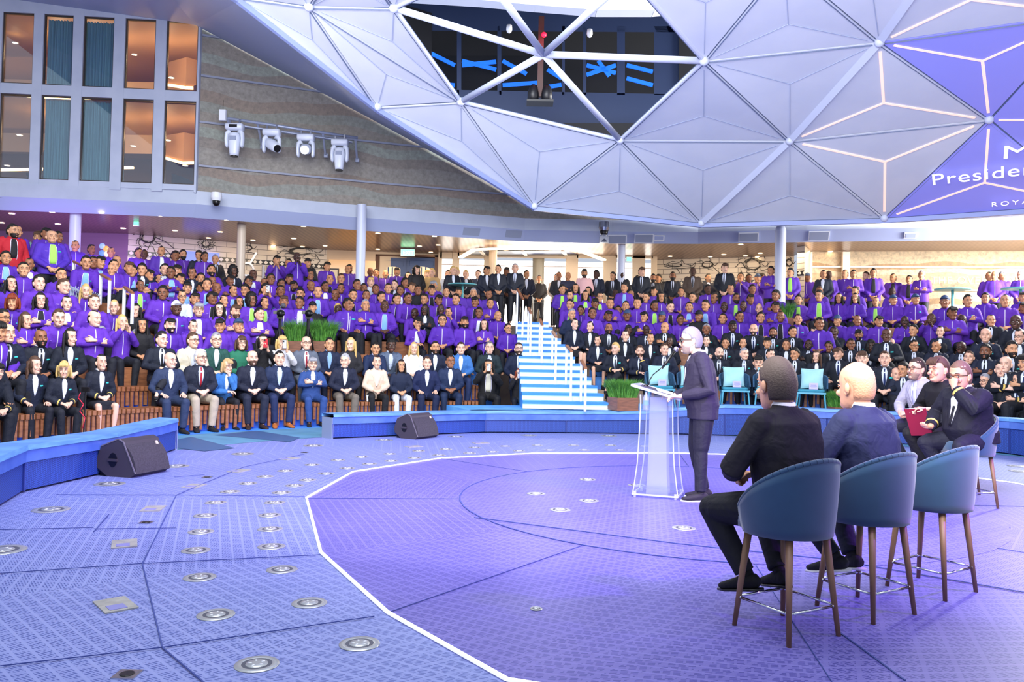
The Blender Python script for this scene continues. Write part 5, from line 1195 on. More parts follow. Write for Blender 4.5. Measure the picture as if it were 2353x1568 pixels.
def person(loc,rz,sp,scale=1.0,detail=2):
    """sp: dict of looks"""
    if 'J' in sp: J,K,(bm_,Rm)=sp['J'],sp['K'],sp['B']
    else: J,K,(bm_,Rm)=kit(sp['pose'],sp.get('yaw',1),sp.get('fem',False),sp.get('vox',.0095))
    e=empty('person',loc,rz,sp['label'],'person',sp.get('group')); e.scale=(scale*sp.get('wide',1),scale*sp.get('wide',1),scale)
    child('body',bm_,e,sp['skin'])
    if sp.get('top')!='none': child('jacket',K['jacket'],e,sp['jacket'])
    if sp.get('skirt') and 'skirt' in K: child('skirt',K['skirt'],e,sp['pants'])
    else: child('trousers',K['trousers'],e,sp['pants'])
    if detail>0 or sp.get('skirt'):
        for m_ in K['shoe']: child('shoe',m_,e,sp.get('shoes','#111114'))
    t=sp['top']
    if t=='closed': child('zip',K['zip'],e,sp.get('zipc','#d8d4ea'))
    elif t=='open':
        child('shirt',K['open_shirt'],e,sp['shirt'])
        for m_ in K['edge']: child('zip',m_,e,'#d8d4ea')
    elif t in('suit','fsuit','blazer'):
        child('shirt',K['v_shirt'],e,sp['shirt'])
        if detail>0: child('shirt_collar',K['scollar'],e,sp['shirt'])
        if t=='suit': child('tie',K['tie'],e,sp.get('tie','#14151c'))
        if detail>1:
            for m_ in K['lapel']: child('lapel',m_,e,sp.get('lapelc',sp['jacket']))
    if sp.get('shirtcollar'): child('shirt_collar',K['scollar'],e,sp['shirt'])
    if sp.get('badge') and detail>0: child('name_badge',K['badge'],e,'#38b6b4')
    if t in('closed','open') and detail>0 and sp.get('logo',1): child('logo',K['logo'],e,'#8e6ad0')
    if sp.get('cuffs'):
        for m_ in K['cuff']: child('cuff_stripe',m_,e,'#d8b860')
    H=head_mat(J,Rm,sp.get("hs",1.07))
    h=sp.get('hair')
    if h: child('cap' if h=='cap' else 'hair',hair(h),e,sp['hairc'],H)
    if h=='cap': child('hair',hair('buzz'),e,'#15110f',H)
    if sp.get('beard'): child('beard',beard_mesh(sp['beard']>1),e,sp.get('beardc',sp['hairc']),H)
    if sp.get('glasses'): child('glasses',glasses_mesh(sp.get('gl',.0022)),e,None,H)
    return e
# ------------------------------------------------------------ the crowd, placed in its rows
# each line: x offset, y offset, then heads "x y code" in 1/4.9 px units of that strip
# code letters: top p=purple closed o=purple open s=dark suit and tie f=dark jacket no tie n=own; then skin 1-4, hair k b g y a z (black brown grey blond auburn bald) style s b f w l v o u h A c t
CROWD_ST = """
0 480|430 320 n2b g sage;200 262 p2z;515 285 p3k;655 322 p3k;848 420 p2k;1030 460 p3k;1250 490 p2k;1560 500 p2k;1625 515 p4k;1815 482 o2k w;1965 535 p3k
400 480|18 530 p3k;100 522 p2kB;280 530 s2k;345 545 p3k;465 572 s2gG;1155 582 p2k P;1290 615 p2k;1385 550 p4z P;1505 612 n2c black;1720 652 p2k;1955 685 p2k
800 480|15 680 p3k;250 712 p3z;315 728 f2k;420 738 p2z;550 712 p2k;675 762 n1l olive;770 692 n1o black;890 742 p1y;945 722 n1y tan;1125 742 n1bB sky;1180 700 f1y;1222 712 f1y;1325 742 f1y;1465 742 n1b greyb;1560 700 f2k;1690 682 f2u;1785 712 s3k;1880 672 s1g;2010 742 f2u
1200 480|385 782 n1u cream;412 760 f3k;515 762 n2z navyp X;700 730 n2kB pink;835 742 s4k;1020 762 s2k;1120 742 s4k;1295 802 f2lG;1345 712 s1b;1475 785 s3kB;1535 788 s2kG;1695 762 s3kB;1920 712 n4z brown
1200 480|190 795 n2u black
1600 480|135 780 f2u;320 672 s1b;500 772 p2k P;590 785 p3k;690 785 p2c P;745 780 p3k;840 702 p2k X;1060 722 o2k g;1170 775 p2c;1250 775 p3c;1430 742 f2k;1490 752 p4z;1675 740 p2k;1770 742 p2k X;1910 762 p1b;1995 730 o2k k
1933 480|585 782 o2k k;765 802 o2k k;905 752 p2g X;1665 765 p2k;1730 755 p2z;1810 765 o2g w;2025 752 p1g
"""
CROWD_SE = """
0 480|65 560 o2k b;330 630 o3k w;265 690 p2k;970 610 o2k b;1050 600 p3k;1125 598 o2k b;1315 590 p2k;1280 650 p2k;1262 690 o2z b;1455 672 p2b;1490 702 o2k b;1600 690 f2k;1680 752 p2w;1855 682 f1k;1992 690 f1k;1925 722 o3k b;2030 792 o2k b;1800 802 o2k b P;690 752 p2k;440 842 o1f w;125 852 o1l w;715 880 p1b;1580 872 o3u g;1835 952 p3f;965 932 p1y l;1060 1062 p1b;750 1072 o1u w;455 1042 o1v k;140 1052 p2a o;1285 1112 p1y u;1530 1150 n1l black;1830 1092 p3k;1985 1122 p4c white;285 1262 p1b l;30 1232 p2kG;660 1232 p1b;1060 1242 p1k;1600 1322 n2l black;1375 1285 p1y l P;1915 1320 p1kB;1 1390 p2k
400 480|30 692 n2w tan;60 800 o2k b;205 732 f3u;300 792 p2k;420 690 p2kB;430 822 p3k;665 702 f4A;890 742 o4k w;370 862 o2k b;150 892 o2k b;480 902 o3k b;630 812 p3k;840 822 p3kG;665 922 o2u b;800 922 o2k b;1020 842 p3k;1030 912 p2k P;1205 852 p3k;1200 932 p3k;1350 872 o3kB k;1540 872 p3k;1530 742 p3k;1425 962 o2k b;1620 942 o2k b;1755 792 o2k k;1700 882 o3k w;1880 782 p2b;1820 972 p3k;1880 902 p3k;2015 975 o2k k;90 992 n2uG white;235 1022 p2k;425 1012 o3k k;560 1042 o2u w;735 1062 o2l k;870 1032 o3A g;1020 1062 o2u g;1235 1052 p3b;1415 1062 o3k w;1540 1042 p3c black;1790 1062 o2c w;1955 1082 p3k;275 1142 o1gG w;510 1142 p1vG;690 1162 p1bB;960 1192 o1k w;1130 1172 p3c;1560 1112 n2c black;1845 1132 o4y b;215 1332 p1u b;520 1322 p2k;725 1322 p2c H;1000 960 p3k;300 900 p3k;1090 800 p3k;1300 790 p3k
800 480|255 822 n1y white;175 902 p3k;310 912 p3k;525 852 f1u;450 902 p2k;590 922 o3k w;715 882 p2b;785 922 n3k black;940 922 o2k k;965 862 p2g;1105 942 p2k;1245 942 p2kG;1410 952 p2g;1585 972 p3k;205 982 p3k;375 1002 p2k;550 1022 o2k k;670 1012 p3k;860 1022 p2k;1020 1032 o3k k;1215 1022 p2k;1430 1052 o3k k;1600 1072 p2k;15 1085 p2k;195 1092 p2g;410 1102 o4z b;645 1082 o4u b;750 1182 p4z;865 1142 f4lG;1045 1142 o4uG b;1130 1172 o2u b P;1255 1132 o2k w;1475 1172 o3k w;1685 1212 p2z;150 1192 o1gG w;200 1148 o2g b;465 1222 o1kB w;780 1292 o2kG w C;1060 1262 p2kG;1310 1282 p2kB;1530 1312 p1l;1800 1352 p2kG;100 860 p3k;640 830 p3k
1200 480|450 912 o2k g;600 902 o2l g;745 932 o2l g;1150 892 o2k b;1485 932 p2k;1050 962 f4z;540 982 o2u g;710 982 o2l g;875 1002 o2uG g;1225 972 o2zG k;1395 1002 p2u;1565 1002 p2l;1790 942 p2k C;1920 1002 p2k;540 1082 o2k g;820 1072 p3k;990 1072 p2k;1165 1102 p2k;1295 1072 p2k;1490 1102 o3k g;1670 1112 o1k k;1880 1112 o2k b;560 1192 n2g navy;790 1182 p3k;970 1212 p3k;1180 1202 p3c;1375 1222 p2k;1575 1222 p3c;1780 1252 p3k;1990 1212 n3c black;590 1302 f1u S;765 1332 f1u S;975 1352 s3kB;1195 1372 s4k;1395 1372 s4zG;1605 1342 s2z;660 1150 p3k;1080 1150 p3k
1600 480|130 912 p4k;385 912 p2k C;630 912 p3k;895 982 p3f;1790 932 p2k;1385 932 p3b;1385 982 o2k g;1605 1012 p2l;1790 1012 p2l;200 1012 p3k;450 1012 o3kB g;610 1022 p3k;1150 1032 o2k g;2020 1052 o2k g;105 1092 o2k b;315 1112 p4z;530 1102 p4u;705 1132 p1y u;890 1112 p3k;300 1242 p2k;490 1222 p3k;725 1232 o2k k;950 1222 o3k k;1145 1252 p2k;1385 1302 p3k;1590 1262 p2c;1810 1262 p3k;115 1362 s3g;410 1332 s4k;645 1362 s1zB;865 1402 s3kB;1085 1392 s2k;1320 1402 f1u C;1550 1392 s4k C;1830 1422 s3kB
1933 480|575 942 o4u w;585 1032 p2c;835 1022 p2c;1165 1052 p3c;1425 1042 p2k;1625 1012 p2k;1845 1042 p2k;2050 1002 p2k;425 1272 p2k;715 1272 p4z C;1015 1252 p4b P;1360 1262 p4z;1685 1262 s2k;1965 1282 s4z;510 1432 s4z;815 1372 s2k;1115 1392 f1u;1625 1432 s1z;2010 1442 f1uG;2055 1120 p3k;1250 1180 p3k
0 720|80 232 s1z;460 285 s3kB;790 275 f1l;1140 225 s1gG;1530 255 s1g;1820 300 s1k;390 592 f1b v E;720 640 f1y o E;1140 560 f1u SE;-130 520 s2k;-40 660 s1k E;-150 300 s2k
1200 720|850 312 f1u S;1160 262 f1u;1445 292 f2u;1660 330 f4u;1325 432 s1bB EC;1050 402 s1y E;1600 412 s1b
1600 720|115 320 f1u;330 345 s2k;525 345 f2b u;800 340 s2k;1015 365 f2b s;1265 362 s4kB;1490 382 s3k;1740 355 s3k;1965 380 f4A;260 452 s1zB;540 462 s1g;835 472 s1k;1110 465 s2k;1355 492 f1b l;1600 462 s1b E;1845 502 s1b;700 560 s1k
1933 720|555 352 s1z;820 370 s2kG;1070 380 s2k;1350 390 s4zG;1625 440 s3kB;1920 412 s2kB;490 520 s1b;620 692 s1z;1440 505 s1b;1850 582 s1z E;1620 762 s1gG E;1985 762 s1z E;1800 640 s1k;2080 560 s2k;240 520 s1b;700 640 s2k;2150 330 s2k
"""
JC={'p':'#5527a6','s':'#10182c','f':'#10182c'}
NC=dict(sage=('closed','#6f8d8a','#6f8d8a','sage sweater'),olive=('fsuit','#6c6340','#c8b8a0','olive jacket'),black=('closed','#15151b','#15151b','black top'),tan=('closed','#b89868','#b89868','tan top'),sky=('closed','#b8c8e0','#b8c8e0','pale blue sweater with a lanyard'),greyb=('fsuit','#3a4258','#d8dcea','grey blazer over a white shirt'),cream=('closed','#d8c4b4','#d8c4b4','pale patterned top'),navyp=('closed','#2a2f48','#2a2f48','navy polo shirt'),pink=('closed','#e0b0b0','#e0b0b0','pink shirt'),brown=('suit','#4a3a30','#c8cce0','brown-lit dark suit with a tie'),white=('closed','#c8d0e0','#c8d0e0','white top'),navy=('closed','#162442','#162442','navy zipped jacket'))
SK={'1':['#e0b49c','#dcae96','#d8a88e'],'2':['#c9946f','#c08a66','#bb8560'],'3':['#8d5c40','#7e5038','#946246'],'4':['#4a2f24','#553628','#402820']}
SKN={'1':'light skin','2':'tan skin','3':'brown skin','4':'dark brown skin'}
HCOL={'k':'#14100f','b':'#4c3425','g':'#8f9098','y':'#c9a868','a':'#7a3018','z':'#241a16'}
HCN={'k':'black','b':'brown','g':'grey','y':'blond','a':'auburn'}
STY={'s':('short','short'),'f':('full','thick'),'w':('swept','fringed'),'l':('long','long'),'v':('wavy','long wavy'),'o':('bob','bobbed'),'u':('bun','tied-back'),'A':('afro','big curly')}
SHN={'w':('#dfe5f2','white shirt'),'b':('#7fb0e4','light blue shirt'),'g':('#9fe060','lime green shirt'),'k':('#16161e','black shirt')}
def parse(block,stand):
    out=[]
    for ln in block.strip().split('\n'):
        h,rest=ln.split('|'); ox,oy=map(float,h.split())
        for it in rest.split(';'):
            t=it.split(); out.append((ox+float(t[0])/4.9,oy+float(t[1])/4.9,t[2],t[3:],stand))
    return out
def spec(code,ext,stand,rnd):
    s={}; top=code[0]; sk=code[1]; hc=code[2]; fl=code[3:]
    flags=''.join(x for x in ext if x.isupper() or x in('EC','SE')) ; words=[x for x in ext if not x.isupper()]
    s['skin']=rnd.choice(SK[sk]); s['skn']=SKN[sk]
    style=None
    if hc in 'louvA' or hc=='c' or hc=='w' or hc=='f': style=hc; hcol='k'
    else: hcol=hc
    for w_ in words:
        if len(w_)==1 and w_ in 'lousv' and not(top=='o'): style=w_; 
    if style and any(len(w_)==1 and w_ in 'lousv' for w_ in words) and hc in 'ybagk': hcol=hc
    if top=='o' and hc=='u': style='u'
    fem=(style in('l','v','o','u','A')) 
    s['fem']=fem
    if hc=='z': s['hair']=rnd.choice(['balding',None]) if sk!='4' else 'buzz'; s['hairc']='#3a3230' if sk!='4' else '#171212'; s['hn']='bald' if s['hair']!='buzz' else 'shaven-headed'
    elif hc=='c': s['hair']='cap'; s['hairc']='#e6e8ee' if 'white' in words else ('#101016' if 'black' in words else '#2b4468'); s['hn']='wearing a %s cap'%('white' if 'white' in words else 'black' if 'black' in words else 'blue')
    elif style: s['hair'],n_=STY[style]; s['hairc']=HCOL[hcol]; s['hn']='%s %s hair'%(n_,HCN[hcol])
    else: s['hair']=rnd.choice(['short','short','full','swept','buzz'] if hcol=='k' else ['short','short','swept']); s['hairc']=HCOL[hcol]; s['hn']='%s %s hair'%({'short':'short','full':'thick','swept':'fringed','buzz':'cropped'}[s['hair']],HCN[hcol])
    if 'B' in fl: s['beard']=1
    if 'G' in fl: s['glasses']=1
    s['badge']=rnd.random()<.75 if top in 'sf' else rnd.random()<.4
    s['pants']='#12151f'; s['shoes']='#101013'
    if top=='p': s['top']='closed'; s['jacket']=rnd.choice(['#5527a6','#5a2aa8','#4f24a0']); s['tn']='zipped purple jacket'
    elif top=='o':
        w_=[x for x in words if x in SHN]; sh=SHN[w_[0] if w_ else 'w']; s['top']='open'; s['shirt']=sh[0]; s['jacket']=rnd.choice(['#5527a6','#5a2aa8','#4f24a0']); s['tn']='purple jacket, '+sh[1]
    elif top=='s': s['top']='suit'; s['shirt']='#ccd4ea'; s['jacket']=rnd.choice(['#0f1626','#111a30','#0d1422']); s['tn']='dark suit and tie'; s['tie']=rnd.choice(['#10131d','#10131d','#1a2a58'])
    elif top=='f': s['top']='fsuit'; s['shirt']='#d8deee'; s['jacket']=rnd.choice(['#0f1626','#111a30']); s['tn']='dark jacket, white blouse'
    else:
        q=[w_ for w_ in words if w_ in NC]; q=NC[q[0] if q else 'black']; s['top']=q[0]; s['jacket']=q[1]; s['zipc']=q[1]; s['shirt']=q[2]; s['tn']=q[3]; s['logo']=0; s['badge']=0
        if q[0]=='closed': s['top']='plain'
    if 'S' in flags: s['skirt']=True
    if 'E' in flags: s['cuffs']=True
    if stand: s['pose']='st_phone' if 'P' in flags else 'st_cross' if 'X' in flags else rnd.choice(['st_clasp','st_clasp','stand','st_clasp']); s['pn']={'st_phone':'holding up a phone','st_cross':'arms crossed','stand':'arms at the sides','st_clasp':'hands clasped in front'}[s['pose']]
    else: s['pose']='phone' if 'P' in flags else 'chin' if 'C' in flags else 'cross' if 'X' in flags else rnd.choice(['lap','lap','lap','knee','lean','cross','legx' ]); s['pn']={'phone':'raising a phone','chin':'hand at the chin','cross':'arms folded','lap':'hands clasped','knee':'hands on knees','lean':'leaning forward','legx':'legs crossed'}[s['pose']]
    if s.get('skirt'): s['pose']='lap'; s['pn']='hands clasped'
    if s.get('beard'): s['hn']+=' and beard'
    if s.get('glasses'): s['hn']+=', glasses'
    return s
rndc=random.Random(5); ppl=[]
for px,py,code,ext,stand in parse(CROWD_SE,False)+parse(CROWD_ST,True):
    ppl.append([px,py,spec(code,ext,stand,rndc),stand])
placed=[]   # (x,y,z,scale,rz,spec,px,py,row,block)
def az_of(px):  # block from pixel column
    return 'L' if px<1225 else 'R'
for px,py,s,stand in ppl:
    blk=az_of(px)
    if stand:
        zt=2.4+1.60*(rndc.uniform(.97,1.03)); d=ray(px,py); t=(zt-CH)/d.z
        p=CAMP+d*t if d.z>0.02 else PR(px,py,15.2)
        r_=(V((p.x,p.y,0))-AC).length
        if not 14.75<r_<18.2:
            r_=min(max(r_,14.85),18); p=PR(px,py,r_)
        sc_=(p.z-2.4)/1.60
        placed.append([p.x,p.y,2.4,sc_,s,px,py,7,blk]); continue
    best=None
    for k in range(NROW):
        z0=(ZL if blk=='L' else ZR)[k]; p=PR(px,py,10.0+.7*k); sc_=(p.z-z0)/1.205; 
        c=abs(sc_-1.0)
        if best is None or c<best[0]: best=(c,k,p,z0,sc_)
    c,k,p,z0,sc_=best
    if sc_>1.10 and k==NROW-1:
        # sitting on the promenade edge on a high seat
        p=PR(px,py,14.8); z0=p.z-1.26; sc_=1.03; 
        if z0>2.42: z0=2.4; sc_=(p.z-2.4)/1.26
    elif blk=='R' and k==0 and sc_<.93:
        p=PR(px,py,9.4); z0=.06; sc_=(p.z-z0)/1.205; k=0
    elif abs(sc_-1)>.07:   # slide in depth so the size stays natural
        for dr in (-.3,-.2,-.1,.1,.2,.3):
            q=PR(px,py,10.0+.7*k+dr); s2=(q.z-z0)/1.205
            if abs(s2-1)<abs(sc_-1): p,sc_=q,s2
    placed.append([p.x,p.y,z0,sc_,s,px,py,k,blk])
# individuals: the 285 that show largest; the rest become one far crowd
placed.sort(key=lambda q:q[1]**2+q[0]**2)
N_IND=262
BLK={'L':'block left of the lit stairs','R':'block right of the lit stairs'}
ROWN=['first row','second row','third row','fourth row','fifth row','sixth row','top seated row','standing crowd on the promenade']
landmarks=[(40,'under the curtained windows'),(163,'before the first white column'),(300,'near the lobster tiles'),(420,'by the screen'),(547,'before the warm-lit column'),(645,'behind the video cameras'),(735,'before the framed poster'),(823,'before the tall column'),(935,'before the blue doors'),(1063,'by the teal table'),(1150,'beside the stairs'),(1300,'past the lit stairs'),(1424,'before the vestibule column'),(1545,'before the shark tiles'),(1660,'above the lectern speaker'),(1790,'before the thick column'),(1860,'past the tiled pillar'),(1990,'before the warm stone wall'),(2120,'below the small white panel'),(2230,'before the bright corner'),(2330,'at the bright edge')]
cnt={}
ind=placed[:N_IND]; far=placed[N_IND:]
def near(px): return min(landmarks,key=lambda q:abs(q[0]-px))[1]
ORD=['','first','second','third','fourth','fifth','sixth','seventh','eighth','ninth','tenth']
for q in ind:
    s=q[4]; base='person in %s, %s, %s'%(s['tn'],s['hn'],ROWN[q[7]] if q[7]<7 else 'standing at the back'); q.append(base); q.append(near(q[5])); 
from collections import defaultdict
g=defaultdict(list)
for q in ind: g[(q[9])].append(q)
SHORT={}
for base,l in g.items():
    if len(l)==1: l[0][4]['label']=base
    else:
        g2=defaultdict(list)
        for q in l: g2[q[10]].append(q)
        for nr,l2 in g2.items():
            if len(l2)==1: l2[0][4]['label']=base+' '+nr
            else:
                l2.sort(key=lambda q:q[5])
                for i_,q in enumerate(l2): q[4]['label']=base+' '+nr+' %d'%i_; 
def shorten(s):
    s=s.replace('person in ','person, ').replace('open purple jacket over a ','purple jacket, ').replace('zipped purple jacket','zipped purple jacket').replace('dark jacket over a white blouse','dark jacket, white blouse')
    return s
used_l=set()
def nwords(c): return len(c.replace(',','').replace('-',' ').split())
for q in ind:
    s=q[4]; a,h_,p_,r_,n_='person in '+s['tn'],s['hn'],s['pn'],ROWN[q[7]] if q[7]<7 else 'standing',q[10]
    q.append([', '.join(x) for x in ((a,h_,n_),(a,h_,r_,n_),(a,h_,p_,n_),(a,p_,r_,n_),(a,h_,p_,r_,n_),(a,s['skn'],h_,n_),(a,s['skn'],h_,r_,n_),(a,s['skn'],h_,p_,n_))])
from collections import Counter
CC=[Counter(q[11][i] for q in ind) for i in range(8)]
rest=defaultdict(list)
for q in ind:
    for i in range(8):
        c_=q[11][i]
        if CC[i][c_]==1 and nwords(c_)<=16: q[4]['label']=c_; used_l.add(c_); break
    else:
        i=min((i for i in (4,1,0,3)),key=lambda i:(nwords(q[11][i])>13,nwords(q[11][i]) if nwords(q[11][i])>13 else 0)); rest[q[11][i]].append(q)
for c_,l in rest.items():
    l.sort(key=lambda q:q[5])
    w_=[''] if len(l)==1 else [', left one',', right one'] if len(l)==2 else [', leftmost',', middle one',', rightmost'] if len(l)==3 else [', leftmost']+[', %s from left'%ORD[i] for i in range(2,len(l)+1)]
    for q,x in zip(l,w_): q[4]['label']=c_+x
def facing(x,y,px):
    tgt=V((1.2,6.5)); d=tgt-V((x,y)); return math.atan2(d.x,-d.y)*1.0 if d.y<0 else 0.0
for q in ind:
    x,y,z,sc_,s=q[:5]; sc_=min(max(sc_,.84),1.14)
    rz=facing(x,y,q[5])*.92+rndc.uniform(-.12,.12)
    s['yaw']=rndc.choice([0,1,1,2]); s['group']='standing crowd at the promenade rail' if q[7]==7 else ('uniformed officers in dark suits' if s['top'] in('suit','fsuit') else 'crew members in purple jackets' if 'purple' in s['tn'] else 'guests among the crew')
    det=1 if y<19.5 else 0
    s['wide']=(.90 if s['fem'] else rndc.uniform(.98,1.08))
    s['vox']=.0095 if y<17.5 else .012
    # keep the head on its pixel: the seated origin is set back so the head lands there
    J=kit(s['pose'],s['yaw'],s['fem'],s['vox'])[0]; hd=J['hd']*sc_; off=V((hd.x*math.cos(rz)-hd.y*math.sin(rz),hd.x*math.sin(rz)+hd.y*math.cos(rz)))*s['wide']
    person((x-off.x,y-off.y,z+ (0.0 if abs(sc_-q[3])<1e-6 else (q[3]-sc_)*1.2)),rz,s,sc_,det)
# the far crowd as one mass
def mass(lst):
    mb=MB(); cols=[]
    import numpy as np
    vs_all=[]; f_all=[]; mi_all=[]; mats=[]; mkey={}
    def mm(c,base):
        k_=(c,base)
        if k_ not in mkey: mkey[k_]=len(mats); mats.append(mat('crowd_%s'%c[1:],c,.7))
        return mkey[k_]
    n0=0
    for q in lst:
        x,y,z,sc_,s=q[:5]; rz=facing(x,y,0)+rndc.uniform(-.15,.15)
        pz='st_clasp' if q[7]==7 else 'lap'
        if s['pose'] in('st_cross','st_phone'): pz=s['pose']
        J,K,(bme,Rm)=kit(pz,rndc.choice([0,1,2]),s['fem'],.022)
        items=[(bme,s['skin'],None),(K['jacket'],s['jacket'],None),(K['trousers'],s['pants'],None)]
        if s['top']=='closed': items.append((K['zip'],'#d8d4ea',None))
        elif s['top']=='open': items.append((K['open_shirt'],s['shirt'],None))
        elif s['top'] in('suit','fsuit'): items.append((K['v_shirt'],s['shirt'],None)); 
        if s['top']=='suit': items.append((K['tie'],'#14151c',None))
        H=head_mat(J,Rm,1.07)
        if s['hair']: items.append((hair(s['hair']),s['hairc'],H))
        if s.get('beard'): items.append((beard_mesh(),s['hairc'],H))
        hd=J['hd']*sc_; off=V((hd.x*math.cos(rz)-hd.y*math.sin(rz),hd.x*math.sin(rz)+hd.y*math.cos(rz)))
        W_=Matrix.Translation((x-off.x,y-off.y,z))@Matrix.Rotation(rz,4,'Z')@Matrix.Scale(sc_,4)
        for me,c,Hm in items:
            co=np.empty(len(me.vertices)*3); me.vertices.foreach_get('co',co); co=co.reshape(-1,3); M_=np.array(W_@Hm if Hm is not None else W_)
            co=co@M_[:3,:3].T+M_[:3,3]; vs_all.append(co)
            pm=mm(c,0)
            for p_ in me.polygons: f_all.append([i+n0 for i in p_.vertices]); mi_all.append(pm if p_.material_index==0 else mm('#120e0e',0))
            n0+=len(co)
    me=bpy.data.meshes.new('crowd'); me.from_pydata(np.concatenate(vs_all).tolist(),[],f_all)
    for m_ in mats: me.materials.append(m_)
    me.polygons.foreach_set('material_index',mi_all); me.polygons.foreach_set('use_smooth',[True]*len(f_all)); me.update()
    return obj('crowd',me)
if far:
    o=mass(far); tag(o,'the rest of the crowd in purple jackets and dark suits, farthest rows and promenade','crowd','far crowd','stuff')
# ------------------------------------------------------------ guests on the two lowest benches
G=[ # px,py,row,top,jacket,shirt,pants,skin,hair,hairc,pose,yaw,extras,label
(443,783,1,'fsuit','#c8c2ae','#c6d0e0','#20242f','1','short','#4c3425','lap',2,dict(glasses=1),'person in a cream blazer with brown hair and glasses, on the second bench'),
(497,781,1,'fsuit','#1f4a44','#d5dbe8','#1a1c22','1','short','#8f9098','lap',1,dict(glasses=1),'person in a dark green blazer with grey hair and glasses'),
(555,790,1,'plain','#1f6a50','#1f6a50','#1a1c22','1','bob','#4c3425','lap',1,dict(glasses=1,fem=True),'person in a green top with a brown bob and glasses'),
(604,783,1,'plain','#14141a','#14141a','#14141a','1','wavy','#1a1412','phone',1,dict(fem=True),'person in black raising a red phone, long dark hair'),
(648,789,1,'fsuit','#d8dae2','#e4e6f0','#1a1c22','1','bob','#c9a868','phone',1,dict(fem=True),'person in a white jacket with blond hair filming with a phone'),
(704,785,1,'suit','#5a6272','#e0e4f0','#5a6272','1','balding','#8f9098','lap',1,dict(glasses=1,tie='#8a1f30',beard=0),'person in a grey suit with a dark red tie and glasses'),
(757,793,1,'fsuit','#16203c','#7fa4d8','#16203c','2','short','#14100f','lap',1,{},'person in a navy blazer and light blue shirt, looking down, black hair'),
(806,789,1,'plain','#23232a','#23232a','#1a1a20','1','long','#c9a868','lap',0,dict(fem=True),'person in a dark patterned dress with long blond hair, smiling'),
(863,802,1,'fsuit','#14254a','#b8c6e4','#14254a','2','short','#14100f','lean',1,{},'person in a dark blue suit leaning forward, short black hair'),
(899,791,1,'fsuit','#56647c','#c4d0e6','#2a3244','4','curly','#0e0b0b','lean',1,{},'person in a grey blazer with black dreadlocks looking down'),
(951,802,1,'plain','#e2e6f2','#e2e6f2','#2a3a5a','1','long','#c9a868','lap',1,dict(fem=True),'person in a white top with long blond hair'),
(1000,800,1,'fsuit','#101c38','#d4dcee','#20242f','2','short','#2a1c16','lap',1,dict(beard=1),'person in a dark navy blazer with a beard and white shirt'),
(1059,802,1,'fsuit','#3a70b4','#d4dcee','#20305a','1','short','#3c2c22','lap',1,{},'person in a bright blue blazer and white shirt, brown hair'),
(1125,791,1,'fsuit','#1a2a30','#b4bcd8','#1a1c22','1','short','#6f6a66','lap',1,{},'person in a dark cardigan with short grey hair'),
(1192,803,1,'fsuit','#101c38','#d4dcee','#101c38','1','short','#3c2c22','knee',1,dict(beard=1,glasses=1,shoes='#5a3020'),'person in a navy suit with beard and glasses beside the foot of the stairs'),
(391,829,0,'fsuit','#22304e','#dfe6f6','#22304e','1',None,'#000000','knee',2,dict(long_leg=1),'bald person in a slate blue suit with one leg stretched out'),
(461,822,0,'suit','#161c2e','#b8c8e8','#a89c88','1','short','#c8c8cc','lap',2,dict(glasses=1,tie='#9a1a2a',shoes='#101013'),'person with white hair, red tie, navy blazer and beige trousers'),
(522,842,0,'fsuit','#2f68a8','#c8d4e8','#14151c','1','bob','#b8986a','chin',2,dict(glasses=1,fem=True),'person in a blue blazer with a blond bob touching her glasses'),
(580,824,0,'fsuit','#141a2e','#dfe6f6','#151c30','1','balding','#4c3425','lap',1,dict(beard=1,shoes='#2a1810'),'person in a dark navy blazer with receding brown hair and stubble'),
(642,822,0,'fsuit','#1a2848','#b4c8ee','#16244a','1','short','#14100f','lap',1,dict(shoes='#a05a22'),'person in a navy blazer with black hair and light brown shoes'),
(718,838,0,'fsuit','#24427c','#dfe6f6','#24427c','1','swept','#8f9098','cross',1,dict(glasses=1),'person in a blue suit, arms folded, grey hair and dark glasses'),
(793,830,0,'fsuit','#161c34','#dfe6f6','#6a6258','1','short','#a8a8ac','lap',0,{},'person with grey hair in a navy blazer and khaki trousers'),
(866,834,0,'fsuit','#d8c0ac','#d8dcea','#121218','1','bun','#2a1a14','lap',1,dict(fem=True),'person in a cream jacket with dark hair tied back, cup at her side'),
(922,842,0,'plain','#16203a','#16203a','#d0d6e4','2','long','#1c1210','lap',1,dict(fem=True),'person in a navy blouse and white trousers with long dark hair'),
(981,836,0,'fsuit','#152048','#dfe6f6','#141e40','1','short','#4c3425','knee',1,{},'person in a navy suit with short brown hair and an open white collar'),
(1035,824,0,'fsuit','#1a2a4c','#dfe6f6','#182848','3','short','#14100f','lap',1,{},'person in a dark blue suit with black hair and tan skin'),
(1122,842,0,'open','#141418','#d0ccb8','#101014','2','wavy','#14100f','phone',1,dict(fem=True,logo=0,wide=1.1),'person in a black hoodie with long black curls filming on a small gimbal'),
(1192,860,0,'plain','#16161c','#16161c','#151a28','1','long','#7a3018','phone',1,dict(fem=True,wide=.86),'person with long auburn hair in a black top raising a grey phone'),
]
phone_me=MB().use(M_DARK); phone_me.box((0,0,0),(.078,.010,.160)); phone_me.use(mat('phone_case','#b8bcc8',.3)); phone_me.box((0,-.007,0),(.07,.004,.15)); phone_me.use(M_DARK); phone_me.lathe([(.012,-.0)],n=3) if False else None
phone_me.box((-.02,-.011,.05),(.028,.004,.03)); PHM=phone_me.mesh('phone')
ph2=MB().use(mat('red_case','#b01828',.35)); ph2.box((0,0,0),(.078,.012,.160)); ph2.use(M_DARK); ph2.box((-.02,-.008,.05),(.028,.004,.03)); PHR=ph2.mesh('phone')
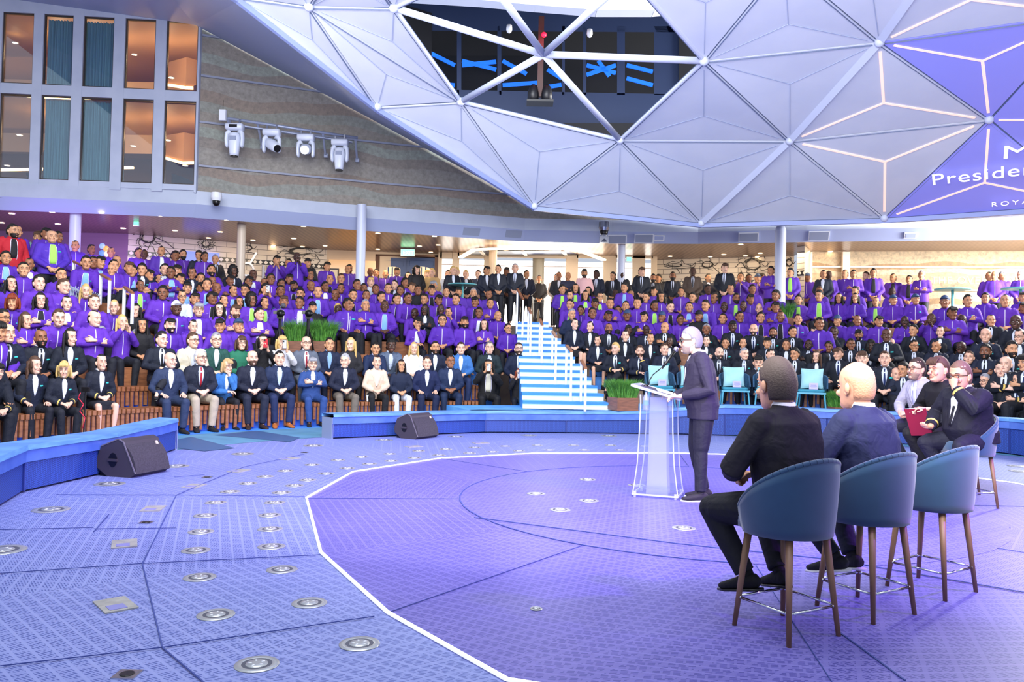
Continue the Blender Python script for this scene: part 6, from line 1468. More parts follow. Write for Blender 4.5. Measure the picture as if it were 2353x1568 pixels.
def phone_for(e,J,label,me=None):
    bpy.context.view_layer.update(); a=(J['wr'][0]+J['wr'][1])/2+V((.0,-.045,.105)); o=obj('phone',me or PHM); o.matrix_world=e.matrix_world@Matrix.Translation(a); tag(o,label,'phone')
for g_ in G:
    px,py,k,top,jk,sh_,pn,sk,hr_,hc_,ps_,yw,ex_,lab=g_
    p=PR(px,py,10.0+.7*k); z0=ZL[k]; sc_=min(max((p.z-z0)/1.205,.88),1.10)
    s=dict(top=top,jacket=jk,shirt=sh_,pants=pn,skin=SK[sk][0],hair=hr_,hairc=hc_,pose=ps_,yaw=yw,label=lab,group='guests on the lowest two benches',shoes='#15120f',vox=.0085,fem=False); s.update(ex_)
    s['wide']=s.get('wide',.93 if s['fem'] else 1.02)
    rz=facing(p.x,p.y,px)*.95
    J=kit(ps_,yw,s['fem'],.0085)[0]; hd=J['hd']*sc_; off=V((hd.x*math.cos(rz)-hd.y*math.sin(rz),hd.x*math.sin(rz)+hd.y*math.cos(rz)))*s['wide']
    e=person((p.x-off.x,p.y-off.y,z0),rz,s,sc_,2)
    if ps_=='phone': phone_for(e,J,{604:'red phone held up by the person in black with long dark hair',648:'dark phone held before the face of the blond person in white',1122:'small filming phone held by the person in the black hoodie',1192:'grey phone held by the person with long auburn hair'}[px],PHR if px==604 else None)
nphone=0
for o in [o for o in COL.objects if o.name.startswith('person') and 'label' in o and 'raising a phone' in o['label'] or (o.name.startswith('person') and 'holding up a phone' in o.get('label',''))]:
    a=V((-.02,-.40,1.20)) if 'raising' in o['label'] else V((-.02,-.35,1.52))
    bpy.context.view_layer.update(); q=obj('phone',PHM); q.matrix_world=o.matrix_world@Matrix.Translation(a); tag(q,('phone held by the '+o['label'])[:96].rsplit(' ',0)[0],'phone'); 
    ws=q['label'].replace(',','').split(); q['label']=' '.join(q['label'].split()[:15])
# ------------------------------------------------------------ bar stools
M_VEL=noise_mat('velvet_teal','#14385a','#1c466a',3.0,.85,bump=.1,sheen=.6,lo=.3,hi=.7); M_LEG=noise_mat('walnut','#74543e','#8a6850',8,.45,stretch=(3,3,.5)); 
def stool(loc,rz,label):
    e=empty('bar_stool',loc,rz,label,'stool','teal velvet bar stools')
    mb=MB().use(M_VEL); N=30; H=7; vs=[]; 
    for side in (0,1):
        for i in range(N+1):
            a=(-118+236*i/N); ar=math.radians(a); k_=max(0,math.cos(ar*.755)); top=.645+.275*k_**.85; 
            for j in range(H+1):
                t=j/H; z=.525+(top-.525)*t; r_=(.255+.018*t)*(1.0-.05*(1-t)**3)-(.034 if side else 0); ez=(1-abs(2*t-1)**6*.0)
                vs.append(V((math.sin(ar)*r_*.98,math.cos(ar)*r_*.95,z+(-.006 if side else 0))))
    M_=(N+1)*(H+1); fs=[]
    for sd in (0,1):
        for i in range(N):
            for j in range(H):
                a=sd*M_+i*(H+1)+j; fs.append([a,a+H+1,a+H+2,a+1])
    for i in range(N):
        a=i*(H+1)+H; fs.append([a,a+H+1,a+H+1+M_,a+M_]); a=i*(H+1); fs.append([a,a+H+1,a+H+1+M_,a+M_])
    for i in (0,N):
        for j in range(H): a=i*(H+1)+j; fs.append([a,a+1,a+1+M_,a+M_])
    mb.add(vs,fs); mb.build('backrest',parent=e,smooth=True)
    mb=MB().use(M_VEL); mb.loft([((0,-.015,.535),.19,.19),((0,-.015,.548),.222,.225),((0,-.018,.60),.228,.235),((0,-.018,.63),.212,.22),((0,-.015,.638),.15,.15)],n=32,ex=.8); mb.build('seat',parent=e,smooth=True)
    mb=MB().use(M_VEL); 
    for i in range(N):
        a0_=math.radians(-118+236*i/N); a1_=math.radians(-118+236*(i+1)/N); f_=lambda a:V((math.sin(a)*.256,math.cos(a)*.248,.653+.275*max(0,math.cos(a*.755))**.85)); mb.tube(f_(a0_),f_(a1_),.014,n=8,cap=False)
    mb.build('piping',parent=e,smooth=True)
    for x,y in ((-1,-1),(1,-1),(1,1),(-1,1)):
        mb=MB().use(M_LEG); mb.loft([(V((x*.135,y*.135,.54)),.021,.021),(V((x*.185,y*.185,.0)),.0125,.0125)],n=14); mb.build('leg',parent=e,smooth=True)
    mb=MB().use(M_CHROME); c=.175; r_=.0075; z=.16
    pts=[]
    for (x,y,a0_) in ((1,1,0),(-1,1,90),(-1,-1,180),(1,-1,270)):
        for t in (0,45,90): a=math.radians(a0_+t); pts.append(V((x*(c-.03)+.03*math.cos(a),y*(c-.03)+.03*math.sin(a),z)))
    for a,b in zip(pts,pts[1:]+pts[:1]): mb.tube(a,b,r_,n=8)
    mb.build('footrest',parent=e,smooth=True); return e
def rz_of(fx,fy): return math.atan2(fx,-fy)
S1=(FL(1685,1437)+FL(1930,1466))/2; S2=(FL(1868,1390)+FL(2112,1418))/2; S3=(FL(2033,1348)+FL(2248,1363))/2
stool(S1,rz_of(-.49,.87),'teal velvet bar stool under the person in a dark purple-lit jacket, nearest the camera')
stool(S2,rz_of(-.50,.86),'teal velvet bar stool under the bald person in a blue jacket')
stool(S3,rz_of(-.56,.83),'empty teal velvet bar stool with a violet-lit seat')
S4=FL(2225,1163); S5=S4+V((.33,.88,0)); S6=S5+V((.20,.80,0))
stool(S4,rz_of(-.97,-.15),'velvet bar stool under the officer with gold cuff stripes, its back glowing violet')
stool(S5,rz_of(-.97,-.18),'velvet bar stool under the person in black holding a red folder'); stool(S6,rz_of(-.97,-.2),'velvet bar stool under the person in a pale grey blazer')
# ------------------------------------------------------------ the six main figures
M_SOLE=mat('white_sole','#e4e4ee',.5)
def hero(J,loc,rz,s,yaw=0,pitch=0,fem=False,smile=False,vox=.0062,tilt=0,scale=1.0,sole=None,hs=1.07,long_coat=0,collar=True):
    K=garments(J,vox*1.15,long_coat=long_coat,collar=collar); K['shoe']=[shoe_mesh(J,0,sole=sole),shoe_mesh(J,1,sole=sole)]
    s['J']=J; s['K']=K; s['B']=skin_body(J,vox,yaw,pitch,fem,smile,hs,tilt=tilt); s['hs']=hs; s['wide']=1.0
    return person(loc,rz,s,scale,2)
# speaker at the lectern
J=pose('stand'); J['bulk']=1.13; J['belly']=.035; J['pel']=V((0,.03,.98)); J['wai']=V((0,.02,1.13)); J['che']=V((0,.0,1.32)); J['nec']=V((0,-.03,1.535)); J['hd']=V((0,-.10,1.665))
J['sh']=[V((-.17,-.01,1.445)),V((.17,-.01,1.445))]; J['el']=[V((-.26,.0,1.15)),V((.27,.05,1.15))]; J['wr']=[V((-.15,-.26,1.075)),V((.17,-.24,1.085))]
J['hand']=[((.1,-1,.05),(0,-.1,-1),(1,0,0),.55),((-.12,-1,-.05),(0,-.1,-1),(-1,0,0),.55)]
J['hip']=[V((-.09,.03,.95)),V((.09,.03,.95))]; J['kn']=[V((-.11,-.02,.52)),V((.09,.0,.52))]; J['an']=[V((-.12,.08,.095)),V((.10,.0,.095))]; J['toe']=[V((-.2,-1,0)),V((.15,-1,0))]
SPL=FL(1605,1150)
hero(J,SPL,rz_of(-.985,.05),dict(top='fsuit',shirtcollar=0,jacket='#262038',gl=.0042,shirt='#e8e6f4',pants='#1a182c',skin='#e2b8a4',hair='neat',hairc='#807c86',beard=1,beardc='#94807a',glasses=1,shoes='#26222c',label='grey-haired person in dark glasses and jacket speaking at the clear lectern'),yaw=.0,pitch=.06,sole=M_SOLE,long_coat=.03,collar=True,scale=.985)
def stool_pose(seat,lean,bulk,belly=0,spread=.17,hands='lap'):
    J=base_seated(seat,lean,bulk,belly,spread,.44)
    J['kn']=[V((-spread-.04,-.44,seat+.02)),V((spread+.02,-.44,seat+.02))]; J['an']=[V((-.13,-.22,.27)),V((.10,-.25,.27))]; J['toe']=[V((-.25,-.95,-.22)),V((.15,-.95,-.22))]
    z=seat-.46
    J['el']=[V((-.285*bulk,-.12-lean*.4,.75+z)),V((.285*bulk,-.12-lean*.4,.75+z))]; J['wr']=[V((-.07,-.36,.675+z)),V((.07,-.37,.685+z))]
    J['hand']=[((.75,-.5,-.25),(.2,.5,-.8),(.3,-.2,.9),.8),((-.75,-.5,-.25),(-.2,.5,-.8),(-.3,-.2,.9),.8)]
    return J
# stocky figure from behind on the nearest stool
J=stool_pose(.60,.05,1.16,.02)
hero(J,S1+V((.03,-.02,0)),rz_of(-.49,.87),dict(top='plain',shirtcollar=1,jacket='#1a1520',shirt='#e8e6f4',pants='#16161f',skin='#c8957a',hair='neat',hairc='#4a3d38',shoes='#0c0c10',label='person seen from behind in a dark jacket on the nearest bar stool, short brown hair'),yaw=-.18,pitch=.05,vox=.006,hs=1.17,scale=.965)
J=stool_pose(.60,.04,1.18,.03)
J['an']=[V((-.13,-.24,.27)),V((.12,-.18,.30))]
hero(J,S2+V((.04,.0,0)),rz_of(-.50,.86),dict(top='plain',shirtcollar=1,jacket='#1c2248',shirt='#e8e6f4',pants='#14182c',skin='#c69478',hair='buzz',hairc='#bc8a6c',shoes='#1c1a24',label='balding person seen from behind in a blue jacket on the second bar stool'),yaw=-.10,pitch=.0,vox=.006,sole=M_SOLE,hs=1.17,scale=.955)
# officer scratching the nose
J=stool_pose(.64,.10,1.30,.10,.20); J['armr']=1.25; J['legr']=1.25
J['el']=[V((-.33,-.18,.96)),V((.30,-.34,1.06))]; J['wr']=[V((-.15,-.45,.83)),V((.07,-.36,1.27))]; J['hand']=[((.2,-1,.05),(.1,0,1),(-1,0,0),.5),((-.12,.16,1),(-.3,1,0),(-.9,0,.1),1.0)]
hero(J,S4+V((.06,0,0)),rz_of(-.95,-.30),dict(top='suit',jacket='#100f22',shirt='#dfe0f2',tie='#10101c',pants='#141428',skin='#d49a80',hair='neat',hairc='#6c5044',glasses=1,cuffs=True,shoes='#0c0c10',label='heavy-set officer with gold cuff stripes and glasses, hand at the nose, on a bar stool'),yaw=.15,pitch=.10,vox=.0068,hs=1.20,scale=.96)
J=stool_pose(.64,.12,1.16,.04); J['wr']=[V((-.10,-.46,.93)),V((.06,-.47,.95))]; J['hand']=[((.6,-.7,.1),(.0,.3,-1),(0,-.6,.5),.7),((-.6,-.7,.1),(.0,.3,-1),(0,-.6,.5),.7)]
e5=hero(J,S5,rz_of(-.94,-.34),dict(top='plain',jacket='#120f18',shirt='#17141f',pants='#14131a',skin='#d8a088',hair='swept',hairc='#54392e',shoes='#0c0c10',label='person in plain black with brown hair, holding a red folder, on a bar stool'),yaw=-.05,pitch=.02,smile=True,vox=.0068,hs=1.14)
J=stool_pose(.64,.08,1.02)
hero(J,S6+V((-.08,0,0)),rz_of(-.94,-.34),dict(top='suit',jacket='#a4a0b4',shirt='#c4c6e0',tie='#a8a8cc',pants='#2a2a3c',skin='#d6a48e',hair='neat',hairc='#34241f',beard=1,beardc='#927668',glasses=1,shoes='#0c0c10',label='person in a pale grey blazer and tie with beard, on the farthest stool'),yaw=-.02,pitch=-.06,smile=True,vox=.0068)
bpy.context.view_layer.update()
mb=MB().use(mat('red_folder','#8a1530',.5)); mb.box((0,0,0),(.235,.018,.32)); mb.use(M_WHITE); mb.box((0.003,.0,0.004),(.22,.010,.318)); o=mb.build('folder'); o.matrix_world=e5.matrix_world@Matrix.Translation((-.02,-.50,.80))@Matrix.Rotation(.35,4,'X')@Matrix.Rotation(.3,4,'Z'); tag(o,'dark red folder held upright by the person in black','folder')
# shirt collars showing above the two jackets seen from behind
# ------------------------------------------------------------ lectern
def acrylic(name,tint,mixd=.10,gl=.10):
    m=bpy.data.materials.new(name); m.use_nodes=True; nt=m.node_tree; nt.nodes.clear(); o_=nd(nt,'ShaderNodeOutputMaterial'); t_=nd(nt,'ShaderNodeBsdfTransparent'); g_=nd(nt,'ShaderNodeBsdfGlossy'); d_=nd(nt,'ShaderNodeBsdfDiffuse'); g_.inputs['Roughness'].default_value=.08; d_.inputs['Color'].default_value=lin(tint); t_.inputs['Color'].default_value=(.93,.95,1,1)
    a=nd(nt,'ShaderNodeMixShader'); a.inputs[0].default_value=mixd; b=nd(nt,'ShaderNodeMixShader'); b.inputs[0].default_value=gl
    nt.links.new(t_.outputs[0],a.inputs[1]); nt.links.new(d_.outputs[0],a.inputs[2]); nt.links.new(a.outputs[0],b.inputs[1]); nt.links.new(g_.outputs[0],b.inputs[2]); nt.links.new(b.outputs[0],o_.inputs[0]); return m
M_ACR=acrylic('clear_acrylic','#d8dcff',.03,.06); M_FROST=acrylic('frosted_acrylic','#d0ccf0',.42,.10); M_ACE=acrylic('acrylic_edge','#e4e4f8',.42,.15)  # edge tint is paler, painting in the light that acrylic edges catch
LP=FL(1512,1140); lrz=math.radians(-20)
e=empty('lectern',LP,lrz,'clear acrylic lectern with a slanted tray and frosted central column','lectern')
mb=MB().use(M_FROST); mb.loft([(V((0,0,.02)),.115,.10),(V((0,0,.5)),.095,.085),(V((0,0,1.03)),.085,.08)],side=(1,0,0),n=4,cap=False) if False else None
prof=[(.02,.115),(.25,.10),(.6,.092),(1.04,.088)]
for s in (-1,1):
    mb.add([V((sx*w_,s*.085,z)) for z,w_ in prof for sx in (-1,1)],[[2*i,2*i+1,2*i+3,2*i+2] for i in range(3)])
for s in (-1,1): mb.add([V((s*w_,sy*.085,z)) for z,w_ in prof for sy in (-1,1)],[[2*i,2*i+1,2*i+3,2*i+2] for i in range(3)])
mb.build('column',parent=e)
for s in (-1,1):
    mb=MB().use(M_ACR); pr=[(.03,.235),(.12,.22),(.35,.19),(.7,.172),(1.0,.165),(1.07 ,.17)]
    mb.add([V((sx*w_,s*.19,z)) for z,w_ in pr for sx in (-1,1)]+[V((sx*w_,s*.178,z)) for z,w_ in pr for sx in (-1,1)],[[2*i,2*i+1,2*i+3,2*i+2] for i in range(5)]+[[12+2*i,12+2*i+1,12+2*i+3,12+2*i+2] for i in range(5)])
    mb.use(M_ACE)
    for sx in (-1,1):
        for (z0,w0),(z1,w1) in zip(pr[:-1],pr[1:]): mb.bar((sx*w0,s*.184,z0),(sx*w1,s*.184,z1),.006,.012,up=(1,0,0))
    mb.build('side_panel',parent=e)
mb=MB().use(M_ACR); mb.box((0,0,.035),(.47,.42,.015)); mb.box((0,0,.11),(.42,.40,.012)); mb.use(M_ACE)
for a,b in (((-.235,-.21,.035),(.235,-.21,.035)),((-.235,.21,.035),(.235,.21,.035)),((-.235,-.21,.035),(-.235,.21,.035)),((.235,-.21,.035),(.235,.21,.035))): mb.bar(a,b,.012,.016)
for x in (-.21,.21):
    for y in (-.19,.19): mb.tube((x,y,0),(x,y,.06),.016,n=12)
mb.build('base',parent=e)
T_=Matrix.Translation((0,0,1.10))@Matrix.Rotation(.26,4,'Y')
mb=MB().use(acrylic('tray_acrylic','#bfbde8',.22,.10)); R3=T_.to_3x3(); mb.box(T_.translation,(.52,.50,.016),mt=R3); mb.use(M_ACE)
for a,b in (((-.26,-.25,0),(.26,-.25,0)),((-.26,.25,0),(.26,.25,0)),((-.26,-.25,0),(-.26,.25,0)),((.26,-.25,.006),(.26,.25,.006))): mb.bar(T_@V(a),T_@V(b),.014,.026)
mb.build('tray',parent=e)
mb=MB().use(M_ACR); mb.box((0,0,.90),(.34,.37,.01)); mb.build('shelf',parent=e)
LM=Matrix.Translation(LP)@Matrix.Rotation(lrz,4,'Z')
def on_tray(x,y,z=0): return LM@(T_@V((x,y,z)))
def flat(name,m,x,y,w_,h_,rot,label,cat,z=.012,t=.004):
    mb=MB().use(m); mb.box((0,0,0),(w_,h_,t)); o=mb.build(name); o.matrix_world=LM@T_@Matrix.Translation((x,y,z))@Matrix.Rotation(rot,4,'Z'); tag(o,label,cat)
flat('folder',mat('dark_folder','#3a3448',.5),-.05,-.02,.30,.26,.1,'dark flat folder lying open on the lectern tray','folder'); flat('paper',M_WHITE,.08,-.05,.21,.28,.25,'white speech paper on the lectern tray next to the hand','paper',.017,.002)
e=empty('microphone',on_tray(-.16,.02,.01),lrz,'handheld microphone clipped on a bent black gooseneck above the lectern','microphone')
def loc_(v): return Matrix.Rotation(-lrz,4,'Z')@(v-V(on_tray(-.16,.02,.01)))
mz=SPL.y-.02
pts=[loc_(P(1491,884,LP.y)),loc_(P(1493,874,LP.y)),loc_(P(1500,862,LP.y)),loc_(P(1512,852,LP.y)),loc_(P(1524,843,LP.y)),loc_(P(1532,835,LP.y))]
mb=MB().use(M_DARK)
mb.lathe([(.001,.0),(.028,.0),(.028,.012),(.008,.02)],n=16)
for a,b in zip([V((0,0,0))]+pts[:-1],pts): mb.tube(a,b,.006,n=8)
mb.build('gooseneck',parent=e,smooth=True)
a,b=loc_(P(1521,847,LP.y)),loc_(P(1551,806,LP.y)); mb=MB().use(M_DARK); mb.loft([(a,.011,.011),(a.lerp(b,.3),.014,.014),(b,.019,.019)],n=14); mb.use(M_STEEL); mb.tube(a-(b-a)*.03,a,.012,n=12); mb.build('microphone_body',parent=e,smooth=True)
mb=MB().use(mat('mic_mesh','#a8a4b4',.35,.7)); mb.ell(b+(b-a).normalized()*.018,(.027,.027,.030),nu=16,nv=10); mb.build('microphone_head',parent=e,smooth=True)
wb=MB().use(M_ACE); wb.lathe([(.001,0),(.032,0),(.032,.13),(.014,.165),(.014,.19),(.001,.19)],n=16); wb.use(mat('bottle_label','#7aa0e0',.5)); wb.lathe([(.0325,.05),(.0325,.10)],n=16); wbm=wb.mesh('water_bottle',True)
for x,y,lb in ((-.12,-.12,'water bottle on the lectern shelf, on the grass planter side'),(.12,-.02,'water bottle on the lectern shelf, next to the speaker')):
    o=obj('water_bottle',wbm); o.location=LM@V((x,y,.907)); tag(o,lb,'bottle')
# ------------------------------------------------------------ stage speakers
M_BOX=mat('speaker_box','#38323c',.5); M_GR=noise_mat('speaker_grille','#2c2832','#3a3540',60,.7)
def monitor(loc,rz,label,s=1.0):
    e=empty('stage_speaker',loc,rz,label,'speaker'); W_=.31*s
    pr=[(-.20,.0),(-.27,.05),(-.09,.42),(-.02,.455),(.22,.36),(.29,.18),(.27,.10),(.12,.0)]
    mb=MB().use(M_BOX); A=[V((-W_,y*s,z*s)) for y,z in pr]; B=[V((W_,y*s,z*s)) for y,z in pr]; n_=len(pr)
    mb.add(A+B,[list(range(n_)),[n_+i for i in range(n_)][::-1]]+[[i,(i+1)%n_,n_+(i+1)%n_,n_+i] for i in range(n_)]); mb.build('cabinet',parent=e)
    mb=MB().use(M_GR); N=12; vs=[]
    for i in range(N+1):
        t=i/N; y=-.275+.245*t; z=.045+.40*t; b_=.055*math.sin(math.pi*t); d=V((0,-.85,.5)).normalized()*b_
        for x in (-W_*.97,W_*.97): vs.append(V((x,(y+d.y)*s-.004,(z+d.z)*s)))
    m_=len(vs); vs+= [v+V((0,.03,-.015)) for v in vs]
    mb.add(vs,[[2*i,2*i+1,2*i+3,2*i+2] for i in range(N)]+[[2*i,2*i+2,m_+2*i+2,m_+2*i] for i in range(N)]+[[2*i+1,2*i+3,m_+2*i+3,m_+2*i+1] for i in range(N)]); mb.build('grille',parent=e,smooth=False)
    mb=MB().use(M_DARK); mb.loft([(V((-W_-.003,.05*s,.20*s)),.085*s,.06*s),(V((-W_+.01,.05*s,.20*s)),.085*s,.06*s)],side=(0,0,1),n=20); mb.use(M_BOX); mb.box((-W_-.006,.05*s,.20*s),(.02,.13*s,.03)); mb.build('handle',parent=e)
    mb=MB().use(mat('badge_tan','#c8b8b0',.4)); mb.box((W_*.72,-.135*s,.37*s),(.035,.012,.045),mt=Matrix.Rotation(-.5,3,'X')); mb.build('logo_plate',parent=e)
    mb=MB().use(M_DARK); mb.box((-W_*.8,.2*s,.04),(.05,.1,.08)); mb.build('foot',parent=e)
    mb=MB().use(mat('trim_grey','#6a6470',.4))
    for (y0,z0),(y1,z1) in zip(pr[1:4],pr[2:5]): mb.bar((-W_,y0*s,z0*s),(-W_,y1*s,z1*s),.012,.012,up=(0,-1,1))
    mb.build('edge_trim',parent=e); return e
monitor(FL(306,1088)+V((.02,-.02,0)),math.radians(76),'larger dark wedge stage speaker on the blue floor in front of the short low wall',.94)
monitor(FL(960,1004)+V((0,-.14,0)),math.radians(58),'smaller-looking dark wedge stage speaker in front of the long low wall',.95)
# ------------------------------------------------------------ armchairs with pillows
M_TEAL=mat('teal_frame','#4e9cb4',.45); M_ROPE=noise_mat('dark_rope','#1d3d5c','#27506e',30,.7); M_CUSH=noise_mat('seat_cushion','#2c7c94','#338aa2',8,.8); M_PIL=noise_mat('pillow_cloth','#8fc0cc','#9ccad4',6,.85,bump=.2)
def armchair(loc,rz,where,card=True):
    e=empty('armchair',loc,rz,'teal armchair with rope back and pale pillow, '+where,'armchair','teal armchairs behind the low wall')
    for x,y in ((-.27,-.26),(.27,-.26),(-.25,.24),(.25,.24)):
        mb=MB().use(M_TEAL); mb.loft([(V((x*.92,y*.92,.40)),.017,.017),(V((x*1.06,y*1.06,0)),.014,.014)],n=8); mb.build('leg',parent=e)
    mb=MB().use(M_TEAL); mb.box((0,0,.395),(.56,.54,.035)); mb.build('seat_frame',parent=e)
    mb=MB().use(M_CUSH); mb.loft([(V((0,-.02,.41)),.25,.24),(V((0,-.02,.44)),.265,.255),(V((0,-.02,.47)),.25,.24)],n=24,ex=.35); mb.build('seat_cushion',parent=e)
    mb=MB().use(M_ROPE); N=24; vs=[]
    for i in range(N+1):
        t=-1+2*i/N; a=t*1.95; x=math.sin(a)*.315; y=math.cos(a)*.26+.02 if abs(a)<1.6 else .02-(abs(a)-1.6)*.6; x=math.copysign(.315,x) if abs(a)>=1.57 else x; top=.70+.10*max(0,math.cos(a)) if abs(a)<1.57 else .70-.22*(abs(a)-1.57)/.4
        for z in (.42,top): 
            for o_ in (0,1): k_=1-.10*o_; vs.append(V((x*k_,y*k_ if abs(a)<1.57 else y,z)))
    fs=[]
    for i in range(N):
        a=4*i; b=4*i+4; fs+= [[a,b,b+2,a+2],[a+1,b+1,b+3,a+3],[a+2,b+2,b+3,a+3],[a,b,b+1,a+1]]
    mb.add(vs,fs); mb.build('rope_backrest',parent=e)
    bpy.context.view_layer.update()
    mb=MB().use(M_PIL); G_=10; vs=[]
    for sd in (1,-1):
        for i in range(G_+1):
            for j in range(G_+1):
                u=-1+2*i/G_; v=-1+2*j/G_; w_=(1-u**4)*(1-v**4); pin=1-.07*(1-abs(u)**2)*abs(v)**3-.0; pin2=1-.07*(1-abs(v)**2)*abs(u)**3; vs.append(V((u*.22*pin2,-sd*.065*w_**.6,v*.215*pin)))
    n_=(G_+1)**2; fs=[]
    for sd in (0,1):
        for i in range(G_):
            for j in range(G_): a=sd*n_+i*(G_+1)+j; fs.append([a,a+G_+1,a+G_+2,a+1])
    mb.add(vs,fs); o=mb.build('pillow',smooth=True); o.matrix_world=e.matrix_world@Matrix.Translation((.0,.10,.685))@Matrix.Rotation(-.22,4,'X'); tag(o,'square pale teal pillow propped on the armchair '+where,'pillow','pale teal pillows on the armchairs')
    if card:
        mb=MB().use(mat('card','#a9a4e8',.5)); mb.box((0,0,.065),(.17,.006,.13)); mb.use(mat('card_ink','#7a78d0',.5)); mb.box((0,-.004,.085),(.11,.002,.012)); mb.box((0,-.004,.055),(.13,.002,.008)); mb.box((0,-.004,.035),(.09,.002,.006))
        o=mb.build('reserved_card'); o.matrix_world=e.matrix_world@Matrix.Translation((.04,-.12,.472))@Matrix.Rotation(-.12,4,'X'); tag(o,'lilac card on the armchair '+where,'card','lilac cards on the armchairs')
for px,Y,wh,rt in ((1516,16.7,'partly hidden by the lectern and microphone',.12),(1688,16.6,'just past the speaker\'s back',.05),(1767,16.4,'behind the nearest seated person\'s head',-.02),(1866,16.2,'between the two heads seen from behind',-.12),(1590,16.8,'hidden mostly by the speaker',.05)):
    armchair((XP(px,Y),Y,.452),facing(XP(px,Y),Y,px)*.6+rt,wh)
# ------------------------------------------------------------ planters with grass
M_GRASS=noise_mat('grass','#2f6a22','#5c9a3a',12,.7)
def grass_mesh(w_,d_,h_,n,seed):
    q=random.Random(seed); mb=MB().use(M_GRASS)
    for i in range(n):
        x=q.uniform(-w_,w_)/2; y=q.uniform(-d_,d_)/2; hh=h_*q.uniform(.75,1.08); lx=(x/w_*1.1+q.uniform(-.25,.25))*h_*.7; ly=(y/d_*1.1+q.uniform(-.25,.25))*h_*.6; a=q.random()*3.14; c,s=math.cos(a)*.006,math.sin(a)*.006
        p0,p1,p2=V((x,y,0)),V((x+lx*.35,y+ly*.35,hh*.62)),V((x+lx,y+ly,hh*q.uniform(.85,1)))
        mb.add([p0-V((c,s,0)),p0+V((c,s,0)),p1+V((c,s,0))*.8,p1-V((c,s,0))*.8,p2],[[0,1,2,3],[3,2,4]])
    return mb.mesh('grass')
def planter(loc,rz,w_,h_,label,gh=.36,n=2600):
    e=empty('planter',loc,rz,label,'planter'); mb=MB().use(noise_mat('planter_wood','#6e4a3a','#8a5c48',5,.5,stretch=(1,1,6)));
    for s in (-1,1): mb.box((s*(w_/2-.012),0,h_/2),(.024,w_,h_)); mb.box((0,s*(w_/2-.012),h_/2),(w_-.05,.024,h_))
    mb.use(mat('soil','#241a14',.9)); mb.box((0,0,h_-.04),(w_-.05,w_-.05,.02)); mb.build('box',parent=e)
    g_=obj('grass',grass_mesh(w_-.06,w_-.06,gh,n,7),e,loc=(0,0,h_-.03)); return e
planter((XP(1432,15.75),15.75,.452),.35,.46,.25,'square wooden planter of green grass beside the lectern',.40)
planter((XP(1936,15.9),15.9,.452),0,.46,.14,'planter of green grass behind the bald person\'s shoulder',.36)
planter(PR(688,790,11.75)*1.0-V((0,0,.2)),0,.5,.25,'planter of tall grass between the video cameras and the crowd',.55,900); planter(PR(745,790,11.75)-V((0,0,.2)),0,.42,.25,'planter of tall grass in the gap behind the second video camera',.55,900)
planter(PR(1806,722,13.2)-V((0,0,.3)),0,.3,.2,'small grass planter deep in the purple crowd, under the thick column',.45,500)
# ------------------------------------------------------------ cocktail tables
def ctable(px,py,Y,label):
    p=P(px,py,Y); p.z=max(p.z,3.3); e=empty('cocktail_table',(p.x,p.y,2.4),0,label,'table'); h_=p.z-2.4
    mb=MB().use(mat('table_teal','#5fa8b0',.35)); mb.lathe([(.001,h_),(.42,h_),(.43,h_-.02),(.42,h_-.035),(.001,h_-.035)],n=32); mb.build('table_top',parent=e)
    mb=MB().use(mat('table_teal')); mb.tube((0,0,.03),(0,0,h_-.03),.035,n=14); mb.build('pole',parent=e,smooth=True)
    mb=MB().use(mat('table_teal')); mb.lathe([(.001,.0),(.28,.0),(.28,.015),(.04,.035)],n=24); mb.build('base',parent=e)
ctable(1063,653,22.8,'round teal cocktail table standing before the cream wall'); ctable(2189,664,20.3,'round teal cocktail table before the warm stone wall'); ctable(2345,662,19.8,'round teal cocktail table at the bright picture edge')
# ------------------------------------------------------------ video cameras on tripods
def vcam(px,py,r_,k,label,fuzzy):
    p=PR(px,py,r_); z0=ZL[k]+.01; e=empty('video_camera',(p.x,p.y,z0),facing(p.x,p.y,px)*.6,label,'camera'); h_=p.z-z0
    for a in (-90,30,150):
        a=math.radians(a); mb=MB().use(M_DARK); mb.loft([(V((0,0,h_-.28)),.022,.022),(V((math.cos(a)*.2,math.sin(a)*.2,(h_-.28)*.5)),.018,.018),(V((math.cos(a)*.38,math.sin(a)*.38,0)),.012,.012)],n=8); mb.build('tripod_leg',parent=e)
    mb=MB().use(M_DARK); mb.tube((0,0,h_-.32),(0,0,h_-.1),.035,n=12); mb.box((0,0,h_-.09),(.1,.14,.03)); mb.build('tripod_head',parent=e)
    mb=MB().use(M_DARK); mb.box((0,.02,h_),(.13,.34,.17)); mb.box((0,.05,h_+.13),(.03,.2,.03)); mb.box((0,-.04,h_+.1),(.03,.03,.06)); mb.box((0,.13,h_+.1),(.03,.03,.06)); mb.box((-.1,-.05,h_+.03),(.09,.05,.07)); mb.build('camera_body',parent=e)
    mb=MB().use(M_DARK); mb.loft([(V((0,-.14,h_)),.055,.055),(V((0,-.25,h_)),.062,.062),(V((0,-.30,h_)),.085,.075)],n=18); mb.use(mat('glass_dark','#20242e',.1)); mb.lathe([(.001,0)],n=3) if False else None; mb.build('lens',parent=e,smooth=True)
    if fuzzy: mb=MB().use(noise_mat('fur_grey','#3a3a42','#55555e',60,.95)); mb.loft([(V((.05,.06,h_+.16)),.02,.02),(V((.05,.0,h_+.17)),.05,.05),(V((.05,-.16,h_+.17)),.055,.055),(V((.05,-.25,h_+.17)),.02,.02)],n=14); mb.build('microphone',parent=e,smooth=True)
vcam(644,722,11.25,2,'black video camera on a tripod with a fuzzy grey microphone',True); vcam(709,722,11.25,2,'taller black video camera on a tripod, next to the grass planter',False)
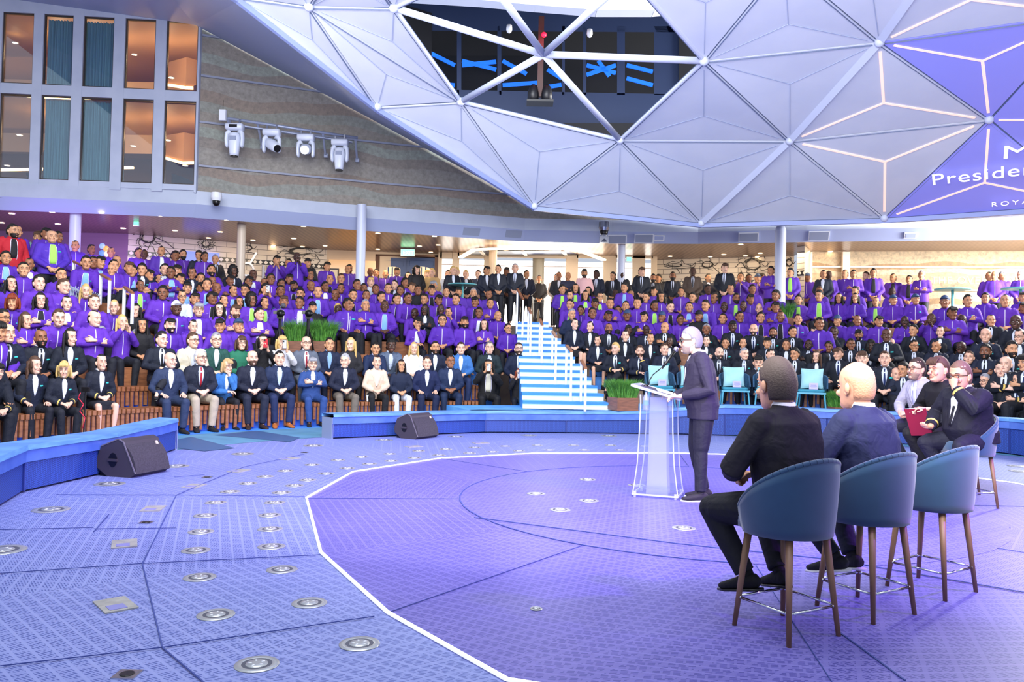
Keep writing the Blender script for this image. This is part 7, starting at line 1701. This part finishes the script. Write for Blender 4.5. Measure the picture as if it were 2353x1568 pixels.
# cup, gimbal stick with red cord
p=PR(846,922,9.85); mb=MB().use(M_WHITE); mb.lathe([(.001,0),(.032,0),(.042,.13),(.045,.135),(.001,.135)],n=18); tag(mb.build('paper_cup',smooth=False,loc=(p.x,p.y,.47)),'white paper cup on the bench beside the person in a cream jacket','cup')
p0=P(197,900,12.0); e=empty('selfie_stick',p0,0,'black selfie stick with a small camera held by the person with a blond bob','selfie stick'); mb=MB().use(M_DARK); mb.tube((0,0,0),(-.01,0,-.62),.012,n=8); mb.build('stick',parent=e); mb=MB().use(M_DARK); mb.box((0,0,.03),(.11,.05,.07)); mb.build('small_camera',parent=e)
mb=MB().use(mat('red_cord','#d0203a',.5)); cpts=[(185,903),(180,915),(192,930),(183,945),(195,960),(190,985)]; q_=[P(x,y,11.95) for x,y in cpts]
for a,b in zip(q_[:-1],q_[1:]): mb.tube(a,b,.007,n=7)
o_=mb.build('cord',smooth=True); o_.parent=e; o_.location=-Vector(p0); o_['label']='red cord'
# standing guests with their own looks at the far left rail
for px,py,zs,s in ((28,527,1.03,dict(top='open',jacket='#a81828',shirt='#16161c',pants='#2a2c24',skin='#b88a6a',hair='short',hairc='#14100f',beard=2,pose='stand',yaw=2,logo=0,label='person in a red zip jacket with black beard, standing beside the curtained wall')),(118,541,1.05,dict(top='open',jacket='#4a2aa8',shirt='#9fe060',pants='#10121c',skin='#c89878',hair=None,hairc='#000000',pose='st_clasp',yaw=1,badge=1,wide=1.2,label='large bald person in a purple jacket standing beside the first white column'))):
    s.setdefault('fem',False); s['vox']=.0095; s['group']='standing crowd at the promenade rail'; w_=s.get('wide',1.08); s['wide']=w_
    p=PR(px,py,14.85); rz=facing(p.x,p.y,px); e=person((p.x,p.y,max(2.0,p.z-1.64*zs)),rz,s,zs,2)
# hooded lattice chair by the handrail
lc=PR(188,668,13.0); e=empty('lattice_chair',lc-V((0,0,.45)),-.5,'white curved lattice-backed chair between the handrails in the crowd','chair'); mb=MB().use(mat('lattice_white','#a8b4c8',.5)); 
for i in range(16):
    t=i/15; mb.bar((-.45+.9*t,.1*math.sin(t*3.1),.0),(-.45+.9*min(1,t+.25),.1*math.sin(t*3.1)+.02,.55-.25*t),.012,.012,up=(0,1,0)); mb.bar((-.45+.9*t,.1*math.sin(t*3.1),.0),(-.45+.9*max(0,t-.25),.1*math.sin(t*3.1)+.02,.55-.2*t),.012,.012,up=(0,1,0))
mb.bar((-.45,0,.56),(.45,.0,.28),.03,.03); mb.bar((-.45,0,0),(.45,0,0),.03,.03); mb.build('lattice_back',parent=e); mb=MB().use(mat('lattice_white')); mb.box((0,-.2,-.03),(.85,.45,.05)); mb.build('seat',parent=e)
for x in (-.38,.38): mb=MB().use(mat('lattice_white')); mb.tube((x,-.3,-.03),(x,-.3,-.42),.015,n=8); mb.build('leg',parent=e)
